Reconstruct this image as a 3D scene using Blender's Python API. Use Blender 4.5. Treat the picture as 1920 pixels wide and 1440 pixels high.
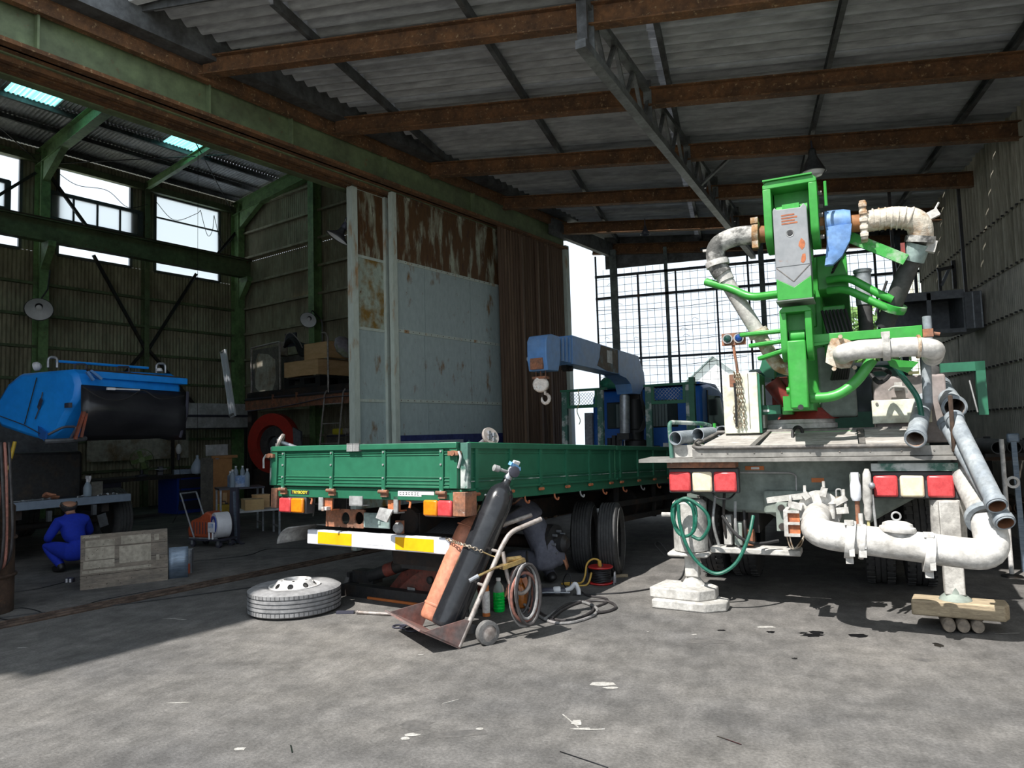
import bpy, math, random
from math import sin, cos, pi, radians, sqrt, atan2
from mathutils import Vector, Matrix
random.seed(11)
for o in list(bpy.data.objects): bpy.data.objects.remove(o)
sc = bpy.context.scene
col = sc.collection

# ------------------------------------------------------------------ camera
FP = 1330.0                       # focal length in pixels of a 1920 px wide frame
TH, PIT, ROL, CH = radians(17.7), radians(4.08), radians(1.7), 1.55
_c, _s = cos(TH), sin(TH)
ZU = Vector((0, 0, 1))
_f0, _r0 = Vector((-_s, _c, 0)), Vector((_c, _s, 0))
CF = _f0*cos(PIT)+ZU*sin(PIT)
_u0 = ZU*cos(PIT)-_f0*sin(PIT)
CR = _r0*cos(ROL)-_u0*sin(ROL)
CU = _u0*cos(ROL)+_r0*sin(ROL)
CO = Vector((0, 0, CH))
cam = bpy.data.cameras.new('camera'); co = bpy.data.objects.new('camera', cam); col.objects.link(co)
cam.sensor_width = 36; cam.sensor_fit = 'HORIZONTAL'; cam.lens = FP/1920*36; cam.clip_end = 500; cam.clip_start = .05
m = Matrix((CR, CU, -CF)).transposed().to_4x4(); m.translation = CO
co.matrix_world = m
sc.camera = co

# ------------------------------------------------------------------ light
w = bpy.data.worlds.new('sky'); sc.world = w; w.use_nodes = True
bg = w.node_tree.nodes['Background']
bg.inputs[0].default_value = (.80, .90, 1.0, 1); bg.inputs[1].default_value = 1.25
SUN_AZ, SUN_EL = 47.5, 55.0       # shadows run this many degrees to the right of the view direction
sl = bpy.data.lights.new('sun_offscreen', 'SUN'); so = bpy.data.objects.new('sun_offscreen', sl); col.objects.link(so)
sl.energy = 7.4; sl.angle = radians(.6); sl.color = (1, .96, .90)
_a = radians(SUN_AZ)-TH
so.rotation_euler = Vector((sin(_a)*cos(radians(SUN_EL)), cos(_a)*cos(radians(SUN_EL)), -sin(radians(SUN_EL)))).to_track_quat('-Z', 'Y').to_euler()
so.location = (-8, -8, 14)
sc.view_settings.view_transform = 'Standard'; sc.view_settings.look = 'None'
sc.view_settings.exposure = 0.08; sc.view_settings.gamma = 1; sc.view_settings.use_curve_mapping = False

# ------------------------------------------------------------------ helpers
def ray(px, py): return CF+CR*((px-960)/FP)-CU*((py-720)/FP)
def G(px, py, h=0):
    d = ray(px, py); return CO+d*((h-CH)/d.z)
class Fr:
    """a local frame on the ground: x right, y away, z up"""
    def __init__(q, xc, yc, al, z=0):
        q.o = Vector((xc*_c-yc*_s, xc*_s+yc*_c, z)); q.rz = -(radians(al)-TH)
        q.R = Matrix.Rotation(q.rz, 3, 'Z'); q.Ri = q.R.inverted()
    def at(q, px, py, x=None, y=None, z=None):
        o = q.Ri @ (CO-q.o); d = q.Ri @ ray(px, py)
        i, v = (0, x) if x is not None else (1, y) if y is not None else (2, z)
        return o+d*((v-o[i])/d[i])
    def W(q, p): return q.o+q.R @ Vector(p)
    def L(q, p): return q.Ri @ (Vector(p)-q.o)
WD = Fr(0, 0, 17.7)               # world axes: x along the roof beams, y along the right wall
HL = Fr(-4.45, 6.17, 35.8)        # old hall: y along the door rail, the hall lies at x < 0
TR = Fr(-2.31, 6.73, 32)          # green flatbed truck: origin under the left end of its tailgate
PU = Fr(1.18, 6.44, 26)           # pump truck: origin under the left end of its rear deck

def fillet(pts, r, n=5):
    pts = [Vector(p) for p in pts]; out = [pts[0]]
    for i in range(1, len(pts)-1):
        a, b, c = pts[i-1], pts[i], pts[i+1]
        d1, d2 = (a-b), (c-b); k = min(r, d1.length*.49, d2.length*.49)
        p, q = b+d1.normalized()*k, b+d2.normalized()*k
        for j in range(n+1):
            t = j/n; out.append(p*(1-t)**2+b*2*t*(1-t)+q*t*t)
    out.append(pts[-1]); return out
def spline(pts, n=6, closed=False):
    P = [Vector(p) for p in pts]; out = []
    N = len(P)
    for i in range(N if closed else N-1):
        if closed: p0, p1, p2, p3 = P[i-1], P[i], P[(i+1) % N], P[(i+2) % N]
        else: p0, p1, p2, p3 = P[max(i-1, 0)], P[i], P[i+1], P[min(i+2, N-1)]
        for j in range(n):
            t = j/n
            out.append(.5*((2*p1)+(p2-p0)*t+(2*p0-5*p1+4*p2-p3)*t*t+(3*p1-p0-3*p2+p3)*t**3))
    if not closed: out.append(P[-1])
    return out
def axes(d, up=ZU):
    d = Vector(d).normalized()
    if abs(d.dot(Vector(up).normalized())) > .98: up = Vector((0, 1, 0)) if abs(d.y) < .9 else Vector((1, 0, 0))
    x = d.cross(Vector(up)).normalized(); return x, x.cross(d).normalized(), d

class B:
    """collects geometry, then links it as one mesh object"""
    def __init__(s): s.v = []; s.f = []
    def add(s, v, f):
        n = len(s.v); s.v += [tuple(p) for p in v]; s.f += [tuple(i+n for i in q) for q in f]; return s
    def hexa(s, p): return s.add(p, [(0, 3, 2, 1), (4, 5, 6, 7), (0, 1, 5, 4), (1, 2, 6, 5), (2, 3, 7, 6), (3, 0, 4, 7)])
    def box(s, x0, x1, y0, y1, z0, z1):
        return s.hexa([(x0, y0, z0), (x1, y0, z0), (x1, y1, z0), (x0, y1, z0), (x0, y0, z1), (x1, y0, z1), (x1, y1, z1), (x0, y1, z1)])
    def cb(s, c, sz, rot=None):
        M = rot if isinstance(rot, Matrix) else (Matrix.Identity(3) if rot is None else (Matrix.Rotation(rot[2], 3, 'Z') @ Matrix.Rotation(rot[1], 3, 'Y') @ Matrix.Rotation(rot[0], 3, 'X')))
        c = Vector(c); a, b, d = sz[0]/2, sz[1]/2, sz[2]/2
        return s.hexa([c+M @ Vector(p) for p in ((-a, -b, -d), (a, -b, -d), (a, b, -d), (-a, b, -d), (-a, -b, d), (a, -b, d), (a, b, d), (-a, b, d))])
    def beam(s, p, q, w, h=None, up=ZU):
        h = w if h is None else h; p, q = Vector(p), Vector(q); x, y, d = axes(q-p, up)
        x, y = x*w/2, y*h/2
        return s.hexa([p-x-y, p+x-y, p+x+y, p-x+y, q-x-y, q+x-y, q+x+y, q-x+y])
    def ibeam(s, p, q, w, h, t=.012, up=ZU):
        p, q = Vector(p), Vector(q); x, y, d = axes(q-p, up)
        o = y*(h/2-t/2)
        s.beam(p+o, q+o, w, t, up); s.beam(p-o, q-o, w, t, up); return s.beam(p, q, t, h-2*t, up)
    def cchan(s, p, q, w, h, t=.006, up=ZU, side=1):
        p, q = Vector(p), Vector(q); x, y, d = axes(q-p, up); o = y*(h/2-t/2)
        s.beam(p+o, q+o, w, t, up); s.beam(p-o, q-o, w, t, up); e = x*(w/2-t/2)*side
        return s.beam(p+e, q+e, t, h-2*t, up)
    def angle(s, p, q, w, t=.006, up=ZU, sx=1, sy=-1):
        p, q = Vector(p), Vector(q); x, y, d = axes(q-p, up)
        s.beam(p+y*sy*w/2, q+y*sy*w/2, w, t, up); return s.beam(p+x*sx*w/2, q+x*sx*w/2, t, w, up)
    def tube(s, pts, r, seg=10, closed=False, cap=True):
        P = [Vector(p) for p in pts]; n = len(P); R = r if isinstance(r, (list, tuple)) else [r]*n
        if len(R) != n: R = [R[min(len(R)-1, int(i*len(R)/n))] for i in range(n)]
        T = []
        for i in range(n):
            if closed: d = P[(i+1) % n]-P[i-1]
            else: d = P[min(i+1, n-1)]-P[max(i-1, 0)]
            T.append(d.normalized() if d.length > 1e-9 else Vector((0, 0, 1)))
        x, y, _ = axes(T[0]); V = []
        for i in range(n):
            if i: x = (x-T[i]*x.dot(T[i])); x = x.normalized() if x.length > 1e-6 else axes(T[i])[0]
            y = T[i].cross(x)
            for k in range(seg):
                a = 2*pi*k/seg; V.append(P[i]+(x*cos(a)+y*sin(a))*R[i])
        Fc = []
        for i in range(n if closed else n-1):
            a, b = i*seg, ((i+1) % n)*seg
            for k in range(seg): Fc.append((a+k, a+(k+1) % seg, b+(k+1) % seg, b+k))
        if cap and not closed: Fc += [tuple(range(seg))[::-1], tuple(range((n-1)*seg, n*seg))]
        return s.add(V, Fc)
    def lathe(s, prof, c=(0, 0, 0), ax=(0, 0, 1), seg=20, close=False, cap=True):
        """prof: (radius, height) pairs"""
        x, y, d = axes(ax); c = Vector(c); V = []; n = len(prof); Fc = []
        for r, h in prof:
            for k in range(seg):
                a = 2*pi*k/seg; V.append(c+d*h+(x*cos(a)+y*sin(a))*r)
        for i in range(n if close else n-1):
            a, b = i*seg, ((i+1) % n)*seg
            for k in range(seg): Fc.append((a+k, a+(k+1) % seg, b+(k+1) % seg, b+k))
        if not close and cap:
            if prof[0][0] > 1e-4: Fc.append(tuple(range(seg))[::-1])
            if prof[-1][0] > 1e-4: Fc.append(tuple(range((n-1)*seg, n*seg)))
        return s.add(V, Fc)
    def cyl(s, p, q, r, seg=14, r2=None):
        p, q = Vector(p), Vector(q); L = (q-p).length
        return s.lathe([(r, 0), (r if r2 is None else r2, L)], p, q-p, seg)
    def pipe(s, p, q, r, ri, seg=20):
        p, q = Vector(p), Vector(q); L = (q-p).length
        return s.lathe([(ri, 0), (r, 0), (r, L), (ri, L)], p, q-p, seg, True)
    def bolt(s, p, d, r=.012, h=.012):
        p = Vector(p); return s.lathe([(r, 0), (r, h)], p, d, 6)
    def ball(s, c, r, seg=14, sz=1):
        n = 8; return s.lathe([(r*sin(pi*i/n), -r*sz*cos(pi*i/n)) for i in range(n+1)], c, (0, 0, 1), seg)
    def prism(s, poly, a, b, pl='xz'):
        """extrude a polygon: pl xz -> along y, yz -> along x, xy -> along z"""
        def p3(p, t): return (p[0], t, p[1]) if pl == 'xz' else (t, p[0], p[1]) if pl == 'yz' else (p[0], p[1], t)
        n = len(poly); V = [p3(p, a) for p in poly]+[p3(p, b) for p in poly]
        return s.add(V, [tuple(range(n))[::-1], tuple(range(n, 2*n))]+[(i, (i+1) % n, n+(i+1) % n, n+i) for i in range(n)])
    def loft(s, rings, cap=True):
        n = len(rings[0]); V = [p for r in rings for p in r]; Fc = []
        for i in range(len(rings)-1):
            for k in range(n): Fc.append((i*n+k, i*n+(k+1) % n, (i+1)*n+(k+1) % n, (i+1)*n+k))
        if cap: Fc += [tuple(range(n))[::-1], tuple(range((len(rings)-1)*n, len(rings)*n))]
        return s.add(V, Fc)
    def wave(s, o, A, C, N, pitch, amp, q=6, flat=False):
        """corrugated sheet: A runs along the corrugations, C across, N normal"""
        o, A, C, N = Vector(o), Vector(A), Vector(C), Vector(N)
        L = C.length; n = max(2, int(L/pitch*q)); V = []
        for i in range(n+1):
            t = i/n; x = t*L/pitch; h = amp*cos(2*pi*x)
            if flat: h = amp*max(-1, min(1, 1.8*cos(2*pi*x)))
            p = o+C*t+N*h; V += [p, p+A]
        return s.add(V, [(2*i, 2*i+2, 2*i+3, 2*i+1) for i in range(n)])
    def build(s, name, mat, parent=None, ang=38, bevel=0, thick=0):
        me = bpy.data.meshes.new(name); me.from_pydata(s.v, [], s.f); me.update()
        me.shade_smooth(); me.set_sharp_from_angle(angle=radians(ang))
        me.materials.append(MT[mat] if isinstance(mat, str) else mat)
        o = bpy.data.objects.new(name, me); col.objects.link(o); o.parent = parent
        if thick:
            d = o.modifiers.new('solid', 'SOLIDIFY'); d.thickness = thick; d.offset = 0
        if bevel:
            d = o.modifiers.new('bevel', 'BEVEL'); d.width = bevel; d.segments = 2; d.limit_method = 'ANGLE'; d.angle_limit = radians(40)
        return o
def tag(o, label=None, cat=None, group=None, kind=None):
    if label: o['label'] = label
    if cat: o['category'] = cat
    if group: o['group'] = group
    if kind: o['kind'] = kind
    return o
def empty(name, fr=None, loc=None, rz=None, label=None, cat=None, group=None, kind=None):
    o = bpy.data.objects.new(name, None); col.objects.link(o); o.empty_display_size = .2
    if fr is not None:
        o.location = fr.W(loc) if loc is not None else fr.o; o.rotation_euler = (0, 0, fr.rz+(rz or 0))
    else: o.location = loc or (0, 0, 0); o.rotation_euler = (0, 0, rz or 0)
    return tag(o, label, cat, group, kind)
def copy_tree(o, parent=None):
    c = o.copy(); col.objects.link(c); c.parent = parent
    for ch in list(o.children): copy_tree(ch, c)
    return c
def text(name, s, size, mat, parent, loc, rot, ext=.001, ax='CENTER', sx=1):
    cu = bpy.data.curves.new(name, 'FONT'); cu.body = s; cu.size = size; cu.extrude = ext; cu.align_x = ax; cu.align_y = 'CENTER'
    cu.offset = size*.02
    o = bpy.data.objects.new(name, cu); col.objects.link(o); dg = bpy.context.evaluated_depsgraph_get()
    me = bpy.data.meshes.new_from_object(o.evaluated_get(dg)); bpy.data.objects.remove(o)
    me.materials.clear(); me.materials.append(MT[mat])
    t = bpy.data.objects.new(name, me); col.objects.link(t); t.parent = parent; t.location = loc; t.rotation_euler = rot; t.scale = (sx, 1, 1)
    return t

# ------------------------------------------------------------------ materials
MT = {}
def mat(name, c1, c2=None, scale=3., thr=.55, soft=.08, rough=.6, metal=0., c3=None, thr3=.62, scale3=9., stretch=(1, 1, 1), var=.25, bump=0., bscale=40., glass=0., emit=None, world=False, alpha=1, trans=None):
    m = bpy.data.materials.new(name); m.use_nodes = True; nt = m.node_tree; N = nt.nodes; L = nt.links
    bs = N['Principled BSDF']; bs.inputs['Roughness'].default_value = rough; bs.inputs['Metallic'].default_value = metal
    MT[name] = m
    tc = N.new('ShaderNodeTexCoord'); mp = N.new('ShaderNodeMapping'); mp.inputs['Scale'].default_value = stretch
    if world:
        ge = N.new('ShaderNodeNewGeometry'); L.new(ge.outputs['Position'], mp.inputs['Vector'])
    else: L.new(tc.outputs['Object'], mp.inputs['Vector'])
    def noise(scl, det=6, rg=.6):
        n = N.new('ShaderNodeTexNoise'); n.inputs['Scale'].default_value = scl; n.inputs['Detail'].default_value = det; n.inputs['Roughness'].default_value = rg
        L.new(mp.outputs[0], n.inputs['Vector']); return n.outputs[0]
    def band(v, t, sf):
        r = N.new('ShaderNodeMapRange'); r.inputs[1].default_value = t-sf; r.inputs[2].default_value = t+sf; L.new(v, r.inputs[0]); return r.outputs[0]
    def mix(f, a, b, mode='MIX'):
        x = N.new('ShaderNodeMix'); x.data_type = 'RGBA'; x.blend_type = mode
        if isinstance(f, (int, float)): x.inputs[0].default_value = f
        else: L.new(f, x.inputs[0])
        for i, q in ((6, a), (7, b)):
            if isinstance(q, tuple): x.inputs[i].default_value = (*q, 1)
            else: L.new(q, x.inputs[i])
        return x.outputs[2]
    cur = tuple(c1)
    if c2: cur = mix(band(noise(scale), thr, soft), cur, tuple(c2))
    if c3: cur = mix(band(noise(scale3, 8, .7), thr3, .04), cur, tuple(c3))
    if var:
        r = N.new('ShaderNodeMapRange'); r.inputs[3].default_value = 1-var; r.inputs[4].default_value = 1+var
        r.inputs[1].default_value = .3; r.inputs[2].default_value = .7; L.new(noise(scale*4.3+2, 4), r.inputs[0])
        cb = N.new('ShaderNodeCombineColor'); [L.new(r.outputs[0], cb.inputs[i]) for i in range(3)]
        cur = mix(1., cur, cb.outputs[0], 'MULTIPLY')
    if isinstance(cur, tuple): bs.inputs['Base Color'].default_value = (*cur, 1)
    else: L.new(cur, bs.inputs['Base Color'])
    if bump:
        b = N.new('ShaderNodeBump'); b.inputs['Strength'].default_value = bump; b.inputs['Distance'].default_value = .01
        L.new(noise(bscale, 6), b.inputs['Height']); L.new(b.outputs[0], bs.inputs['Normal'])
    if glass: bs.inputs['Transmission Weight'].default_value = glass; bs.inputs['IOR'].default_value = 1.3
    if emit: bs.inputs['Emission Color'].default_value = (*emit[:3], 1); bs.inputs['Emission Strength'].default_value = emit[3]
    if alpha < 1: bs.inputs['Alpha'].default_value = alpha
    if trans:                                   # frosted sheet: lets light through diffusely
        tb = N.new('ShaderNodeBsdfTranslucent'); tb.inputs[0].default_value = (*trans, 1); ms = N.new('ShaderNodeMixShader'); ms.inputs[0].default_value = .95
        L.new(bs.outputs[0], ms.inputs[1]); L.new(tb.outputs[0], ms.inputs[2]); L.new(ms.outputs[0], N['Material Output'].inputs[0])
    return m
def speckle(name, scales):
    m = MT[name]; nt = m.node_tree; N = nt.nodes; L = nt.links; bs = N['Principled BSDF']; src = bs.inputs['Base Color'].links[0].from_socket
    ge = N.new('ShaderNodeNewGeometry')
    for sc_, lo, hi, t0, t1, st in scales:
        mp = N.new('ShaderNodeMapping'); mp.inputs['Scale'].default_value = st; L.new(ge.outputs['Position'], mp.inputs['Vector'])
        n = N.new('ShaderNodeTexNoise'); n.inputs['Scale'].default_value = sc_; n.inputs['Detail'].default_value = 8; n.inputs['Roughness'].default_value = .7; L.new(mp.outputs[0], n.inputs['Vector'])
        r = N.new('ShaderNodeMapRange'); r.inputs[1].default_value = t0; r.inputs[2].default_value = t1; r.inputs[3].default_value = lo; r.inputs[4].default_value = hi; L.new(n.outputs[0], r.inputs[0])
        cb = N.new('ShaderNodeCombineColor'); [L.new(r.outputs[0], cb.inputs[i]) for i in range(3)]
        x = N.new('ShaderNodeMix'); x.data_type = 'RGBA'; x.blend_type = 'MULTIPLY'; x.inputs[0].default_value = 1; L.new(src, x.inputs[6]); L.new(cb.outputs[0], x.inputs[7]); src = x.outputs[2]
    L.new(src, bs.inputs['Base Color'])
RUST = (.16, .07, .03); DRUST = (.07, .035, .02)
mat('asphalt', (.082, .080, .080), (.165, .155, .142), .42, .53, .20, .9, 0, (.30, .28, .26), .76, 17, var=.22, bump=.6, bscale=60, world=True, stretch=(1, 1.25, 1))
speckle('asphalt', [(2.2, .84, 1.14, .38, .62, (1, 1, 1)), (9, .80, 1.22, .35, .65, (1, .45, 1)), (55, .75, 1.3, .35, .66, (1, 1, 1)), (30, 1, 1.8, .70, .76, (1, 1, 1))])
mat('asphalt_inner', (.082, .080, .080), (.155, .147, .137), .9, .5, .15, .9, 0, (.25, .25, .24), .77, 11, var=.25, bump=.5, bscale=60, world=True)
speckle('asphalt_inner', [(3, .75, 1.2, .38, .62, (1, 1, 1)), (40, .8, 1.2, .35, .65, (1, 1, 1))])
mat('rail_steel', (.16, .115, .09), (.07, .05, .04), 8, .5, .1, .6, .3)
mat('green_steel', (.20, .33, .14), (.12, .19, .08), 2.5, .57, .08, .55, 0, RUST, .66, 7, var=.2)
mat('crane_green', (.15, .20, .10), (.09, .11, .06), 1.5, .5, .15, .6, 0, RUST, .66, 6)
mat('rust_steel', (.17, .078, .032), (.085, .042, .02), 5, .5, .12, .85, .1, (.33, .22, .12), .62, 22, bump=.5)
mat('dark_rust', (.075, .045, .03), (.035, .024, .018), 5, .5, .12, .85, .1, (.16, .08, .045), .64, 16, bump=.4)
mat('purlin_steel', (.11, .115, .12), (.06, .06, .06), 4, .5, .1, .6, .3)
mat('truss_steel', (.17, .18, .18), (.09, .09, .09), 4, .5, .12, .5, .4)
mat('roof_slate', (.36, .37, .385), (.25, .255, .265), 2, .55, .12, .9, 0, (.09, .09, .085), .7, 18, stretch=(.4, 2, 1), bump=.3)
mat('roof_tin', (.32, .325, .335), (.24, .24, .24), 2, .55, .12, .5, .4)
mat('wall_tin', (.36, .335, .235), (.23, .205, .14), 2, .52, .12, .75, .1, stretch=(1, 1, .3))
mat('brown_tin', (.11, .068, .045), (.19, .125, .08), 4, .57, .1, .8, .1, (.06, .036, .026), .62, 8, stretch=(3, 3, .12))
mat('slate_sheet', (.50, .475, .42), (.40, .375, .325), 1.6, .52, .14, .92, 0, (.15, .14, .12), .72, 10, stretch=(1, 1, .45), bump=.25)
mat('slate_dirty', (.42, .39, .32), (.25, .23, .18), 3, .5, .14, .92, 0, (.09, .085, .07), .66, 8, stretch=(3, 3, .3), bump=.25)
mat('door_paint', (.32, .385, .385), (.17, .085, .02), 1.25, .625, .045, .6, 0, (.16, .07, .02), .665, 9, stretch=(2.2, 2.2, 1.1), var=.10)
mat('door_rusty', (.085, .038, .010), (.34, .36, .28), 2.2, .56, .07, .75, 0, (.06, .025, .012), .6, 6, stretch=(2.4, 2.4, .6), var=.2)
mat('door_mid', (.32, .37, .31), (.19, .11, .02), 2.0, .53, .08, .7, 0, (.12, .06, .02), .66, 8, stretch=(2, 2, 1.6), var=.15)
mat('door_trim', (.42, .47, .42), (.30, .17, .07), 5, .63, .06, .65, 0, var=.12, stretch=(1, 1, .3))
mat('door_brown', (.14, .07, .05), (.08, .04, .03), 5, .5, .1, .7)
mat('navy_paint', (.01, .018, .10), (.02, .03, .13), 6, .5, .1, .7)
mat('teal_paint', (.08, .22, .22), var=.1, rough=.7)
mat('lilac_paint', (.33, .34, .38), var=.1, rough=.7)
mat('skylight', (.25, .62, .60), (.12, .40, .42), 3, .5, .15, .5, trans=(.30, .85, .82))
mat('window_glass', (.9, .95, 1), rough=.25, var=0, trans=(.9, .95, 1))
mat('frame_grey', (.10, .105, .115), var=.15, rough=.4, metal=.3)
mat('fence_steel', (.035, .045, .06), (.10, .06, .04), 6, .62, .08, .6, .2)
mat('fence_post', (.13, .16, .15), (.06, .07, .07), 4, .5, .12, .6, .2)
mat('gutter_white', (.62, .64, .66), (.42, .42, .42), 3, .6, .1, .6)
mat('black', (.012, .012, .013), var=.2, rough=.6)
mat('dark_metal', (.035, .035, .037), (.06, .045, .035), 5, .6, .1, .6, .3)
mat('cable', (.014, .014, .016), var=.2, rough=.55)
mat('pale_wall', (.75, .78, .80), var=.05, rough=.8)
mat('pale_roof', (.55, .66, .70), var=.05, rough=.7)
mat('outer_ground', (.32, .31, .29), (.22, .24, .16), .2, .5, .1, .9)
mat('leaf', (.12, .22, .04), (.05, .12, .02), 3, .5, .1, .7)
mat('bark', (.12, .08, .05), rough=.9)

# ------------------------------------------------------------------ ground
B().box(-40, 45, -30, 90, -.3, -.012).build('ground_outside', 'outer_ground')
tag(bpy.data.objects['ground_outside'], 'pale open ground outside the building', 'ground', kind='structure')
fl = B().box(-9.5, 5, -10, 15.1, -.25, 0).build('floor', 'asphalt'); tag(fl, 'worn grey asphalt floor of the yard and canopy', 'floor', kind='structure')
mat('oil_stain', (.012, .012, .013), var=.2, rough=.12)
mat('oil_dry', (.085, .082, .08), (.11, .105, .10), 8, .5, .1, .7)
mat('white_splash', (.40, .39, .37), (.28, .27, .25), 20, .5, .1, .9)
def blob(px, py, rx, ry, m_, nm, seed, n=15, z=.0015):
    rg = random.Random(seed); g = G(px, py); V = []
    for k in range(n):
        a = 2*pi*k/n; q = .65+.6*rg.random(); V.append(g+_r0*(rx*q*cos(a))+_f0*(ry*q*sin(a))+Vector((0, 0, z)))
    V.append(g+Vector((0, 0, z+.0006)))
    return B().add(V, [(k, (k+1) % n, n) for k in range(n)]).build(nm, m_, fl)
for k, (px, py, rx, ry) in enumerate(((1530, 1186, .05, .05), (1525, 1192, .09, .03), (1520, 1190, .06, .02), (1505, 1187, .04, .02), (1613, 1192, .07, .06), (1760, 1210, .03, .05), (1445, 1185, .03, .03), (1352, 1182, .04, .02), (1490, 1235, .02, .02))): blob(px, py, rx, ry, 'oil_stain', 'oil_stain', k)
for k, (px, py, rx, ry) in enumerate(((1320, 1203, .14, .08), (1360, 1204, .08, .04), (1735, 1238, .06, .04), (780, 1360, .10, .07), (860, 1375, .16, .05))): blob(px, py, rx, ry, 'oil_dry', 'old_oil_stain', 40+k, z=.001)
for k, (px, py, rx, ry) in enumerate(((1130, 1283, .09, .035), (1145, 1290, .05, .02), (1438, 1176, .07, .03), (1080, 1355, .03, .045), (1088, 1367, .05, .015), (1115, 1368, .07, .008), (770, 1378, .05, .02), (760, 1385, .03, .02), (338, 1318, .09, .008), (325, 1160, .10, .012), (340, 1162, .06, .01), (790, 1228, .02, .01), (900, 1367, .02, .015), (40, 1215, .05, .01), (350, 1046, .10, .02), (1215, 1185, .01, .01), (1302, 1190, .02, .012), (450, 1405, .03, .02), (1890, 1188, .10, .01))): blob(px, py, rx, ry, 'white_splash', 'paint_splash', 80+k, 9, .002)
for k, (a, b_) in enumerate((((1345, 1381), (1390, 1397)), ((1055, 1340), (1085, 1365)), ((1050, 1410), (1140, 1440)), ((830, 1320), (860, 1312)), ((545, 1398), (548, 1412)), ((535, 1150), (560, 1145)))):
    p_, q_ = G(*a), G(*b_); B().beam(p_+Vector((0, 0, .002)), q_+Vector((0, 0, .002)), .006, .003).build('scratch', 'oil_stain' if k % 2 == 0 else 'white_splash', fl)
e = empty('floor_inner', HL, kind='structure', label='dark stained concrete floor of the old hall', cat='floor')
B().box(-11.6, -.2, -7, 10, -.2, .004).build('slab', 'asphalt_inner', e)
rl = empty('door_rail', HL, label='rusty steel door rails sunk side by side into the floor', cat='rail', kind='structure')
for i, x in enumerate((-.32, -.22, -.12)):
    B().box(x-.012, x+.012, -6, 9.4, 0, .022).build('rail', 'rail_steel', rl)
    B().box(x-.024, x+.024, -6, 9.4, 0, .008).build('rail_base', 'dark_rust', rl)

# ------------------------------------------------------------------ the old hall on the left
XW, YE, ZE = -11.06, 9.48, 8.35       # window wall, end wall, eaves
def roofz(x): return ZE+.095*(x-XW)
wl = empty('wall_left', HL, kind='structure', label='tall corrugated tin wall with green columns and high windows', cat='wall')
wins = [(2.0, 3.95, 6.1, 8.2), (4.72, 6.42, 6.1, 8.25), (7.04, 8.88, 6.1, 8.15), (-1.2, 1.0, 6.1, 8.2)]
def PN(x, y0, y1, z0, z1, par): return B().add([(x, y0, z0), (x, y1, z0), (x, y1, z1), (x, y0, z1)], [(0, 1, 2, 3)]).build('pane', 'window_glass', par)
def sheet(y0, y1, z0, z1, n='sheet'):
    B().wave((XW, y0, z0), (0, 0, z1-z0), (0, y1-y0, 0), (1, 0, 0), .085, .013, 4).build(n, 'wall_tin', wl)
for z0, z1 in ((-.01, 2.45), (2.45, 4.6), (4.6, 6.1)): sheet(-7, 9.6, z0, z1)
ys = sorted([-7]+[a for q in wins for a in q[:2]]+[9.6])
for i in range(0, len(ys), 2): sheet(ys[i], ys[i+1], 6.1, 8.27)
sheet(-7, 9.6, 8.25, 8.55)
for z in (.95, 1.68, 2.41, 3.14, 3.87, 4.6, 5.33): B().cchan((XW+.08, -7, z), (XW+.08, 9.5, z), .1, .06, .006).build('girt', 'crane_green', wl)
for y in (4.30, YE-.18, -.9):
    B().ibeam((XW+.28, y, 0), (XW+.28, y, ZE+.02), .2, .36, .016, (1, 0, 0)).build('column', 'green_steel', wl)
    B().prism([(XW+.46, 5.6), (XW+.85, 6.08), (XW+.85, 6.2), (XW+.46, 6.2)], y-.08, y+.08, 'xz').build('corbel', 'green_steel', wl)
for y in (6.74, 1.5): B().ibeam((XW+.14, y, 0), (XW+.14, y, ZE), .12, .2, .012, (1, 0, 0)).build('post', 'crane_green', wl)
B().ibeam((XW+.62, -7, 6.45), (XW+.62, YE, 6.45), .22, .5, .018).build('crane_beam', 'crane_green', wl)
B().box(XW+.55, XW+.69, -7, YE, 6.7, 6.75).build('crane_rail', 'dark_rust', wl)
B().box(XW+.06, XW+.2, -7, YE, 8.16, 8.32).build('eaves_beam', 'crane_green', wl)
for p, q in (((5.45, 6.2), (6.72, 4.0)), ((8.1, 6.2), (6.8, 4.0)), ((6.72, 4.0), (5.3, 2.2)), ((6.8, 4.0), (8.4, 2.2)), ((4.4, 8.0), (5.35, 6.8)), ((9.3, 7.6), (8.6, 6.7)), ((4.2, 7.9), (3.2, 6.9))):
    B().angle((XW+.2, p[0], p[1]), (XW+.2, q[0], q[1]), .06, .008).build('brace', 'dark_metal', wl)
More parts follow.
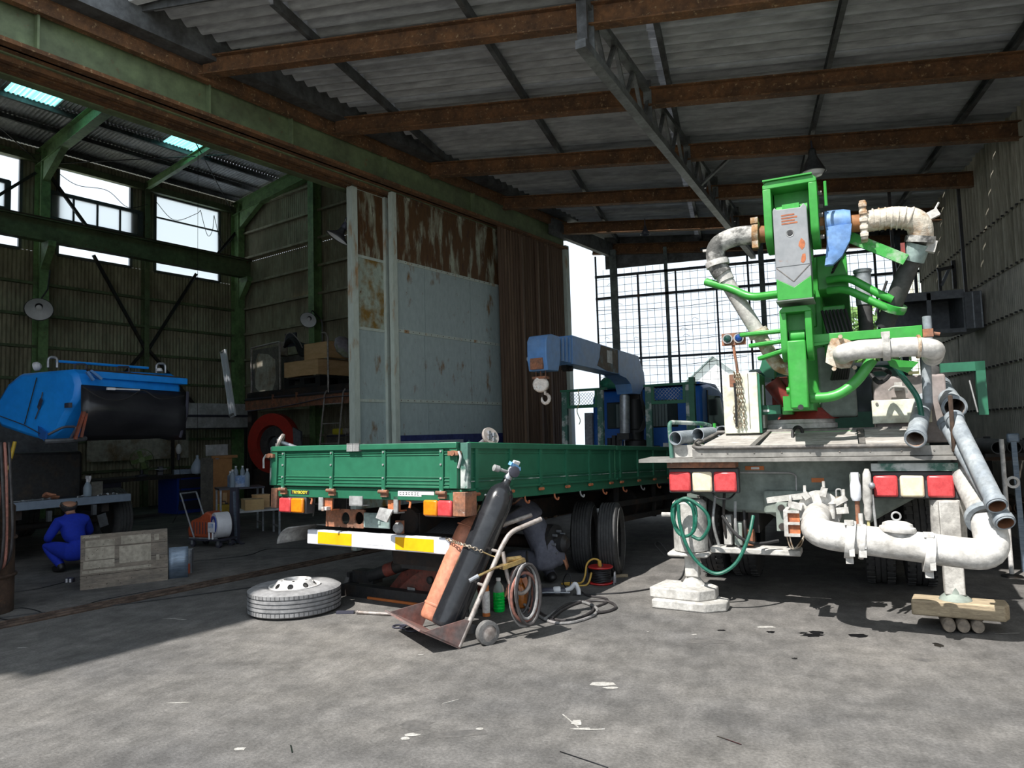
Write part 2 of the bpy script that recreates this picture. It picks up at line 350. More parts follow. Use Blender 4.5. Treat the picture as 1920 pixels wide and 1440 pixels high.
for i, (y0, y1, z0, z1) in enumerate(wins):
    wn = empty('window_%d' % (i+1), HL, kind='structure')
    wn['label'] = ['high window by the far left column with a grey sliding frame', 'high window with a four-pane grey sliding frame across its middle', 'wide bright high window beside the end wall', 'high window over the tipped cab'][i]; wn['category'] = 'window'
    b = B()
    for ya in (y0, y1): b.box(XW-.03, XW+.05, ya-.03, ya+.03, z0, z1)
    for za in (z0, z1): b.box(XW-.03, XW+.05, y0, y1, za-.03, za+.03)
    b.build('window_frame', 'frame_grey', wn)
    if i in (0, 1, 3):
        a, c = (y0-.22, y1+.24) if i == 1 else (y0, y1-.25)
        b = B()
        for zz in (6.92, 7.55): b.box(XW+.04, XW+.12, a, c, zz-.045, zz+.045)
        b.box(XW+.04, XW+.12, a-.02, a+.05, 6.9, 7.58).box(XW+.04, XW+.12, c-.09, c+.03, 6.9, 7.58)
        b.build('sash_frame', 'frame_grey', wn)
        for k in range(1, 4): B().box(XW+.05, XW+.1, a+(c-a)*k/4-.02, a+(c-a)*k/4+.02, 6.92, 7.55).build('mullion', 'frame_grey', wn)
        for k in range(4): PN(XW+.07, a+(c-a)*k/4+.02, a+(c-a)*(k+1)/4-.02, 6.96, 7.51, wn)
    else:
        for zz in (6.55, 7.55): B().box(XW+.02, XW+.06, y0, y1, zz-.02, zz+.02).build('glazing_bar', 'frame_grey', wn)
        for k in range(2): PN(XW, y0+(y1-y0)*k/2, y0+(y1-y0)*(k+1)/2, z0, z1, wn)
for pts in ([(4.5, 8.05), (5.0, 7.8), (5.7, 7.85), (6.2, 7.55), (6.7, 7.75)], [(6.9, 7.9), (7.4, 7.5), (8.0, 7.8), (8.15, 7.95)], [(8.15, 7.95), (8.35, 7.3), (8.5, 7.45), (8.55, 7.9)], [(8.55, 7.9), (8.75, 7.25), (9.0, 7.2), (9.2, 7.5)]):
    B().tube(spline([(XW+.3, y, z) for y, z in pts], 6), .008, 5).build('slack_cable', 'cable', wl)
# end wall
wb = empty('wall_back', HL, kind='structure', label='olive corrugated end wall of the old hall with horizontal girts', cat='wall')
for x0, x1, z0 in ((-11.1, -7.25, 0), (-7.35, -3.55, 0), (-3.65, .0, 0)):
    for za, zb in ((-.01, 2.3), (2.3, 4.5), (4.5, 6.7), (6.7, None)):
        if zb is None:
            n = 90; V = []
            for i in range(n+1):
                x = x0+(x1-x0)*i/n; h = .013*cos(2*pi*x/.085); V += [(x, YE+h, za), (x, YE+h, roofz(x))]
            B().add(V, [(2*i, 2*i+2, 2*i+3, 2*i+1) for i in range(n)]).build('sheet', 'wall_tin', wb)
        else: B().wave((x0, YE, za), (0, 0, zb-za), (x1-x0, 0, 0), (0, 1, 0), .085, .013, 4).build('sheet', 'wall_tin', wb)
for k in range(12):
    z = .95+.73*k
    xa = -11 if z < 8.3 else XW+(z-ZE)/.095+.3
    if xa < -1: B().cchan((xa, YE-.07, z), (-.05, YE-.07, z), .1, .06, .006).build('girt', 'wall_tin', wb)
for x in (-7.35, -3.6): B().ibeam((x, YE-.2, 0), (x, YE-.2, roofz(x)), .22, .26, .014, (0, 1, 0)).build('column', 'green_steel', wb)
# hall roof
cl = empty('ceiling_hall', HL, kind='structure', label='sloping corrugated tin roof of the old hall with green rafters', cat='ceiling')
sl_ = (0-XW); AX = (sl_, 0, .095*sl_)
def rsheet(x0, x1, y0, y1, m_='roof_tin', n='sheet', dz=.22): B().wave((x0, y0, roofz(x0)+dz), (x1-x0, 0, .095*(x1-x0)), (0, y1-y0, 0), (-.095, 0, 1), .085, .016, 4).build(n, m_, cl)
SK = [(-9.0, -7.9, 2.9, 3.82), (-9.0, -7.9, 6.15, 7.08)]
xs = [-11.4, -9.0, -7.9, .25]
rsheet(xs[0], xs[1]+.03, -7, 9.7); rsheet(xs[2]-.03, -3.6, -7, 9.7); rsheet(-3.65, .25, -7, 9.7)
yy = -7
for a, b_, y0, y1 in SK:
    rsheet(a, b_, yy, y0); rsheet(a, b_, y0, (y0+y1)/2, 'skylight', 'skylight_sheet', .20); rsheet(a, b_, (y0+y1)/2, y1, 'skylight', 'skylight_sheet', .20); yy = y1
rsheet(-9.0, -7.9, yy, 9.7)
for i in range(13):
    x = XW+.3+.86*i
    B().cchan((x, -7, roofz(x)+.15), (x, 9.6, roofz(x)+.15), .07, .1, .006).build('purlin', 'purlin_steel', cl)
for y, hh, ww in ((-.9, .36, .2), (4.3, .36, .2), (6.74, .18, .1), (1.5, .18, .1), (YE-.18, .36, .2)):
    B().ibeam((XW+.1, y, roofz(XW)-.1), (-.1, y, roofz(-.1)-.1), ww, hh, .014).build('rafter', 'green_steel', cl)
    if hh > .3: B().prism([(XW+.45, ZE-.7), (XW+.5, ZE-.25), (XW+1.5, ZE-.12)], y-.07, y+.07, 'xz').build('haunch', 'green_steel', cl)
for p, q in (((-10.9, 4.5, 8.2), (-6.0, 9.2, 8.75)), ((-10.9, 9.2, 8.2), (-6.0, 4.5, 8.75)), ((-10.9, -.8, 8.2), (-6, 4.2, 8.75)), ((-10.9, 4.2, 8.2), (-6, -.8, 8.75))):
    B().tube([p, q], .012, 6).build('tie_rod', 'dark_metal', cl)
# face of the hall over the door opening
wf = empty('wall_front', HL, kind='structure', label='green steel girder and tin facade over the sliding doors', cat='wall')
B().wave((.02, -8, 5.7), (0, 0, 3.75), (0, 17.6, 0), (1, 0, 0), .085, .013, 3).build('sheet', 'brown_tin', wf)
for y in (-7.8, -1.9): B().ibeam((-.2, y, 0), (-.2, y, 5.15), .2, .3, .014, (1, 0, 0)).build('door_post', 'crane_green', wf)
B().box(-.03, .0, -8, 9.5, 5.17, 5.72).build('girder_web', 'crane_green', wf)
for z, x1 in ((5.19, .1), (5.70, .1)): B().box(-.1, x1, -8, 9.5, z-.02, z+.02).build('girder_flange', 'rust_steel', wf)
for y in (.2, 1.9, 3.0, 4.6, 6.6): B().box(.0, .08, y-.01, y+.01, 5.2, 5.7).build('stiffener', 'crane_green', wf)
B().box(-.5, -.1, -8, 9.5, 5.155, 5.17).build('soffit', 'crane_green', wf)
B().box(-.53, -.41, -8, 9.5, 5.10, 5.12).build('inner_flange', 'crane_green', wf)
for x in (-.36, -.27, -.16): B().cchan((x, -8, 5.13), (x, 9.4, 5.13), .06, .05, .006).build('door_track', 'rust_steel', wf)
B().box(.05, .13, -1, 9.6, 5.55, 5.68).build('ledger', 'rust_steel', wf)
B().box(.06, .30, -.5, 9.6, 5.72, 6.02).build('roof_flashing', 'purlin_steel', wf)
for y0, y1, x in ((7.28, 9.5, .0),):
    B().wave((x, y0, -.01), (0, 0, 5.2), (0, y1-y0, 0), (1, 0, 0), .085, .016, 5).build('side_sheet', 'brown_tin', wf)
    for yy in (7.95, 8.45, 8.8): B().box(x+.02, x+.07, yy-.03, yy+.03, 0, 5.1).build('batten', 'brown_tin', wf)
    B().box(x-.05, x+.08, 9.43, 9.56, 0, 5.25).build('corner_trim', 'door_trim', wf)
wc = empty('wall_end', HL, kind='structure', label='far gable wall of the old hall outside the picture', cat='wall')
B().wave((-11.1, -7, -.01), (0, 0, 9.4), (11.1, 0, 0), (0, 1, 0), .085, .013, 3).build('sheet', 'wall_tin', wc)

# sliding doors
d1 = empty('door_1', HL, loc=(-.1, 0, 0), kind='structure', label='tall pale blue sliding steel door streaked with brown rust', cat='door')
Y0, Y1 = 4.83, 7.45
rows = [(.04, 1.08), (1.08, 2.09), (2.09, 3.11), (3.11, 4.14), (4.14, 5.12)]
cuts = [[6.7], [5.55], [5.5, 6.6], [5.52, 6.62], []]
for (z0, z1), cs in zip(rows, cuts):
    e_ = [Y0+.09]+cs+[Y1]
    for a, b_ in zip(e_[:-1], e_[1:]):
        B().box(-.012, .012, a+.004, b_-.004, z0+.006, z1-.006).build('panel', 'door_rusty' if z0 > 4 else 'door_paint', d1)
    B().box(.0, .022, Y0+.06, Y1, z1-.025, z1+.02).build('lap_strip', 'door_trim' if z0 < 4 else 'door_rusty', d1)
    b = B()
    for k in range(18): b.bolt((.022, Y0+.14+k*.135, z1), (1, 0, 0), .007, .006)
    b.build('rivets', 'door_brown', d1)
B().box(-.04, .04, Y0, Y0+.09, .04, 5.14).build('stile', 'door_trim', d1)
B().box(-.03, .02, Y1-.02, Y1+.02, .04, 5.14).build('stile', 'door_trim', d1)
b = B()                                                                # painted band and scrawl along the foot of the door
B().box(.0135, .016, Y0+.1, Y1, 1.50, 1.585).build('painted_band', 'navy_paint', d1)
B().box(.0135, .0165, Y0+.1, 6.35, 1.05, 1.50).build('painted_patch', 'lilac_paint', d1)
B().box(.0135, .0155, 6.35, Y1, 1.05, 1.51).build('painted_patch', 'navy_paint', d1)
for k, yk in enumerate((5.62, 5.70, 5.79, 5.87)):
    B().tube([(.02, yk+.045*cos(a*pi/6), 1.41+.06*sin(a*pi/6)) for a in range(12)], .006, 6, True).build('scrawl', 'navy_paint', d1)
for yk in (6.45, 6.9, 7.1): B().prism([(yk, 1.33), (yk+.08, 1.33), (yk+.08, 1.45), (yk+.04, 1.49), (yk, 1.45)], .0155, .018, 'yz').build('painted_tag', 'teal_paint', d1)
d2 = empty('door_2', HL, loc=(-.3, 0, 0), kind='structure', label='narrow edge of a second rust-stained sliding door', cat='door')
a0, a1 = 4.23, 4.98
for i, (z0, z1) in enumerate(rows):
    B().box(-.012, .012, a0+.1, a1-.1, z0+.006, z1-.006).build('panel', ('door_mid', 'door_paint', 'door_paint', 'door_mid', 'door_rusty')[i], d2)
    B().box(.0, .022, a0+.1, a1-.1, z1-.02, z1+.02).build('lap_strip', 'door_trim', d2)
for a, m_ in ((a0, 'door_trim'), (a1-.12, 'door_trim')): B().box(-.05, .06, a, a+.1, .04, 5.14).build('stile', m_, d2)
B().box(-.05, .03, a1-.01, a1+.10, .04, 5.14).build('stile', 'door_brown', d2)

# ------------------------------------------------------------------ the canopy
RV0, RV1, XR = 5.45, 15.15, 3.345
def rz_(u): return 5.255-.08*u          # centre line of the beams
def left_u(v):                          # where the canopy meets the hall, at world y = v
    p0, p1 = HL.W((.12, 0, 0)), HL.W((.12, 9, 0)); t = (v-p0.y)/(p1.y-p0.y); return p0.x+(p1.x-p0.x)*t
cy = empty('ceiling_canopy', WD, kind='structure', label='canopy roof of grey corrugated slate over rusty beams', cat='ceiling')
BV = [6.19, 7.95, 9.71, 11.47, 13.23, 14.95]
PX = [-5.75, -4.08, -2.3, -.58, 1.08, 2.75]
edges = [-8.2, -4.08, -.58, XR+.1]
vv = [RV0, 7.9, 10.4, 12.9, RV1]
for j in range(4):
    for i in range(3):
        u0, u1 = edges[i], edges[i+1]
        if i == 0: u0 = left_u(vv[j])-.02 if j else left_u(vv[0]); u0 = min(u0, u1-.2)
        if u0 > u1-.05: continue
        ov = 0; u0 -= .0 if i == 0 else .12; u1 += .0
        B().wave((u0, vv[j], rz_(u0)+.30+ov*.4), (u1-u0, 0, -.08*(u1-u0)), (0, vv[j+1]-vv[j], 0), (.08, 0, 1), .165, .034, 8).build('roof_sheet', 'roof_slate', cy)
for i, v in enumerate(BV):
    u0 = left_u(v) if i < 5 else -2.85
    B().ibeam((u0, v, rz_(u0)), (XR+.12, v, rz_(XR+.12)), .12, .21, .014).build('roof_beam', 'rust_steel', cy)
for u in PX:
    v0 = RV0+.1
    v1 = RV1-.1
    if u < -3:                          # ends where the hall cuts across
        v1 = 6.19
        while left_u(v1+.05) < u-.05 and v1 < RV1-.1: v1 += .05
    B().cchan((u, v0, rz_(u)+.20), (u, v1, rz_(u)+.20), .05, .10, .006).build('purlin', 'purlin_steel', cy)
# lattice truss under the beams
def tp(v, z): return Vector((-1.13+(v-6.19)*.178, v, z))
zt = lambda v: 5.42
for z_, m_ in ((4.97, 'truss_steel'),): B().beam(tp(5.95, z_), tp(14.9, z_), .1, .08).build('truss_chord', m_, cy)
B().beam(tp(5.95, zt(5.95)), tp(14.9, zt(14.9)), .08, .07).build('truss_chord', 'truss_steel', cy)
n = 30
for k in range(n):
    va = 6.0+(14.7-6.0)*k/n; vb = 6.0+(14.7-6.0)*(k+1)/n
    if k % 2: B().beam(tp(va, zt(va)), tp(vb, 4.98), .04, .03).build('truss_web', 'truss_steel', cy)
    else: B().beam(tp(va, 4.98), tp(vb, zt(vb)), .04, .03).build('truss_web', 'truss_steel', cy)
for v in BV[:5]: B().beam(tp(v, 4.98), tp(v, zt(v)+.1), .09, .05).build('truss_post', 'truss_steel', cy)
B().beam(tp(10.3, 5.0), tp(10.1, 5.35)+Vector((.55, 0, .0)), .05, .03).build('truss_web', 'truss_steel', cy)
B().beam(tp(6.02, 5.0), tp(6.02, zt(6)+.2), .09, .08).build('truss_post', 'purlin_steel', cy)
# front edge: gutter and fascia
u0 = left_u(RV0)
B().beam((u0-.1, RV0-.03, rz_(u0)+.32), (XR, RV0-.03, rz_(XR)+.32), .02, .22).build('fascia', 'purlin_steel', cy)
b = B()
pr = [(-.07, .06), (-.07, -.04), (-.04, -.07), (.04, -.07), (.07, -.04), (.07, .06)]
b.loft([[(u, RV0-.12+a, rz_(u0)+.30-(u-u0)*.01+z_) for a, z_ in pr] for u in (u0-.1, XR)]).build('gutter', 'gutter_white', cy)
B().box(-2.6, XR, RV1-.12, RV1-.08, 5.05, 5.75).build('rear_fascia', 'purlin_steel', cy)
# left edge beyond the hall, rear beam and post
B().beam((left_u(12.9), 12.9, 5.5), (-2.45, 14.9, 5.42), .1, .3).build('edge_beam', 'purlin_steel', cy)
B().ibeam((-2.4, 14.85, 0), (-2.4, 14.85, 5.4), .14, .14, .01, (0, 1, 0)).build('canopy_post', 'fence_post', cy)

# right wall: five courses of slate sheets, each course a row of sheets
wr = empty('wall_right', WD, kind='structure', label='wall of ribbed grey slate sheets fixed with rows of bolts', cat='wall')
hz = [0, .52, 1.11, 1.70, 2.29, 2.88, 3.47, 4.15, 5.42]
ym = [3.2]+[5.0+1.96*k for k in range(6)]
for i in range(len(hz)-1):
    z0, z1 = hz[i], hz[i+1]; up = z0 >= 3.4
    for j in range(len(ym)-1):
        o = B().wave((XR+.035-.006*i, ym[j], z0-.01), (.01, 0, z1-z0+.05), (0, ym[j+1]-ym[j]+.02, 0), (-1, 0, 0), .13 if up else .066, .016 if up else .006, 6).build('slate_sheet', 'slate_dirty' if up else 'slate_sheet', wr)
    b = B()
    for k in range(int((ym[-1]-ym[0])/.165)): b.bolt((XR+.022-.006*i, ym[0]+.1+k*.165, z1), (-1, 0, 0), .013, .03)
    b.build('bolt_row', 'dark_metal', wr)
B().box(XR+.065, XR+.08, 3.2, 15.1, -.01, 5.5).build('leak_backing', 'dark_rust', wr)  # unseen backing added to stop light leaking through the sheet seams
for y in (6, 10, 14): B().box(XR+.08, XR+.18, y-.06, y+.06, 0, 4.95).build('post', 'dark_rust', wr)

# rear screen: posts, rails and wire mesh
fw = empty('wall_screen', WD, loc=(0, 14.85, 0), kind='structure', label='steel frame screen with square wire mesh closing the canopy', cat='screen')
for u, t, z0, z1, m_ in ((-2.78, .035, 1, 5.3, 'fence_steel'), (-1.9, .035, .3, 4.85, 'fence_steel'), (-1.31, .07, 0, 5.35, 'fence_post'), (-1.12, .035, .3, 4.85, 'fence_steel'), (-.32, .035, .3, 4.4, 'fence_steel'), (.3, .04, .3, 5, 'fence_steel'), (.56, .1, 0, 5.3, 'fence_post'), (1.2, .035, .3, 4.9, 'fence_steel'), (1.9, .04, .3, 4.9, 'fence_steel'), (2.6, .04, .3, 4.9, 'fence_steel'), (3.0, .1, 0, 5.1, 'fence_steel'), (3.27, .05, .3, 4.9, 'fence_steel')):
    B().box(u-t/2, u+t/2, -t/2, t/2, z0, z1).build('upright', m_, fw)
for z, t, x0 in ((4.85, .05, -2.8), (4.38, .05, -2.8), (3.06, .045, -2.4), (1.6, .05, -2.4), (.4, .05, -2.4), (5.22, .05, -.6)):
    B().box(x0, XR, -t/2-.01, t/2-.01, z-t/2, z+t/2).build('rail', 'fence_steel', fw)
b = B(); t = .0035
k = 0; u = -2.78
while u < XR: b.box(u-t, u+t, .03, .03+2*t, .3, 5.0 if u < -1.3 else 4.9); u += .15
z = .3
while z < 4.95: b.box(-2.78, XR, .037, .037+2*t, z-t, z+t); z += .15
tag(b.build('wire_mesh', 'fence_steel', fw), kind='stuff')
for k in range(14):
    u, z = -2.7+random.random()*3.6, 2.2+random.random()*2.5
    B().tube([(u, .02, z), (u+.05, -.03, z+.03), (u+.1+random.random()*.06, -.02, z-.01)], .004, 5).build('wire_end', 'fence_steel', fw)
for z, x0, x1 in ((4.15, -2.8, .5), (3.75, -2.7, .9), (3.45, -2.6, .4), (2.95, -2.4, .2)):
    B().tube(spline([(x0, -.03, z-.02), ((x0+x1)/2, -.03, z-.08), (x1, -.03, z+.02)], 6), .006, 5).build('guy_wire', 'fence_steel', fw)

# ------------------------------------------------------------------ green flatbed truck
mat('truck_green', (.016, .12, .065), (.022, .145, .08), 2, .5, .2, .45, 0, (.35, .42, .38), .775, 9, var=.12)
mat('worn_green', (.05, .14, .11), (.45, .48, .46), 4.5, .54, .05, .6, 0, (.10, .05, .03), .7, 9, var=.15)
mat('rust_bracket', (.32, .13, .07), (.17, .09, .06), 9, .5, .1, .8, 0, (.40, .36, .33), .66, 20)
mat('orange_rust', (.50, .16, .06), (.30, .10, .05), 8, .5, .1, .8)
mat('grey_plate', (.42, .43, .43), (.28, .28, .28), 6, .5, .12, .5, .3)
mat('red_lens', (.58, .07, .075), (.50, .05, .055), 20, .5, .1, .25, 0, var=.1)
mat('amber_lens', (.75, .25, .01), (.68, .2, .01), 20, .5, .1, .25, 0, var=.1)
mat('white_lens', (.80, .70, .50), (.70, .6, .42), 20, .5, .1, .25, 0, var=.08)
mat('lamp_case', (.05, .05, .055), var=.2, rough=.5)
mat('bumper_white', (.72, .74, .80), (.60, .61, .66), 4, .6, .1, .45, var=.06)
mat('yellow_reflector', (.85, .46, .01), (.80, .38, .01), 5, .6, .1, .3, var=.06)
mat('sticker_yellow', (.70, .62, .05), var=0)
mat('sticker_white', (.75, .75, .75), var=.05)
mat('ink', (.02, .02, .025), var=0)
mat('rubber', (.045, .045, .047), (.065, .063, .06), 5, .55, .1, .8, bump=.15)
mat('mud_flap', (.022, .022, .025), var=.2, rough=.6)
mat('chassis', (.022, .02, .02), (.05, .03, .022), 5, .55, .1, .7, .2)
mat('plate_teal', (.28, .36, .34), (.20, .27, .26), 5, .5, .1, .6)
mat('crane_blue', (.10, .24, .52), (.14, .25, .45), 2, .5, .1, .45, 0, (.16, .10, .07), .70, 5, var=.12)
mat('crane_rust', (.12, .085, .06), (.17, .21, .24), 4, .58, .06, .7, 0, (.20, .09, .04), .66, 8)
mat('cab_blue', (.01, .11, .45), (.02, .13, .48), 2, .5, .2, .4, var=.08)
mat('cab_window', (.03, .045, .05), var=.1, rough=.1)
mat('curtain', (.20, .25, .25), (.14, .18, .19), 6, .5, .1, .8, stretch=(6, 1, .2))
mat('steel_grey', (.36, .38, .42), (.28, .29, .31), 5, .5, .1, .4, .5)
mat('hook_block', (.72, .66, .62), (.35, .24, .18), 9, .58, .08, .6)
mat('tarp_green', (.02, .16, .10), (.03, .22, .14), 4, .5, .1, .6)
mat('rope_yellow', (.55, .50, .25), var=.1)
mat('weathered_wood', (.25, .20, .15), (.15, .12, .09), 6, .5, .1, .85, stretch=(1, 8, 8))

tk = empty('flatbed_truck', TR, label='green flatbed truck with a blue crane, jacked up at the rear', cat='truck')
tk.rotation_euler[0] = radians(-2.2)
def wz(y, z): return z+.0384*y          # a world height, seen in the tilted truck
B().box(.02, 2.18, .03, 5.74, 1.13, 1.17).build('bed_floor', 'weathered_wood', tk)
B().box(0, 2.2, 0, .09, 1.035, 1.132).build('rear_sill', 'truck_green', tk, bevel=.006)
for x in (0, 2.11): B().box(x, x+.09, .09, 5.78, 1.03, 1.13).build('side_sill', 'truck_green', tk)
for k in range(10): B().box(.1, 2.1, .5+k*.55, .58+k*.55, 1.02, 1.13).build('cross_member', 'chassis', tk)
tg = B().box(0, 2.18, -.012, .018, 1.138, 1.5).build('tailgate', 'truck_green', tk)
b = B().box(0, 2.18, -.04, .02, 1.455, 1.505).build('top_rail', 'truck_green', tg, bevel=.006)
for x0, x1 in ((0, .075), (2.105, 2.18)): B().box(x0, x1, -.032, -.012, 1.14, 1.456).build('end_stile', 'truck_green', tg, bevel=.004)
for z0, z1, d in ((1.425, 1.437, .02), (1.404, 1.412, .018), (1.222, 1.23, .018), (1.196, 1.204, .018), (1.168, 1.176, .018), (1.14, 1.155, .026)):
    B().box(.078, 2.1, -d, -.011, z0, z1).build('pressed_rib', 'truck_green', tg, bevel=.002)
for x in (.161, .794, 1.411, 2.023):
    s_ = B().box(x-.02, x+.02, -.032, -.012, 1.10, 1.45).build('hinge_strap', 'truck_green', tg, bevel=.003)
    for z in (1.435, 1.33, 1.22, 1.12): B().bolt((x, -.032, z), (0, -1, 0), .009, .008).build('bolt', 'grey_plate', s_)
    h = B().cyl((x-.05, -.03, 1.105), (x+.05, -.03, 1.105), .016, 10).box(x-.035, x+.035, -.025, .0, 1.06, 1.10).build('hinge', 'rust_bracket', tk)
for x, sx in ((-.02, -1), (2.14, 1)):
    l = B().box(x-.03, x+.07, -.06, -.01, 1.40, 1.435).cyl((x+.02, -.07, 1.418), (x+.02, -.02, 1.418), .022, 10).build('latch', 'rust_bracket', tk)
    B().tube(fillet([(x+.02+.05*sx, -.05, 1.43), (x+.02+.08*sx, -.06, 1.39), (x+.02+.06*sx, -.07, 1.30)], .02), .010, 7).build('latch_handle', 'grey_plate', l)
for x in (1.0, 1.075): B().box(x, x+.07, -.05, -.01, 1.445, 1.513).box(x, x+.07, -.05, .04, 1.505, 1.515).build('clip_plate', 'grey_plate', tg)
# side gates
for x0, x1, sd, nm in ((2.185, 2.205, 1, 'side_gate'), (-.005, .015, -1, 'side_gate')):
    for y0, y1 in ((.06, 2.92), (2.95, 5.76)):
        g = B().box(x0, x1, y0, y1, 1.12, 1.5).build(nm, 'truck_green', tk)
        xo = x1 if sd > 0 else x0
        def sb(a, c, z0, z1, d): return B().box(min(xo, xo+sd*d), max(xo, xo+sd*d), a, c, z0, z1)
        sb(y0, y1, 1.455, 1.505, .025).build('top_rail', 'truck_green', g, bevel=.004)
        sb(y0, y1, 1.42, 1.43, .01).build('pressed_rib', 'truck_green', g); sb(y0, y1, 1.215, 1.225, .01).build('pressed_rib', 'truck_green', g)
        sb(y0, y1, 1.19, 1.196, .012).build('pressed_rib', 'worn_green', g); sb(y0, y1, 1.12, 1.14, .02).build('bottom_rail', 'truck_green', g)
        yk = y0+.12
        while yk < y1-.05:
            q = sb(yk-.02, yk+.02, 1.09, 1.46, .02).build('hinge_strap', 'truck_green', g)
            B().cyl((xo+sd*.02, yk-.035, 1.09), (xo+sd*.02, yk+.035, 1.09), .014, 8).build('hinge', 'orange_rust', q); yk += .52
for x in (2.19, -.06):
    B().box(x, x+.07, -.0, .05, 1.14, 1.50).build('corner_post', 'worn_green', tk, bevel=.004)
B().box(2.13, 2.25, -.02, .14, .925, 1.115).build('corner_bracket', 'rust_bracket', tk, bevel=.005)
B().box(-.01, .07, -.02, .1, .93, 1.115).build('corner_bracket', 'rust_bracket', tk, bevel=.005)
for k in range(10):
    y = .42+.55*k
    B().tube(fillet([(2.19, y, 1.05), (2.2, y, .99), (2.235, y, .97), (2.24, y, 1.0)], .02), .009, 7).build('rope_hook', 'orange_rust' if k % 3 else 'grey_plate', tk)
# stickers
B().box(.246, .486, -.0025, 0, 1.062, 1.098).build('sticker', 'ink', tk)
text('lettering', 'TRYBODY', .036, 'sticker_yellow', tk, (.366, -.0035, 1.079), (pi/2, 0, 0), .001, sx=1.25)
st = B().box(1.55, 1.80, -.0025, 0, 1.07, 1.115).build('sticker', 'sticker_white', tk)
B().box(1.80, 1.93, -.0025, 0, 1.085, 1.115).build('sticker', 'sticker_white', tk)
bb = B()
for k in range(7):                           # unreadable stroke marks on the sticker
    x = 1.57+k*.031
    bb.box(x, x+.018, -.0036, -.002, 1.099, 1.103); bb.box(x, x+.018, -.0036, -.002, 1.081, 1.085); bb.box(x+(k % 3)*.006, x+(k % 3)*.006+.004, -.0036, -.002, 1.081, 1.103)
bb.build('lettering', 'ink', st)
# tail lamps
for (x0, x1, z0, z1, m1, m2) in ((.117, .438, .895, 1.027, 'red_lens', 'amber_lens'), (1.841, 2.124, .92, 1.046, 'amber_lens', 'red_lens')):
    c = B().box(x0-.01, x1+.01, .0, .10, z0-.008, z1+.008).build('tail_lamp', 'lamp_case', tk, bevel=.008)
    xm = (x0+x1)/2
    B().box(x0, xm-.003, -.035, .0, z0, z1).build('lens', m1, c, bevel=.014); B().box(xm+.003, x1, -.035, .0, z0, z1).build('lens', m2, c, bevel=.014)
# brackets and odds under the sill
for x0, x1, z0, z1, m_, y in ((.66, .76, .925, 1.04, 'orange_rust', .02), (.61, .665, .925, 1.045, 'grey_plate', .0), (1.0, 1.155, .975, 1.06, 'grey_plate', -.01), (1.42, 1.55, .94, 1.06, 'orange_rust', .02), (1.50, 1.545, .925, 1.065, 'grey_plate', .0)):
    B().box(x0, x1, y, y+.012, z0, z1).box(x0, x1, y, y+.09, z0, z0+.012).build('bracket', m_, tk)
for x in (.5, 1.66): B().tube(fillet([(x-.03, .02, 1.035), (x+.01, .02, 1.03), (x+.015, .0, .975)], .02), .010, 8).build('tow_hook', 'orange_rust', tk)
B().box(.70, .745, -.03, .03, .93, .96).cyl((.71, -.04, .925), (.71, -.04, .96), .012, 8).build('shackle', 'hook_block', tk)
B().add([(1.345, .0, .97), (1.5, -.01, .955), (1.47, -.05, .855), (1.33, -.03, .885), (1.345, .02, .97), (1.5, .01, .955), (1.47, -.04, .852), (1.33, -.02, .882)], [(0, 1, 2, 3), (7, 6, 5, 4), (0, 4, 5, 1), (1, 5, 6, 2), (2, 6, 7, 3), (3, 7, 4, 0)]).build('hanging_plate', 'grey_plate', tk)
# pierced frame plate, number plate, air tank
fp = B(); n = 24
def plate_hole(b, x0, x1, z0, z1, y0, y1, holes):
    # rectangular plate with round holes: columns between holes solid, rings around holes
    xs_ = [x0]
    for (hx, hz, r) in holes: xs_ += [hx-r*1.25, hx+r*1.25]
    xs_.append(x1)
    for i in range(0, len(xs_), 2):
        if xs_[i+1]-xs_[i] > .002: b.box(xs_[i], xs_[i+1], y0, y1, z0, z1)
    for (hx, hz, r) in holes:
        q = r*1.25; N_ = 24; O, I = [], []
        for k in range(N_):
            a = 2*pi*k/N_; ca, sa = cos(a), sin(a)
            I.append((hx+r*ca, hz+r*sa)); t = 1/max(abs(ca)/q, (sa/(z1-hz) if sa > 0 else -sa/(hz-z0)) if sa else 0, 1e-6)
            O.append((hx+ca*t, hz+sa*t))
        V = [(p[0], y0, p[1]) for p in O]+[(p[0], y0, p[1]) for p in I]+[(p[0], y1, p[1]) for p in O]+[(p[0], y1, p[1]) for p in I]
        Fc = []
        for k in range(N_):
            j = (k+1) % N_
            Fc += [(k, j, N_+j, N_+k), (2*N_+j, 2*N_+k, 3*N_+k, 3*N_+j), (N_+k, N_+j, 3*N_+j, 3*N_+k)]
        b.add(V, Fc)
YU = .17
def zt2(x, y, yy=None): return TR.at(480+x*.21875, 800+y*.21875, y=YU if yy is None else yy)
p_, q_ = zt2(725, 690), zt2(905, 870); h_ = zt2(860, 780)
p_ = zt2(575, 695); g_ = zt2(742, 790)
plate_hole(fp, p_.x, q_.x, q_.z, p_.z, YU, YU+.015, [(g_.x, (g_.z+h_.z)/2, .055), (h_.x, h_.z, .055)])
fp.build('frame_plate', 'rust_bracket', tk)
p_, q_ = zt2(910, 730), zt2(1135, 872); B().box(p_.x, q_.x, YU-.02, YU, q_.z, p_.z).build('number_plate_holder', 'plate_teal', tk, bevel=.008)
p_, q_ = zt2(960, 745), zt2(1060, 835); B().box(p_.x, q_.x, YU-.026, YU-.02, q_.z, p_.z).build('number_plate', 'plate_teal', tk, bevel=.004)
h_ = zt2(1305, 800, .4)
B().lathe([(.0, 0), (.11, .0), (.135, .03), (.135, .6), (.11, .63), (0, .63)], (h_.x, .38, h_.z), (0, 1, 0), 24).build('air_tank', 'chassis', tk)
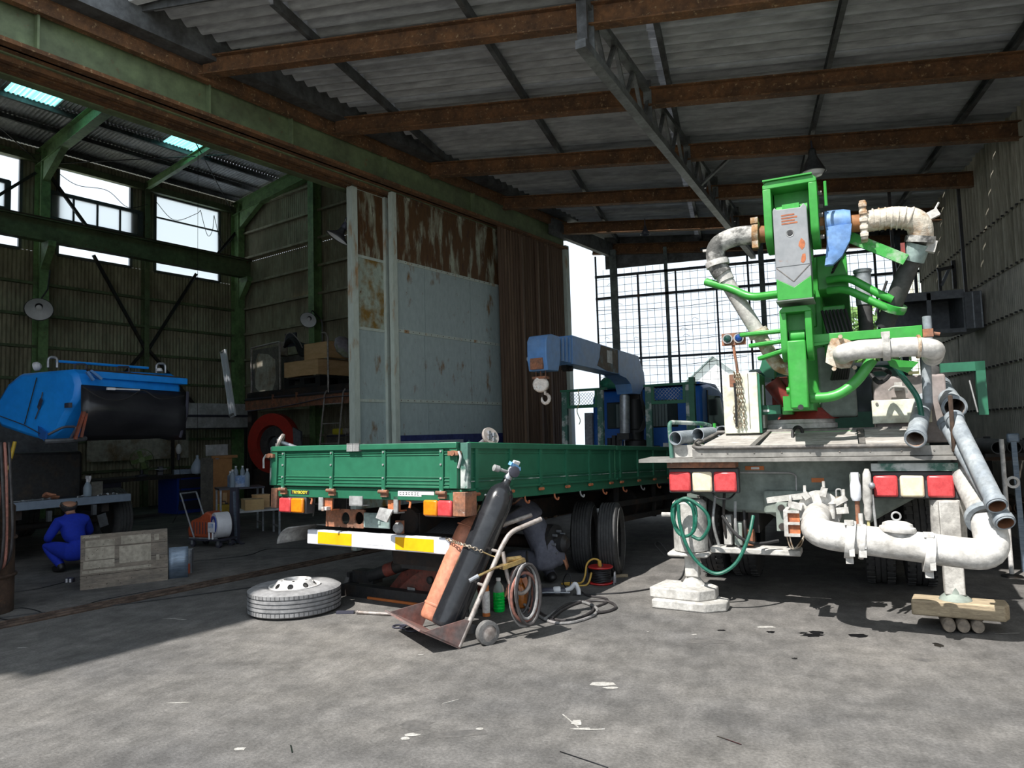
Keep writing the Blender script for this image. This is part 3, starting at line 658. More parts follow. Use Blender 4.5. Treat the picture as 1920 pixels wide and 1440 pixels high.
h_ = zt2(1215, 862); B().box(h_.x-.045, h_.x+.03, YU-.01, YU+.02, h_.z-.05, h_.z+.06).build('lamp_bracket', 'rust_bracket', tk)
B().lathe([(0, .05), (.035, .045), (.048, .02), (.048, 0)], (h_.x, YU-.01, h_.z), (0, -1, 0), 20).build('reversing_lamp', 'grey_plate', tk)
# bumper
YB = .12
qa, qb, qc = TR.at(572, 1022, y=YB), TR.at(838, 1007, y=YB), TR.at(838, 1037, y=YB)
bx0, bx1, bz0, bz1 = qa.x, qb.x, (qa.z+qc.z)/2, (TR.at(578, 995, y=YB).z+qb.z)/2
bm = B().box(bx0, bx1, YB, YB+.07, bz0, bz1).build('rear_bumper', 'bumper_white', tk, bevel=.008)
bl = bx1-bx0
for f0, f1 in ((.088, .345), (.655, .905)): B().box(bx0+bl*f0, bx0+bl*f1, YB-.004, YB, bz0+.012, bz1-.015).build('reflector', 'yellow_reflector', bm)
B().box(bx0+bl*.43, bx0+bl*.57, YB-.0025, YB, bz0+.035, bz1-.04).build('worn_notice', 'sticker_white', bm)
B().box(bx0, bx1, YB+.07, .55, bz1-.035, bz1-.005).build('bumper_lip', 'dark_metal', bm)
V = []
for i in range(7):
    a = i/6*pi/2
    V += [(.06-.16*sin(a), .14, .735-.01*i-.10*(1-cos(a))), (.08-.16*sin(a), .55, .745-.01*i-.10*(1-cos(a)))]
B().add(V, [(2*i, 2*i+2, 2*i+3, 2*i+1) for i in range(6)]).build('mudguard', 'grey_plate', tk, thick=.01)
B().box(.1, .55, .45, .95, .735, .745).build('mudguard_top', 'grey_plate', tk)
b = B()
b.wave((1.42, .42, .715), (.10, .62, .22), (.6, -.0, .0), (0, -.33, .9), .035, .004, 6).build('mud_flap', 'mud_flap', tk, thick=.012)
# chassis and running gear
for x in (.72, 1.46): B().cchan((x, .35, wz(1, .76)), (x, 8.6, wz(5, .66)), .07, .22, .008, side=1 if x > 1 else -1).build('chassis_rail', 'chassis', tk)
B().box(.95, 1.9, .62, .74, .40, .56).build('jacking_beam', 'chassis', tk)
B().cyl((.35, 2.0, .50), (1.85, 2.0, .50), .07, 14).ball((1.1, 2.0, .50), .19).build('rear_axle', 'chassis', tk)
hub = B().lathe([(.17, 0), (.19, .02), (.19, .12), (.09, .13), (.09, .22), (.05, .26), (0, .26)], (1.82, 2.0, .50), (1, 0, 0), 20).build('wheel_hub', 'dark_metal', tk)
bb = B()
for k in range(8): bb.bolt((1.95, 2.0+.12*cos(k*pi/4), .50+.12*sin(k*pi/4)), (1, 0, 0), .014, .05)
bb.build('wheel_stud', 'steel_grey', hub)
for x in (.75, 1.45):
    for k in range(5): B().box(x-.04, x+.04, 1.35+k*.04, 2.65-k*.04, .60+k*.018, .616+k*.018).build('leaf_spring', 'chassis', tk)
def tyre(b, c, ax, R=.385, w=.21, ri=.235, seg=40, groove=5):
    """outline of a truck tyre as a closed lathe"""
    h = w/2; P = [(ri, -h*.72), (ri+.02, -h*.9), (R*.72, -h), (R*.90, -h*.93), (R*.965, -h*.84), (R*.985, -h*.78)]
    n_ = groove; a0, a1 = -h*.76, h*.76
    for k in range(n_):
        u0 = a0+(a1-a0)*k/n_; u1 = a0+(a1-a0)*(k+1)/n_; g = .006
        P += [(R, u0+(g if k else 0)), (R, u1-(g if k < n_-1 else 0))]
        if k < n_-1: P += [(R-.014, u1-g), (R-.014, u1+g)]
    P += [(R*.985, h*.78), (R*.965, h*.84), (R*.90, h*.93), (R*.72, h), (ri+.02, h*.9), (ri, h*.72), (ri+.012, h*.6), (R*.9, h*.7), (R*.9, -h*.7), (ri+.012, -h*.6)]
    b.lathe(P, c, ax, seg, True); return b
def disc(b, c, ax, ri=.235, dp=.05, w=.17):
    b.lathe([(ri, -w/2), (ri-.012, -w/2+.01), (ri-.02, -.02), (.14, dp), (.10, dp+.01), (.07, dp), (.06, dp+.03), (0, dp+.03), (0, dp-.02), (.14, dp-.02), (ri-.012, -.03), (ri-.004, w/2), (ri, w/2)], c, ax, 28); return b
for y, x in ((2.0, .12), (2.0, .37)):
    o = tyre(B(), (x, y, .42), (1, 0, 0)).build('rear_tyre', 'rubber', tk); disc(B(), (x, y, .42), (-1, 0, 0)).build('rim', 'dark_metal', o)
for x, sg in ((.22, -1), (1.93, 1)):
    o = tyre(B(), (x, 7.45, wz(7.45, .39)), (1, 0, 0)).build('front_tyre', 'rubber', tk); disc(B(), (x, 7.45, wz(7.45, .39)), (sg, 0, 0)).build('rim', 'dark_metal', o)
B().lathe([(.0, 0), (.2, 0), (.22, .02), (.22, .9), (.2, .92), (0, .92)], (1.85, 3.9, .78), (0, 1, 0), 22).build('fuel_tank', 'chassis', tk)
B().box(1.75, 2.12, 5.0, 5.6, .62, .98).build('battery_box', 'chassis', tk, bevel=.02)
for z in (.62, .8): B().box(2.1, 2.14, 3.0, 5.6, z, z+.06).build('side_guard', 'chassis', tk)
for y in (3.2, 4.4, 5.5): B().box(2.06, 2.11, y, y+.04, .6, 1.05).build('guard_strut', 'chassis', tk)
# headboard: two worn frames with expanded metal
HY = 5.80
def exp_metal(x0, x1, z0, z1, y):
    b = B(); p = .055; q = .028; nx = int((x1-x0)/p); nz = int((z1-z0)/q)
    for j in range(nz):
        for i in range(nx):
            xa, za = x0+i*p, z0+j*q; o = p/2 if j % 2 else 0
            b.beam((xa+o, y, za), (xa+o+p/2, y, za+q), .006, .004); b.beam((xa+o+p/2, y, za+q), (xa+o+p, y, za), .006, .004)
    return b
B().box(0, 2.2, HY-.02, HY+.06, 1.36, 1.51).build('headboard_sill', 'worn_green', tk)
for x0, x1 in ((0, .745), (1.46, 2.2)):
    zt_ = wz(HY, 2.26)
    f = B().box(x0, x0+.1, HY, HY+.06, 1.5, zt_).build('headboard_post', 'worn_green', tk, bevel=.004)
    B().box(x1-.1, x1, HY, HY+.06, 1.5, zt_).build('headboard_post', 'worn_green', tk, bevel=.004)
    B().box(x0-.02, x1+.05, HY-.01, HY+.08, zt_-.035, zt_).build('headboard_rail', 'truck_green', f)
    B().box(x0+.1, x1-.1, HY, HY+.05, wz(HY, 1.95), wz(HY, 2.0)).box(x0+.1, x0+.14, HY, HY+.05, wz(HY, 2.0), zt_-.03).box(x1-.14, x1-.1, HY, HY+.05, wz(HY, 2.0), zt_-.03).build('headboard_rail', 'truck_green', f)
    tag(exp_metal(x0+.13, x1-.17, wz(HY, 2.0), zt_-.06, HY+.02).build('expanded_metal', 'worn_green' if x0 else 'truck_green', f), kind='stuff')
B().box(2.16, 2.24, HY-.02, HY+.05, 1.5, wz(HY, 2.33)).build('headboard_post', 'truck_green', tk)
B().tube(spline([(.33, HY-.03, wz(HY, 2.25)), (.35, HY-.04, wz(HY, 2.05)), (.31, HY-.05, wz(HY, 1.9)), (.36, HY-.04, wz(HY, 1.75)), (.34, HY-.05, wz(HY, 1.68))], 5), .008, 6).build('rope', 'rope_yellow', tk)
B().box(.44, .72, HY-.08, HY+.05, 1.51, 1.56).build('stop_block', 'grey_plate', tk)
B().box(1.75, 1.88, HY-.06, HY+.05, 1.51, 1.58).build('stop_block', 'grey_plate', tk)
# cab
CZ = lambda y, z: wz(y, z)
prof = [(6.9, CZ(6.9, .95)), (6.9, CZ(6.9, 2.14)), (7.0, CZ(7, 2.27)), (7.4, CZ(7.4, 2.31)), (7.9, CZ(7.9, 2.26)), (8.2, CZ(8.2, 2.1)), (8.6, CZ(8.6, 1.5)), (8.65, CZ(8.6, .8)), (7.9, CZ(7.9, .75)), (7.85, CZ(7.8, .95))]
cb_ = B().prism(prof, .03, 2.0, 'yz').build('cab', 'cab_blue', tk, bevel=.05)
for x0, x1 in ((.34, .80), (1.12, 1.58)):
    fr_ = B().box(x0-.02, x1+.02, 6.885, 6.9, CZ(6.9, 1.60), CZ(6.9, 2.06)).build('rear_window', 'black', cb_, bevel=.02)
    B().box(x0, x1, 6.88, 6.886, CZ(6.9, 1.62), CZ(6.9, 2.04)).build('pane', 'cab_window', fr_)
    for k in range(5): B().box(x0+(.16 if x0 < 1 else .04)+k*.055, x0+(.16 if x0 < 1 else .04)+k*.055+.045, 6.875, 6.88, CZ(6.9, 1.62), CZ(6.9, 2.02)).build('curtain', 'curtain', fr_)
sw = B().prism([(7.25, CZ(7.2, 1.5)), (7.25, CZ(7.2, 2.12)), (7.95, CZ(7.9, 2.12)), (8.3, CZ(8.3, 1.6))], 2.0, 2.008, 'yz').build('side_window', 'cab_window', cb_)
B().box(2.0, 2.012, 7.2, 7.24, CZ(7.2, 1.0), CZ(7.2, 2.2)).build('door_pillar', 'black', cb_)
B().tube(fillet([(2.0, 8.3, CZ(8.3, 2.1)), (2.25, 8.5, CZ(8.4, 2.15)), (2.3, 8.5, CZ(8.4, 1.7)), (2.02, 8.4, CZ(8.4, 1.5))], .06), .014, 8).build('mirror_arm', 'black', cb_)
B().cb((2.3, 8.5, CZ(8.4, 1.95)), (.16, .05, .3)).build('mirror', 'black', cb_, bevel=.02)
B().prism([(7.0, CZ(7, 2.3)), (7.9, CZ(7.9, 2.29)), (8.3, CZ(8.3, 2.14)), (8.3, CZ(8.3, 2.16)), (7.9, CZ(7.9, 2.33)), (7.0, CZ(7, 2.34))], .1, 1.95, 'yz').build('sun_visor', 'cab_blue', cb_)
B().box(-.15, .0, 6.95, 7.15, wz(7, 1.2), wz(7, 1.9)).build('grey_locker', 'steel_grey', tk)
# crane
ck = B().box(.8, 1.4, 6.0, 6.55, 1.25, 1.55).build('crane_base', 'chassis', tk)
B().lathe([(.2, 0), (.2, .08), (.14, .1), (.14, .25), (.12, .27), (.12, .75)], (1.1, 6.25, 1.55), (0, 0, 1), 22).build('slew_column', 'black', tk)
B().lathe([(.075, 0), (.08, .02), (.08, .62), (.06, .63), (.06, .72)], (1.06, 5.92, wz(5.9, 1.5)), (0, .05, 1), 20).build('lift_cylinder', 'steel_grey', tk)
B().box(.96, 1.16, 5.84, 6.0, wz(5.9, 1.42), wz(5.9, 1.52)).build('cylinder_foot', 'dark_metal', tk)
B().box(1.0, 1.2, 6.2, 6.36, wz(6.2, 1.7), wz(6.2, 2.6)).build('column_head', 'dark_metal', tk)
XB0, XB1 = .98, 1.22
def yzp(l): return [(y, wz(y, z)) for y, z in l]
el = B().prism(yzp([(5.35, 2.79), (6.15, 2.76), (6.38, 2.5), (6.42, 2.3), (6.2, 2.15), (5.88, 2.15), (5.8, 2.3), (5.62, 2.38), (5.35, 2.42)]), XB0-.01, XB1+.01, 'yz').build('boom_elbow', 'crane_blue', tk, bevel=.01)
B().prism(yzp([(5.34, 2.41), (5.62, 2.37), (5.8, 2.29), (5.87, 2.14), (6.21, 2.14), (6.0, 2.34), (5.7, 2.44)]), XB0-.014, XB1+.014, 'yz').build('elbow_web', 'crane_blue', el)
bo = B().prism(yzp([(3.85, 2.86), (5.4, 2.79), (5.4, 2.415), (3.85, 2.47)]), XB0, XB1, 'yz').build('boom', 'crane_blue', tk, bevel=.006)
B().prism(yzp([(4.75, 2.80), (5.36, 2.785), (5.36, 2.43), (4.95, 2.44), (4.62, 2.5), (4.7, 2.62)]), XB1, XB1+.004, 'yz').build('scraped_patch', 'crane_rust', bo)
B().prism(yzp([(4.95, 2.75), (5.13, 2.745), (5.13, 2.56), (4.95, 2.565)]), XB1+.003, XB1+.008, 'yz').build('repair_plate', 'grey_plate', bo)
for k in range(4):
    y = 3.52+k*.09; e_ = .012*k
    B().prism(yzp([(y, 2.80+e_), (y+.055, 2.80+e_), (y+.055, 2.50-e_*.5), (y, 2.50-e_*.5)]), XB0+.03-e_*.6, XB1-.03+e_*.6, 'yz').build('boom_collar', 'crane_blue', bo, bevel=.004)
B().prism(yzp([(3.4, 2.76), (3.9, 2.8), (3.9, 2.5), (3.4, 2.5)]), XB0+.045, XB1-.045, 'yz').build('inner_boom', 'chassis', bo)
hd = B().prism(yzp([(3.10, 2.72), (3.15, 2.79), (3.25, 2.81), (3.45, 2.80), (3.48, 2.5), (3.42, 2.34), (3.14, 2.34), (3.1, 2.48)]), XB0-.02, XB1+.02, 'yz').build('boom_head', 'crane_blue', tk, bevel=.012)
B().box(XB0+.03, XB1-.03, 3.09, 3.12, wz(3.1, 2.36), wz(3.1, 2.50)).build('sheave', 'rust_bracket', hd)
B().tube([(XB0-.02, 3.13+.03*cos(a*pi/5), wz(3.1, 2.50)+.03*sin(a*pi/5)) for a in range(10)], .006, 6, True).build('eye', 'grey_plate', hd)
B().cyl((XB0+.02, 4.0, wz(4, 2.42)), (XB0+.16, 4.0, wz(4, 2.42)), .03, 12).box(XB0+.04, XB0+.12, 3.9, 4.1, wz(4, 2.4), wz(4, 2.47)).build('rope_guide', 'black', bo)
for x in (1.03, 1.10, 1.17): B().tube([(x, 3.2, wz(3.2, 2.40)), (x, 3.2, wz(3.2, 2.24))], .006, 6).build('wire_rope', 'rust_bracket', hd)
hb = B().lathe([(0, -.045), (.085, -.045), (.10, -.03), (.10, .03), (.085, .045), (0, .045)], (1.10, 3.2, wz(3.2, 2.17)), (.35, -1, 0), 26).build('hook_block', 'hook_block', tk)
B().box(1.0, 1.20, 3.15, 3.25, wz(3.2, 2.24), wz(3.2, 2.27)).build('block_yoke', 'rust_bracket', hb)
text('lettering', '2.93', .06, 'sticker_white', hb, (1.084, 3.148, wz(3.2, 2.13)), (pi/2, 0, radians(19)), .002)
hk = [(1.16, 3.2, wz(3.2, 2.08))]+[(1.165+.055*cos(a), 3.2, wz(3.2, 1.99)+.06*sin(a)) for a in [radians(q) for q in (95, 60, 30, 0, -30, -60, -90, -120, -150, -180, -200)]]
B().tube(hk, [.018, .02, .02, .022, .022, .022, .024, .022, .02, .017, .012, .006], 9).build('hook', 'hook_block', hb)
for k in range(4): B().tube(spline([(1.2, 6.2, wz(6, 2.2)), (1.3, 6.1+.03*k, wz(6, 1.9)), (1.34-.02*k, 6.05, wz(6, 1.6)), (1.2, 6.0, wz(6, 1.52))], 6), .012, 7).build('hydraulic_hose', 'black', tk)
for k, (x, c_) in enumerate(((.74, 'black'), (.82, 'dark_metal'), (.9, 'dark_metal'))): B().box(x, x+.06, 5.95, 6.05, 1.5, 1.68+.04*(k % 2)).build('control_valve', c_, tk)
B().tube(fillet([(.98, 5.95, 1.52), (.98, 5.95, 1.72), (1.04, 5.95, 1.72), (1.04, 5.95, 1.52)], .02), .008, 7).build('guard_loop', 'steel_grey', tk)
# tarpaulin bundle on the cab roof
tb = B()
prof = []
for i in range(7):
    a = i/6; z = .0+a*.30; rr = (.20, .235, .235, .215, .18, .12, .02)[i]
    prof.append([( (rr+.025*sin(3*k+i))*1.15*cos(2*pi*k/18), (rr+.02*cos(4*k+2*i))*.9*sin(2*pi*k/18), z) for k in range(18)])
tb.loft(prof); o = tb.build('tarpaulin_bundle', 'tarp_green', None, 70)
o.location = TR.W((.44, 7.12, 2.30)); tag(o, 'bunched green tarpaulin on the roof of the blue crane-truck cab', 'tarpaulin')

# ------------------------------------------------------------------ concrete pump truck
mat('pump_green', (.035, .29, .04), (.07, .33, .075), 3, .6, .1, .4, 0, (.30, .42, .28), .74, 7, var=.12)
mat('pump_green_worn', (.03, .30, .04), (.35, .42, .33), 6, .58, .08, .6, 0, (.10, .06, .04), .7, 12, var=.15)
mat('pump_grey', (.24, .28, .25), (.16, .19, .17), 2.2, .5, .14, .75, 0, (.10, .13, .11), .70, 7)
mat('boom_grey', (.22, .235, .25), (.26, .27, .285), 4, .5, .1, .55, 0, (.26, .10, .05), .715, 5, var=.08)
mat('white_pipe', (.56, .55, .53), (.40, .385, .36), 4, .53, .12, .75, 0, (.24, .21, .19), .68, 10, bump=.35, bscale=25)
mat('crusty_pipe', (.55, .50, .42), (.30, .17, .08), 6, .54, .08, .85, 0, (.62, .60, .56), .62, 16, bump=.9, bscale=22)
mat('crusty_dark', (.10, .10, .095), (.45, .44, .42), 7, .52, .06, .85, bump=.9, bscale=22)
mat('brown_pipe', (.28, .12, .04), (.20, .08, .03), 6, .5, .1, .7)
mat('grey_pipe', (.21, .24, .27), (.30, .33, .35), 5, .52, .1, .6, 0, (.36, .34, .31), .72, 14)
mat('black_pipe', (.035, .037, .04), (.06, .06, .06), 5, .5, .1, .7)
mat('pipe_inside', (.35, .33, .31), (.22, .12, .07), 6, .5, .1, .9)
mat('pipe_rust', (.22, .09, .04), (.13, .06, .03), 6, .5, .1, .9)
mat('blue_wrap', (.10, .22, .48), (.14, .26, .48), 4, .5, .1, .5, 0, (.24, .30, .38), .66, 8)
mat('cream_box', (.66, .67, .55), (.48, .42, .30), 3, .60, .08, .7, 0, (.35, .15, .08), .73, 5)
mat('deck_wood', (.40, .385, .36), (.24, .22, .20), 4, .5, .15, .85, stretch=(1, 5, 1))
mat('tube_dark', (.11, .105, .10), (.20, .18, .16), 8, .55, .1, .6, .2)
mat('deck_plate', (.30, .29, .27), (.17, .165, .155), 3, .5, .15, .6, .2)
mat('red_box', (.30, .035, .025), (.16, .03, .025), 4, .5, .1, .6)
mat('hose_green', (.008, .09, .06), (.012, .12, .08), 10, .5, .1, .4)
mat('pinkish', (.30, .25, .24), (.22, .20, .19), 3, .5, .12, .8)
mat('concrete_dirty', (.50, .49, .465), (.34, .33, .31), 5, .5, .12, .85, bump=.4)
mat('timber', (.42, .34, .23), (.30, .24, .16), 5, .5, .12, .85, stretch=(1, 7, 7), bump=.3)
mat('log_wood', (.20, .17, .14), (.28, .23, .18), 6, .5, .1, .9, bump=.3)
mat('chain_metal', (.42, .38, .32), (.25, .17, .1), 20, .5, .1, .5, .6)
mat('lens_green', (.01, .05, .04), var=0, rough=.15)
mat('lens_blue', (.01, .05, .22), var=0, rough=.15)
mat('orange_tag', (.55, .16, .04), var=.1)

pt = empty('concrete_pump_truck', PU, label='concrete pump truck with a bright green folding boom and crusted white pipes', cat='truck')
def PA(px, py, y): return PU.at(px, py, y=y)
# body
poly = [(.16, 1.27), (2.42, 1.27), (2.42, 1.02), (2.15, .95), (1.9, .80), (1.62, .62), (1.30, .62), (1.0, .79), (.66, .80), (.45, .93), (.16, 1.0)]
B().prism(poly, .32, 2.3, 'xz').build('rear_tank', 'pump_grey', pt, bevel=.03)
B().box(.12, 2.4, 2.3, 6.3, .95, 1.36).build('body_box', 'pump_grey', pt)
for x in (.82, 1.58): B().box(x, x+.09, .35, 8.0, .62, .84).build('chassis_rail', 'chassis', pt)
B().box(.97, 1.58, .22, .34, .80, 1.0).build('rear_flange_plate', 'pump_grey', pt, bevel=.02)
B().tube(fillet([(.78, .28, 1.155), (1.2, .28, 1.15), (1.24, .28, 1.13), (1.24, .25, .98)], .02), .008, 7).build('brake_pipe', 'grey_plate', pt)
for x0, x1, z in ((.82, .98, 1.19), (1.36, 1.46, 1.085)): B().box(x0, x1, .312, .318, z-.018, z+.018).build('warning_tag', 'orange_tag', pt)
B().box(.87, .94, .308, .313, 1.18, 1.20).build('warning_text', 'sticker_white', pt)
# deck
dk = B()
n = 26
V = []
for i in range(n+1):
    x = -.05+2.56*i/n; w_ = .012*sin(i*1.9)+.006*sin(i*4.1); V += [(x, -.03+w_, 1.262), (x, -.03+w_, 1.292), (x, .40, 1.300), (x, .40, 1.27)]
Fc = []
for i in range(n):
    a = 4*i
    for k in range(4): Fc.append((a+k, a+4+k, a+4+(k+1) % 4, a+(k+1) % 4))
Fc += [(0, 1, 2, 3), (4*n+3, 4*n+2, 4*n+1, 4*n)]
dk.add(V, Fc).build('deck_plate', 'deck_plate', pt)
B().box(.42, 2.42, .03, .05, 1.298, 1.372).build('deck_riser', 'deck_plate', pt)
B().box(.42, 2.42, .05, .5, 1.33, 1.36).build('deck_floor', 'deck_plate', pt)
for k in range(9): B().bolt((.5+k*.22, .03, 1.335), (0, -1, 0), .007, .005).build('rivet', 'tube_dark', pt)
B().tube(fillet([(.60, .40, 1.515), (.42, .06, 1.40), (.46, .02, 1.385), (2.15, .02, 1.375)], .05), .017, 10).build('deck_frame', 'tube_dark', pt)
B().tube([(.58, .38, 1.515), (2.15, .38, 1.505)], .017, 10).build('deck_frame', 'tube_dark', pt)
for xa, xb in ((.93, 1.03), (1.77, 1.76)): B().beam((xa, .03, 1.39), (xb, .38, 1.51), .045, .02).build('deck_frame', 'tube_dark', pt)
for xa, xb, xc, xd in ((.47, .9, .66, 1.0), (.98, 1.74, 1.06, 1.73), (1.79, 2.12, 1.79, 2.1)):
    b = B(); b.hexa([(xa, .04, 1.375), (xb, .04, 1.372), (xd, .37, 1.492), (xc, .37, 1.495), (xa, .035, 1.388), (xb, .035, 1.385), (xd, .365, 1.505), (xc, .365, 1.508)])
    b.build('deck_board', 'deck_wood', pt)
B().tube(fillet([(1.24, .22, 1.44), (1.235, .25, 1.50), (1.26, .30, 1.545), (1.30, .32, 1.54), (1.31, .33, 1.49)], .03), .014, 8).build('grab_loop', 'black', pt)
B().tube(fillet([(.48, .10, 1.40), (.44, .04, 1.43), (.47, .03, 1.46), (.5, .08, 1.45)], .02), .010, 7).build('shackle', 'tube_dark', pt)
B().box(1.05, 1.70, .34, .352, 1.488, 1.50).build('green_strip', 'pump_green', pt)
# tail lamps
for x0, lens in ((.19, ((.20, .39, 'red_lens'), (.405, .575, 'white_lens'), (.59, .78, 'red_lens'))), (1.82, ((1.83, 2.0, 'red_lens'), (2.015, 2.18, 'white_lens'), (2.2, 2.38, 'red_lens')))):
    z0, z1 = (1.0, 1.175) if x0 < 1 else (.972, 1.142)
    c = B().box(x0, x0+.605, .07, .16, z0-.012, z1+.03).build('tail_lamp', 'lamp_case', pt, bevel=.01)
    for a, q, m_ in lens: B().box(a, q, .035, .07, z0, z1).build('lens', m_, c, bevel=.02)
    B().box(x0, x0+.59, .03, .2, z1+.035, z1+.095).build('lamp_bracket', 'worn_green' if x0 > 1 else 'rust_bracket', pt)
    B().box(x0+.05, x0+.55, .1, .3, z1+.06, 1.265).build('lamp_hanger', 'pump_grey', pt)
# outriggers
b = B().lathe([(.13, 0), (.15, .01), (.15, .43), (.12, .46), (0, .46)], (.33, .22, .46), (0, 0, 1), 22).build('outrigger_jack', 'concrete_dirty', pt)
B().box(.14, .50, .08, .40, .42, .46).build('outrigger_flange', 'concrete_dirty', pt, bevel=.03)
B().box(.275, .395, .16, .28, .235, .43).build('outrigger_leg', 'concrete_dirty', pt, bevel=.01)
B().lathe([(.10, 0), (.085, .02), (.055, .06), (.05, .09)], (.335, .22, .17), (0, 0, 1), 18).build('outrigger_foot', 'concrete_dirty', pt)
B().cyl((.08, .2, .78), (.2, .2, .78), .02, 8).build('jack_pin', 'concrete_dirty', pt)
B().box(.5, 1.25, .2, .42, .45, .50).build('cross_plate', 'concrete_dirty', pt, bevel=.01)
for k, (x, z0, z1) in enumerate(((.56, .5, .95), (.64, .48, .98), (.73, .5, .9), (.80, .5, .82))): B().tube(spline([(x, .25, z1), (x-.02+.01*k, .2, (z0+z1)/2), (x+.01, .26, z0)], 5), .013, 7).build('hydraulic_hose', ('grey_plate', 'dark_metal')[k % 2], pt)
B().tube(spline([(.62, .2, .78), (.75, .1, .63), (.9, .12, .56), (1.08, .2, .58)], 6), .014, 8).build('hydraulic_hose', 'black', pt)
B().tube(spline([(.56, .1, 1.0), (.6, .08, .95), (.70, .1, .94), (.74, .2, .98)], 5), .008, 6).build('lamp_cable', 'cable', pt)
for k in range(3): B().box(.62+.09*k, .69+.09*k, .22, .34, .52, .78-.06*k).build('valve_block', ('concrete_dirty', 'pump_grey', 'rust_bracket')[k], pt, bevel=.01)
B().box(2.262, 2.395, -.02, .1, .255, .95).build('outrigger_leg', 'concrete_dirty', pt, bevel=.008)
B().lathe([(.11, 0), (.105, .012), (.065, .05), (.06, .1)], (2.33, .04, .212), (0, 0, 1), 20).build('outrigger_foot', 'pump_grey', pt)
B().lathe([(.11, 0), (.12, .01), (.12, .5), (0, .52)], (2.33, .15, .45), (0, 0, 1), 18).build('outrigger_jack', 'concrete_dirty', pt)
# wheels
for x in (.30, .62, 1.86, 2.20):
    o = tyre(B(), (x, 1.65, .50), (1, 0, 0), .50, .27, .29, 44, 4).build('rear_tyre', 'rubber', pt)
    bb = B()
    for k in range(40):
        a = k*pi/20
        for sx in (-1, 1): bb.cb((x+sx*.085, 1.65+.502*cos(a), .50+.502*sin(a)), (.07, .035, .012), (a+pi/2, 0, 0))
    tag(bb.build('tread_blocks', 'rubber', o), kind='stuff')
for x in (.3, 2.2): tyre(B(), (x, 6.9, .50), (1, 0, 0), .50, .27, .29, 32, 4).build('front_tyre', 'rubber', pt)
# cab far ahead of the boom
cbp = B().prism([(6.3, .95), (6.3, 2.45), (6.5, 2.55), (7.5, 2.55), (7.85, 2.3), (8.05, 1.7), (8.05, .7), (7.4, .7), (7.3, .95)], .08, 2.42, 'yz').build('cab', 'truck_green', pt, bevel=.05)
for x0, x1 in ((.35, 1.1), (1.4, 2.15)): B().box(x0, x1, 6.29, 6.3, 1.75, 2.3).build('rear_window', 'cab_window', cbp)
# delivery pipe at the rear
R0 = .106
path = fillet([(1.42, .28, .84), (1.40, -.20, .80), (1.42, -.52, .745), PA(1866, 1044, -.52), PA(1850, 968, -.42)], .20, 8)
B().tube([PA(1850, 972, -.425), PA(1808, 888, .12), PA(1798, 866, .26)], .094, 20).build('riser_pipe', 'concrete_dirty', pt, 60)
dp = B().tube(path, R0, 20).build('delivery_pipe', 'white_pipe', pt, 60)
def ring(c, ax, r0, r1, w_, nm, m_, par, seg=22):
    c = Vector(c); a = Vector(ax).normalized()
    return B().lathe([(r0, -w_/2), (r1, -w_/2), (r1*1.03, 0), (r1, w_/2), (r0, w_/2)], c, a, seg, True).build(nm, m_, par, 50)
ax_ = Vector((1.02, 0, -.145)).normalized()
for t in (.23, .73):
    c = Vector((1.42, -.52, .745))+ax_*t
    k = ring(c, ax_, R0-.01, R0+.032, .06, 'pipe_coupling', 'white_pipe', dp)
    B().cb(c+Vector((-.01, -.03, -.14)), (.05, .06, .05)).cb(c+Vector((.01, -.115, -.03)), (.035, .03, .14)).build('clamp_lever', 'white_pipe', k)
    B().cb(c+Vector((0, -.05, .13)), (.06, .07, .03)).build('clamp_hinge', 'white_pipe', k)
ring(Vector((1.42, -.52, .745))+ax_*.31, ax_, R0-.01, R0+.018, .035, 'pipe_coupling', 'white_pipe', dp)
c = Vector((1.42, -.52, .745))+ax_*.31
B().cyl(c+Vector((0, 0, .08)), c+Vector((0, .02, .20)), .016, 10).cb(c+Vector((0, .0, .10)), (.05, .05, .05)).build('vent_stub', 'white_pipe', dp)
B().cb(c+Vector((.0, -.10, .0)), (.05, .03, .07)).cb(c+Vector((.0, -.10, -.07)), (.05, .03, .05)).build('clamp_lever', 'white_pipe', dp)
c = Vector((1.42, -.52, .745))+ax_*.54+Vector((0, 0, .085))
ld = B().lathe([(.085, -.03), (.085, .02), (.115, .025), (.12, .045), (.115, .06), (.10, .065), (.095, .085), (.06, .10), (0, .105)], c, (.06, .05, 1), 26).build('inspection_lid', 'white_pipe', dp, 45)
B().tube([c+Vector((.028*cos(a*pi/8), .0, .135+.028*sin(a*pi/8))) for a in range(16)], .007, 7, True).build('lid_ring', 'grey_plate', ld)
ring(PA(1848, 972, -.44), PA(1808, 888, .12)-PA(1848, 978, -.42), R0-.01, R0+.02, .05, 'pipe_coupling', 'grey_pipe', dp)
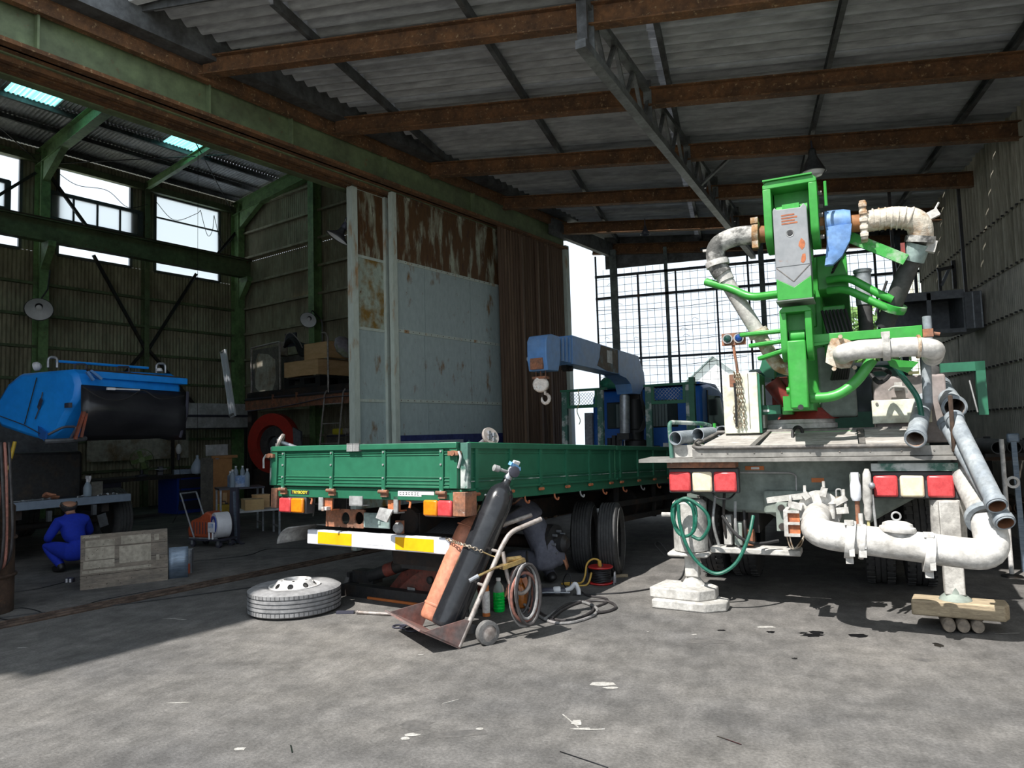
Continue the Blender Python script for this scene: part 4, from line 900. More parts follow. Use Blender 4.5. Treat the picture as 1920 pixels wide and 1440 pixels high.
# gland and bracket where the pipe leaves the tank
gl = B().lathe([(.10, 0), (.165, 0), (.17, .03), (.12, .05), (.12, .10)], (1.42, .05, .85), (0, 1, -.05), 26).build('pipe_gland', 'concrete_dirty', pt)
for a, L_ in ((75, .20), (125, .19), (165, .24), (30, .24), (5, .22)):
    d_ = Vector((cos(radians(a)), 0, sin(radians(a)))); c = Vector((1.42, .03, .85))
    B().beam(c+d_*.13, c+d_*L_, .05, .06, (0, 1, 0)).build('gland_ear', 'concrete_dirty', gl); B().cyl(c+d_*(L_-.02)+Vector((0, -.02, .02)), c+d_*(L_-.02)+Vector((0, -.0, .07)), .012, 8).build('gland_bolt', 'concrete_dirty', gl)
B().beam((1.02, .1, .93), (1.32, .06, .975), .06, .045).build('gland_arm', 'concrete_dirty', gl)
b = B()
b.box(1.185, 1.215, -.38, -.1, .70, .90).box(1.215, 1.30, -.38, -.36, .70, .722).box(1.215, 1.30, -.38, -.36, .79, .81).box(1.215, 1.30, -.38, -.36, .88, .90)
b.build('open_bracket', 'concrete_dirty', pt)
B().box(1.215, 1.30, -.355, -.345, .71, .89).build('bracket_back', 'orange_rust', pt)
B().box(1.10, 1.185, -.08, .1, .70, .92).build('bracket_arm', 'pump_grey', pt)
for z in (.74, .89): B().lathe([(.0, 0), (.026, 0), (.026, .05)], (1.145, -.13, z), (0, 1, 0), 12).build('pin', 'dark_metal', pt)
for k in range(2): B().tube(spline([(1.17+.02*k, -.05, .66), (1.2+.02*k, -.06, .56), (1.27, -.04, .58+.03*k), (1.3, 0, .66)], 6), .006, 6).build('safety_chain', 'chain_metal', pt)
# valves beside the lid
B().box(1.66, 1.74, .0, .2, .98, 1.16).build('valve_plate', 'pump_grey', pt, bevel=.015)
B().lathe([(.028, 0), (.04, .03), (.04, .12), (.03, .16), (.03, .22)], (1.70, -.04, .95), (0, 0, 1), 14).build('valve_body', 'bumper_white', pt)
B().cyl((1.705, -.03, .70), (1.705, -.03, .97), .018, 10).build('valve_pipe', 'rust_bracket', pt)
B().lathe([(.02, 0), (.03, .06), (.026, .12), (.035, .16), (.03, .36), (.015, .40)], (1.775, -.05, .80), (.03, 0, 1), 14).build('ball_valve', 'concrete_dirty', pt)
B().ball((1.815, -.07, 1.07), .026).build('valve_knob', 'steel_grey', pt)
B().cyl((1.78, -.05, .66), (1.775, -.05, .82), .011, 8).build('valve_pipe', 'rope_yellow', pt)
B().cyl((1.83, -.04, .66), (1.815, -.04, 1.0), .010, 8).build('air_line', 'grey_plate', pt)
B().box(1.55, 1.60, .05, .1, .90, .97).build('padlock', 'chain_metal', pt)
B().tube(fillet([(1.555, .075, .97), (1.555, .075, 1.03), (1.595, .075, 1.03), (1.595, .075, .97)], .02), .007, 7).build('padlock_shackle', 'grey_plate', pt)
B().lathe([(.0, 0), (.02, 0), (.024, .05), (.02, .1), (.03, .12), (0, .14)], (1.52, -.0, .80), (0, 0, 1), 12).build('grease_cup', 'concrete_dirty', pt)
# control box with chain and beacon lamps
cx = B().box(.665, .965, .28, .68, 1.50, 2.04).build('control_cabinet', 'cream_box', pt, bevel=.006)
B().box(.885, .890, .277, .28, 1.54, 2.03).build('cabinet_seam', 'tube_dark', cx)
B().box(.965, .985, .29, .68, 1.50, 2.02).build('cabinet_side', 'truck_green', cx)
B().box(.73, .78, .276, .28, 1.92, 2.03).build('rust_stain', 'rust_bracket', cx)
def chain(b, pts, r=.012):
    for i, p in enumerate(pts[:-1]):
        d = (pts[i+1]-p); x, y, dd = axes(d)
        o_, q = (x, dd) if i % 2 else (y, dd); c = (p+pts[i+1])/2; L_ = d.length*.72
        b.tube([c+q*L_*cos(a*pi/4)+o_*r*sin(a*pi/4) for a in range(8)], .0035, 5, True)
for k in range(3):
    bb = B(); chain(bb, spline([(.775+.02*k, .265, 2.05), (.79+.022*k, .255, 1.85), (.76+.04*k, .25, 1.68), (.78+.03*k, .255, 1.55)], 5)); tag(bb.build('chain', 'chain_metal', pt), kind='stuff')
B().tube([(.775, .25, 1.95), (.78, .245, 1.80), (.775, .245, 1.56)], .010, 8).build('lever', 'black', pt)
B().tube(spline([(.80, .3, 2.04), (.795, .3, 2.12), (.785, .3, 2.2), (.775, .3, 2.31)], 4), .013, 8).build('beacon_rod', 'rust_bracket', pt)
bc = B().box(.68, .885, .28, .31, 2.295, 2.405).build('beacon_plate', 'rust_bracket', pt)
for x, m_ in ((.733, 'lens_green'), (.830, 'lens_blue')):
    k = B().lathe([(.032, 0), (.045, .005), (.045, .02), (.034, .02)], (x, .28, 2.353), (0, -1, 0), 18, True).build('beacon_bezel', 'grey_plate', bc); B().lathe([(.034, 0), (.034, .015), (.025, .032), (0, .04)], (x, .28, 2.353), (0, -1, 0), 18).build('beacon_lens', m_, k)
# pipes and rail stored at the left of the deck
for p, q, r in (((.27, .05, 1.475), (.55, 1.2, 1.50), .062), ((.43, .25, 1.50), (.66, 1.4, 1.52), .06), ((.60, .5, 1.52), (.8, 1.6, 1.53), .055)):
    o = B().pipe(p, q, r, r*.88).build('stored_pipe', 'grey_pipe', pt)
B().box(.22, .5, .12, .3, 1.3, 1.41).build('pipe_saddle', 'concrete_dirty', pt)
B().tube(fillet([(.22, .1, 1.30), (.21, .1, 1.62), (.42, .6, 1.60), (.46, .7, 1.58)], .05), .020, 10).build('hand_rail', 'worn_green', pt)
for x in (.40, .52): B().tube([(x, .6, 1.3), (x, .6, 1.6)], .015, 8).build('rail_post', 'pump_green', pt)
# turntable
B().lathe([(.31, 0), (.33, .01), (.33, .05), (.31, .06), (.31, .09), (0, .1)], (1.25, .78, 1.52), (0, 0, 1), 34).build('turntable', 'white_pipe', pt)
B().lathe([(.27, 0), (.2, .10), (0, .1)], (1.33, .75, 1.61), (0, 0, 1), 30).build('turret_cone', 'red_box', pt)
B().box(1.02, 1.20, .85, 1.15, 1.72, 2.02).build('red_motor', 'red_box', pt, bevel=.03)
B().cyl((1.03, .8, 1.98), (1.2, .85, 1.72), .08, 14).build('red_duct', 'red_box', pt)
B().box(.98, 1.14, .40, .55, 1.66, 1.745).build('green_case', 'truck_green', pt, bevel=.006)
B().box(.99, 1.04, .395, .4, 1.685, 1.705).build('white_tag', 'sticker_white', pt)
B().box(1.16, 1.24, .3, .5, 1.655, 1.72).build('green_case', 'pump_green', pt)
B().tube([(.985, .42, 1.56), (.995, .42, 1.93)], .008, 7).build('antenna_rod', 'bumper_white', pt)
B().box(.94, 1.0, .38, .6, 1.54, 1.66).build('grey_case', 'concrete_dirty', pt)
B().prism([(.93, 2.1), (.98, 2.25), (1.06, 2.2), (1.06, 2.0), (.99, 2.02)], .8, 1.0, 'xz').build('guide_plate', 'truck_green', pt)
B().box(1.18, 1.52, .72, 1.25, 1.62, 3.1).build('boom_pedestal', 'pump_green', pt, bevel=.02)
B().box(1.50, 1.74, .35, 7.2, 2.72, 3.02).build('boom_section', 'pump_green', pt, bevel=.01)
B().box(1.20, 1.46, .7, 7.2, 2.45, 2.8).build('boom_section', 'pump_green', pt, bevel=.01)
B().box(1.52, 1.70, .5, 6.0, 2.15, 2.6).build('boom_section', 'pump_green', pt, bevel=.01)
B().box(1.45, 1.75, .6, 1.4, 1.62, 2.25).build('valve_bank', 'pump_grey', pt, bevel=.02)
for k in range(7): B().tube(spline([(1.52+.03*k, .45, 2.55), (1.56+.035*k, .35, 2.35-.03*k), (1.60+.02*k, .42, 2.12), (1.56+.02*k, .55, 1.95)], 5), .014, 7).build('hydraulic_hose', 'black', pt)
for k in range(6): B().tube(spline([(1.58, .42, 2.85+.03*k), (1.63+.015*k, .34, 2.87+.03*k), (1.66+.02*k, .36, 2.95+.025*k)], 4), .010, 6).build('hydraulic_hose', 'black', pt)
# upper knuckle
Yb = -.24
def fork(x0, x1, z0, z1, t, y0, y1, r, nm, m_):
    """a fork: two cheeks with round lower ends, joined by a head"""
    hp = [(x0, z1-.03), (x0+.03, z1), (x1-.03, z1), (x1, z1-.03), (x1, z1-t), (x0, z1-t)]
    h = B().prism(hp, y0, y1, 'xz').build(nm, m_, pt, bevel=.006)
    for a, b_ in ((x0, x0+t), (x1-t, x1)):
        ym = (y0+y1)/2; hw = (y1-y0)/2
        pl = [(y1, z1-t+.001), (y0, z1-t+.001), (y0, z0+r)]+[(ym+hw*cos(q), z0+r+r*sin(q)) for q in [radians(w_) for w_ in (200, 225, 250, 270, 290, 315, 340)]]+[(y1, z0+r)]
        B().prism(pl, a, b_, 'yz').build('cheek', m_, h, bevel=.006)
    return h
up = fork(1.15, 1.56, 3.0, 3.56, .062, Yb, Yb+.42, .14, 'upper_knuckle', 'pump_green')
B().box(1.155, 1.53, Yb-.02, Yb+.3, 3.56, 3.572).build('knuckle_cap', 'pump_green', up)
B().box(1.22, 1.49, Yb+.2, Yb+.42, 2.9, 3.50).build('knuckle_back', 'pump_green', up)
B().cyl((1.23, Yb+.12, 3.32), (1.48, Yb+.12, 3.32), .05, 16).box(1.29, 1.42, Yb+.04, Yb+.2, 3.27, 3.36).build('link_drum', 'pump_green_worn', up)
bb = B()
for k in range(5): bb.bolt((1.562, Yb+.08+.07*(k % 2), 3.06+.09*k), (1, 0, 0), .018, .03)
tag(bb.build('cheek_bolts', 'tube_dark', up), kind='stuff')
B().cyl((1.62, Yb+.05, 3.3), (1.62, Yb+.05, 3.50), .012, 8).build('grease_nipple', 'pump_green', up)
ym = Yb-.03
arm = B()
arm.prism([(1.222, 2.83), (1.222, 3.30), (1.235, 3.325), (1.255, 3.305), (1.43, 3.30), (1.455, 3.33), (1.478, 3.30), (1.482, 2.83)], ym, ym+.26, 'xz')
ua = arm.build('upper_arm', 'boom_grey', pt, bevel=.006)
B().prism([(1.222, 2.565), (1.222, 2.74), (1.352, 2.66), (1.482, 2.74), (1.482, 2.56)], ym, ym+.26, 'xz').build('arm_foot', 'pump_green', ua, bevel=.004)
B().prism([(1.222, 2.74), (1.222, 2.829), (1.482, 2.829), (1.482, 2.74), (1.352, 2.66)], ym, ym+.26, 'xz').build('arm_middle', 'boom_grey', ua)
for p, q in (((1.225, 2.83), (1.352, 2.705)), ((1.352, 2.705), (1.479, 2.83))): B().beam((p[0], ym-.001, p[1]), (q[0], ym-.001, q[1]), .005, .006).build('weld_seam', 'tube_dark', ua)
B().lathe([(0, 0), (.024, 0), (.026, .003), (.03, .004), (.03, 0)], (1.345, ym, 3.10), (0, -1, 0), 16).build('hole_rim', 'grey_plate', ua)
B().lathe([(0, .0), (.019, 0), (.019, .006), (0, .006)], (1.345, ym, 3.10), (0, -1, 0), 14).build('dark_hole_disc', 'dark_metal', ua)  # dark disc stands in for a shaded hole in the arm face
for k in range(4): B().box(1.285, 1.405-.02*(k % 2), ym-.002, ym, 3.175+k*.023, 3.187+k*.023).build('rust_line', 'orange_rust', ua)
B().box(1.21, 1.49, ym-.01, ym+.3, 2.552, 2.562).build('arm_plate', 'pump_grey', ua)
for cx_, cz_, q_ in ((1.43, 3.0, 1), (1.435, 2.88, 0)): B().prism([(cx_+.028*cos(k*.9)*(.6+.5*((k*7+q_) % 3)/2), cz_+.045*sin(k*.9)*(.6+.5*((k*5+q_) % 3)/2)) for k in range(7)], ym-.0015, ym, 'xz').build('rust_patch', 'orange_rust', ua)
# lower knuckle
lk = fork(1.222, 1.462, 2.08, 2.52, .05, Yb+.05, Yb+.35, .1, 'lower_knuckle', 'pump_green')
B().box(1.272, 1.412, Yb+.2, Yb+.35, 2.1, 2.47).build('knuckle_back', 'pump_green', lk)
B().cyl((1.285, Yb+.16, 2.285), (1.40, Yb+.16, 2.285), .05, 16).build('link_drum', 'pump_green_worn', lk)
B().box(1.267, 1.407, Yb+.03, Yb+.2, 1.69, 2.24).build('lower_arm', 'pump_green', pt, bevel=.012)
B().lathe([(.022, 0), (.022, .01)], (1.345, Yb+.03, 1.70), (0, -1, 0), 12).build('dark_notch_disc', 'dark_metal', pt)  # dark disc stands in for the shaded notch at the arm's foot
B().cyl((1.24, Yb+.12, 1.84), (1.27, Yb+.12, 1.84), .03, 12).build('arm_pin', 'pump_green', pt)
B().box(1.20, 1.43, Yb+.2, .75, 1.68, 1.80).build('arm_root', 'pump_green', pt)
# pipe on the left of the boom
lp = [(1.16, .0, 3.185), (1.0, .0, 3.20), (.80, .0, 3.19), (.70, .02, 3.02), (.78, .05, 2.85)]
B().tube([(1.16, .0, 3.185), (1.08, .0, 3.195)], .072, 18).build('boom_pipe', 'brown_pipe', pt)
B().tube(fillet([(1.08, .0, 3.195), (.86, .0, 3.21), (.70, .02, 3.15), (.71, .04, 2.98), (.755, .05, 2.90)], .14, 6), .082, 18).build('boom_elbow', 'crusty_dark', pt, 60)
ring((1.055, 0, 3.198), (1, 0, -.05), .075, .105, .05, 'pipe_clamp', 'crusty_pipe', pt)
B().cb((1.055, -.06, 3.30), (.06, .06, .05)).cb((1.055, -.08, 3.09), (.05, .05, .06)).build('clamp_lever', 'crusty_pipe', pt)
ring((.715, .04, 3.0), (.2, .05, -1), .08, .10, .05, 'pipe_clamp', 'white_pipe', pt)
B().tube([(.735, .05, 2.96), (.78, .06, 2.84)], .072, 18).build('boom_pipe', 'white_pipe', pt)
B().tube([(.78, .06, 2.84), (1.02, .1, 2.36)], .062, 18).build('boom_pipe', 'concrete_dirty', pt)
B().tube(fillet([(1.02, .1, 2.36), (1.11, .12, 2.16), (1.17, .14, 2.06), (1.28, .16, 2.03)], .08), .058, 18).build('boom_pipe', 'crusty_pipe', pt)
ring((1.02, .1, 2.36), (.24, .04, -.48), .058, .085, .05, 'pipe_clamp', 'crusty_pipe', pt)
B().cb((.62, .05, 3.13), (.05, .03, .02)).build('clamp_lever', 'white_pipe', pt)
B().tube(fillet([(.60, .1, 2.86), (.84, .0, 2.75), (.98, -.02, 2.655), (1.22, -.1, 2.645)], .12), [.034]*8, 12).build('pipe_stay', 'pump_green', pt)
for k, (xa, z, zb) in enumerate(((.88, 2.345, 2.345), (.95, 2.245, 2.26), (1.02, 2.13, 2.18))): B().beam((xa, .02, z), (1.24, -.05, zb), .06, .035).build('pipe_bracket', 'pump_green', pt, bevel=.01)
# pipe on the right of the boom
B().tube([(1.56, .0, 3.195), (1.9, .0, 3.165)], .070, 18).build('boom_pipe', 'brown_pipe', pt)
bw = []
for i, (x, z, ry, rz) in enumerate(((1.60, 3.205, .10, .10), (1.66, 3.20, .105, .105), (1.74, 3.19, .105, .11), (1.79, 3.185, .10, .10))):
    bw.append([(x, -.0+ry*cos(2*pi*k/14), z+rz*sin(2*pi*k/14)) for k in range(14)])
wr_ = B().loft(bw).build('blue_wrap', 'blue_wrap', pt, 60)
B().loft([[(x+dx, -.07+.03*sy, z) for dx, sy in ((-w_, -1), (0, -1.6), (w_, -1), (w_, 1), (0, 1.2), (-w_, 1))] for x, z, w_ in ((1.70, 3.15, .095), (1.69, 3.02, .085), (1.65, 2.90, .06), (1.61, 2.84, .03))]).build('wrap_tail', 'blue_wrap', wr_, 60)
k = B().box(1.855, 1.905, -.10, .10, 3.01, 3.33).build('pipe_clamp', 'crusty_pipe', pt, bevel=.012)
for q in range(5): B().box(1.85, 1.91, -.11, -.095, 3.03+.06*q, 3.065+.06*q).build('clamp_tooth', 'crusty_pipe', k, bevel=.006)
B().tube(fillet([(1.9, .0, 3.175), (2.12, .0, 3.18), (2.27, .02, 3.13), (2.28, .06, 2.98)], .16, 7), [.085]*9+[.092]*8+[.085], 18).build('boom_elbow', 'crusty_pipe', pt, 60)
for q in range(7):
    a = q/6; ring((1.95+.26*a, 0, 3.18-.03*a*a), (1, 0, -.35*a*a), .084, .090, .012, 'elbow_rib', 'crusty_pipe', pt, 18)
B().cb((2.36, .02, 3.16), (.09, .05, .06), (0, -.4, 0)).tube([(2.37, .02, 3.18), (2.41, .02, 3.25)], .008, 6).build('clamp_lever', 'white_pipe', pt)
ring((2.27, .06, 2.99), (-.2, .2, -1), .08, .105, .05, 'pipe_clamp', 'crusty_dark', pt)
B().tube([(2.26, .08, 2.96), (2.21, .12, 2.84)], .088, 18).build('pipe_sleeve', 'plate_teal', pt)
B().tube([(2.22, .11, 2.88), (1.99, .35, 2.36)], .072, 18).build('boom_pipe', 'black_pipe', pt)
B().cb((2.34, .06, 2.92), (.07, .06, .09), (0, .3, 0)).build('clamp_lever', 'concrete_dirty', pt)
B().box(2.13, 2.16, .02, .05, 2.86, 2.97).build('red_patch', 'red_box', pt)
B().beam((1.74, .05, 3.10), (2.16, .02, 2.83), .03, .085, (0, 0, 1)).build('pipe_stay', 'pump_green_worn', pt)
for pts in ([(1.58, .3, 2.79), (1.74, .25, 2.79), (1.98, .2, 2.60), (2.06, .2, 2.555)], [(1.58, .3, 2.70), (1.72, .25, 2.69), (1.95, .2, 2.53), (2.04, .2, 2.475)]): B().tube(fillet(pts, .1), .032, 12).build('pipe_stay', 'pump_green', pt)
ring((2.06, .26, 2.5), (-.4, .4, -.9), .07, .1, .06, 'pipe_clamp', 'pump_green_worn', pt)
B().tube([(1.86, .8, 2.2), (1.86, .8, 2.62)], .06, 16).build('standing_pipe', 'black_pipe', pt)
B().pipe((1.86, .8, 2.62), (1.86, .8, 2.93), .068, .058).build('standing_pipe', 'grey_pipe', pt); ring((1.86, .8, 2.93), (0, 0, 1), .06, .075, .03, 'pipe_collar', 'grey_pipe', pt)
B().tube([(1.95, .8, 2.55), (2.05, .8, 2.82)], .012, 7).build('stay_rod', 'dark_metal', pt)
# green beam and lower elbow pipe
B().box(1.46, 1.98, -.02, .06, 2.225, 2.295).build('side_beam', 'pump_green', pt, bevel=.004); B().box(1.95, 2.235, -.03, .07, 2.205, 2.30).build('side_beam', 'pump_green', pt, bevel=.004)
B().prism([(1.46, 2.225), (1.76, 2.225), (1.46, 2.20)], -.03, .05, 'xz').build('beam_gusset', 'pump_green', pt)
B().cb((2.27, -.02, 2.235), (.07, .06, .06)).cyl((2.29, -.02, 2.235), (2.35, -.02, 2.22), .013, 8).build('brass_valve', 'rust_bracket', pt)
B().tube([(2.28, .1, 2.05), (2.28, .1, 2.38)], .032, 12).build('grey_post', 'grey_pipe', pt)
B().tube([(2.25, .15, 1.70), (2.26, .15, 2.1)], .035, 12).build('grey_post', 'grey_pipe', pt)
fl_ = B().prism([(1.655+.105*cos(a)*(1 if i % 3 else 1.25), 2.125+.125*sin(a)*(1 if i % 3 else 1.12)) for i, a in enumerate([2*pi*k/12+.5 for k in range(12)])], -.05, -.02, 'xz').build('pipe_flange', 'crusty_pipe', pt)
B().tube(fillet([(1.67, .05, 2.11), (1.67, -.16, 2.11), (1.78, -.18, 2.13), (2.18, -.16, 2.125), (2.30, -.12, 2.10), (2.30, .1, 2.06)], .1, 6), .075, 18).build('lower_elbow', 'white_pipe', pt, 60)
ring((1.975, -.17, 2.13), (1, 0, 0), .073, .10, .05, 'pipe_clamp', 'concrete_dirty', pt)
B().cb((1.975, -.25, 2.16), (.035, .03, .11)).cb((1.975, -.2, 2.23), (.06, .05, .04)).build('clamp_lever', 'concrete_dirty', pt)
ring((2.19, -.16, 2.123), (1, .1, -.05), .073, .088, .02, 'weld_ring', 'crusty_pipe', pt)
for p in ((1.66, -.06, 2.255), (1.60, -.06, 2.0), (1.75, -.06, 2.0)): B().bolt(p, (0, -1, 0), .018, .02).build('flange_bolt', 'crusty_pipe', pt)
B().tube(fillet([(1.41, -.05, 1.775), (1.60, -.05, 1.775), (1.75, -.02, 1.88), (1.88, .0, 2.06)], .12), .042, 14).build('pipe_stay', 'pump_green', pt)
B().add([(1.98, .0, 2.06), (2.20, .02, 2.02), (2.12, .02, 1.94), (2.0, .0, 2.0), (1.98, .04, 2.06), (2.20, .06, 2.02), (2.12, .06, 1.94), (2.0, .04, 2.0)], [(0, 1, 2, 3), (7, 6, 5, 4), (0, 4, 5, 1), (1, 5, 6, 2), (2, 6, 7, 3), (3, 7, 4, 0)]).build('green_plate', 'pump_green', pt)
B().tube(spline([(2.02, .1, 2.03), (2.1, .15, 1.9), (2.18, .15, 1.75), (2.2, .15, 1.6)], 5), .022, 9).build('water_hose', 'hose_green', pt)
B().tube(spline([(1.86, .2, 1.98), (1.92, .1, 1.88), (2.0, .2, 1.95), (1.95, .3, 2.0)], 6, True), .018, 8).build('coiled_hose', 'black', pt)
# tank and plates behind the pipes
B().box(1.88, 2.42, .55, 1.4, 1.38, 1.95).build('water_tank', 'pinkish', pt, bevel=.02)
B().box(1.86, 2.30, .50, .535, 1.55, 1.75).build('splash_plate', 'cream_box', pt, bevel=.006)
B().bolt((1.90, .50, 1.72), (0, -1, 0), .012, .01).build('plate_bolt', 'tube_dark', pt)
B().cb((2.07, .52, 1.86), (.06, .05, .07)).tube(fillet([(2.0, .5, 1.83), (2.03, .48, 1.86), (2.12, .48, 1.85), (2.13, .5, 1.80)], .02), .01, 7).build('tank_valve', 'concrete_dirty', pt)
B().box(2.15, 2.23, .5, .51, 1.955, 1.98).build('small_tag', 'rope_yellow', pt)
B().box(2.42, 2.75, .9, .98, 1.98, 2.06).box(2.68, 2.75, .9, .98, 1.6, 2.06).build('green_frame', 'truck_green', pt)
B().box(2.37, 2.40, -.05, -.02, 1.32, 1.75).build('pipe_stake', 'dark_rust', pt, bevel=.01)
B().tube([(2.62, .5, 1.62), (2.58, .5, 1.88)], .006, 7).build('marker_rod', 'cart_steel' if 'cart_steel' in MT else 'grey_plate', pt)

# hose, loose pipes and blocks: things of their own
def pl(pts): return [PU.W(p) for p in pts]
hp = []
for t in range(34):
    a = t/33*2*pi*2.7
    hp.append((.34+(.10+.014*sin(t*.9))*cos(a)*(1 if t < 20 else 1.0), -.03-.008*(t % 5), .79+(.155+.014*cos(t*.6))*sin(a)))
hs = B().tube(spline(hp, 3), .014, 8).build('hose_coil', 'hose_green'); hs.data.transform(Matrix.Rotation(PU.rz, 4, 'Z')); hs.data.transform(Matrix.Translation(PU.o))
for nm_, pts in (('hose_loop', [(.30, -.06, .93), (.38, -.06, .95), (.52, -.06, .85), (.555, -.06, .73), (.48, -.06, .61), (.40, -.06, .63)]), ('hose_tail', [(.30, -.07, .90), (.31, -.08, .72), (.38, -.08, .50), (.5, -.07, .36), (.62, -.06, .325), (.76, -.04, .42), (.86, .0, .62), (.90, .08, .80)])):
    o = B().tube(spline([PU.W(p) for p in pts], 6), .015, 8).build(nm_, 'hose_green' if nm_ == 'hose_loop' else 'hose_green', hs)
tag(hs, 'green water hose hung in coils under the pump truck tail lamps', 'hose')
def loose(name, p, q, r, m_, label, collar=True, inner='pipe_inside', grp=None):
    P, Q = Vector(p), Vector(q); e_ = empty(name, None, P, label=label, cat='pipe', group=grp); d = Q-P
    B().pipe((0, 0, 0), d, r, r*.88, 24).build('tube_wall', m_, e_)
    if collar:
        n_ = d.normalized()
        for t in (0, d.length): ring(n_*(t+(.035 if t == 0 else -.035)), n_, r*.9, r*1.13, .05, 'end_collar', m_, e_, 24)
    B().lathe([(r*.875, .004), (r*.86, .5), (0, .5)], (0, 0, 0), d, 24, cap=False).build('bore', inner, e_)
    return e_
A = lambda px, py, y: PU.W(PU.at(px, py, y=y))
loose('delivery_pipe_length', A(1716, 824, -.12), A(1738, 722, .9), .068, 'grey_pipe', 'grey steel pipe lying over the rear deck edge of the pump truck', True)
loose('delivery_pipe_length', A(1738, 722, .92), A(1752, 688, 1.5), .070, 'black_pipe', 'short black pipe butted behind the grey pipe on the pump truck deck', False)
loose('delivery_pipe_length', A(1790, 764, .15), A(1762, 722, 1.3), .078, 'grey_pipe', 'wide rusty-mouthed pipe resting above the bundle beside the pump truck', True)
loose('delivery_pipe_length', A(1870, 950, -.66), A(1787, 780, .12), .058, 'grey_pipe', 'upper long grey pipe slung down the side of the pump truck', True, 'pipe_rust')
loose('delivery_pipe_length', A(1886, 982, -.62), A(1772, 790, .25), .056, 'grey_pipe', 'lower long grey pipe slung down the side of the pump truck', True, 'pipe_rust')
def block(name, pts, z0, z1, m_, label, cat='block', bev=.012, grp=None):
    c = Vector((sum(p[0] for p in pts)/len(pts), sum(p[1] for p in pts)/len(pts), 0))
    o = B().prism([(p[0]-c.x, p[1]-c.y) for p in pts], 0, z1-z0, 'xy').build(name, m_, None, 38, bev)
    o.location = PU.W((c.x, c.y, z0)); o.rotation_euler = (0, 0, PU.rz); return tag(o, label, cat, grp)
block('outrigger_pad', [(.03, -.10), (.50, -.14), (.66, -.02), (.66, .13), (.55, .20), (.06, .22)], 0, .078, 'concrete_dirty', 'lower pale worn plank under the left outrigger of the pump truck', 'plank')
block('outrigger_pad', [(.0, -.04), (.44, -.09), (.56, .04), (.56, .18), (.46, .30), (.06, .32)], .078, .17, 'concrete_dirty', 'upper thick pale plank directly beneath the left outrigger foot', 'plank')
block('timber_beam', [(2.03, -.06), (2.62, -.09), (2.66, .0), (2.66, .14), (2.06, .16)], .098, .212, 'timber', 'thick brown timber beam under the right outrigger foot of the pump truck', 'timber')
for k in range(3):
    x = 2.265+.092*k
    o = B().lathe([(0, 0), (.04, .0), (.046, .02), (.047, .38), (0, .38)], (0, 0, 0), (0, 1, 0), 14).build('log', 'log_wood'); o.scale = (.96, 1, 1.05)
    o.location = PU.W((x, -.13+.02*k, .0495)); o.rotation_euler = (0, 0, PU.rz)
    tag(o, 'short round log under the right outrigger beam, '+('on the truck tyre side', 'between the two other logs', 'on the side of the slate wall')[k], 'log', 'logs under the right outrigger beam')

# ------------------------------------------------------------------ things on the floor around the trucks
mat('dusty_tyre', (.27, .27, .275), (.20, .20, .205), 4, .5, .12, .85, bump=.2)
mat('dusty_rim', (.62, .61, .60), (.46, .45, .44), 6, .52, .1, .6, 0, (.30, .20, .14), .72, 12)
mat('tyre_specked', (.040, .040, .042), (.055, .055, .055), 6, .5, .1, .75, 0, (.55, .55, .55), .80, 26, bump=.15)
mat('jack_red', (.22, .05, .035), (.10, .045, .035), 6, .52, .12, .6, 0, (.02, .02, .02), .62, 9)
mat('cyl_black', (.016, .017, .020), (.03, .032, .036), 5, .58, .1, .2, 0, (.28, .22, .19), .71, 12, var=.1)
mat('cyl_orange', (.52, .20, .12), (.42, .17, .10), 5, .5, .12, .6, 0, (.55, .42, .36), .70, 12)
mat('cart_steel', (.38, .35, .33), (.24, .20, .18), 8, .52, .12, .5, .3)
mat('cart_red', (.26, .12, .10), (.16, .13, .125), 5, .5, .12, .6, .2)
mat('wheel_rubber', (.16, .155, .15), (.1, .1, .1), 8, .5, .1, .8)
mat('brass', (.42, .30, .12), (.25, .18, .1), 12, .5, .1, .4, .7)
mat('hose_black', (.022, .02, .022), (.05, .045, .045), 8, .5, .1, .5)
mat('hose_red', (.30, .12, .09), (.2, .09, .07), 8, .5, .1, .6)
mat('hose_grey', (.24, .23, .23), (.15, .15, .15), 8, .5, .1, .55)
mat('valve_blue', (.05, .22, .5), (.2, .4, .65), 20, .5, .1, .4)
mat('green_liquid', (.0, .50, .05), (.0, .62, .08), 12, .5, .15, .15)
mat('clear_plastic', (.55, .62, .58), var=.05, rough=.15, glass=.6)
mat('can_white', (.78, .76, .74), (.7, .3, .1), 9, .68, .05, .35)
mat('can_orange', (.60, .19, .05), var=.1, rough=.4)
mat('oil_amber', (.34, .11, .015), (.26, .08, .01), 8, .5, .1, .25)
mat('leather', (.50, .22, .12), (.40, .17, .10), 6, .5, .12, .8)
mat('reel_red', (.52, .03, .03), (.45, .03, .03), 9, .5, .1, .35, var=.08)
mat('cord_yellow', (.55, .34, .06), var=.1, rough=.5)
mat('tool_white', (.72, .72, .74), var=.06, rough=.4)
mat('tool_dark', (.05, .05, .07), var=.1, rough=.4)
mat('cloth_blue', (.005, .025, .36), (.006, .03, .42), 7, .5, .2, .85, var=.12)
mat('cloth_grey', (.15, .155, .195), (.11, .115, .15), 6, .5, .2, .9, var=.14, bump=1., bscale=16)
mat('skin', (.42, .22, .14), (.38, .19, .12), 12, .5, .2, .55, var=.05)
mat('hair', (.02, .018, .018), (.05, .045, .045), 60, .5, .1, .8)
mat('boot', (.014, .013, .014), var=.2, rough=.45)

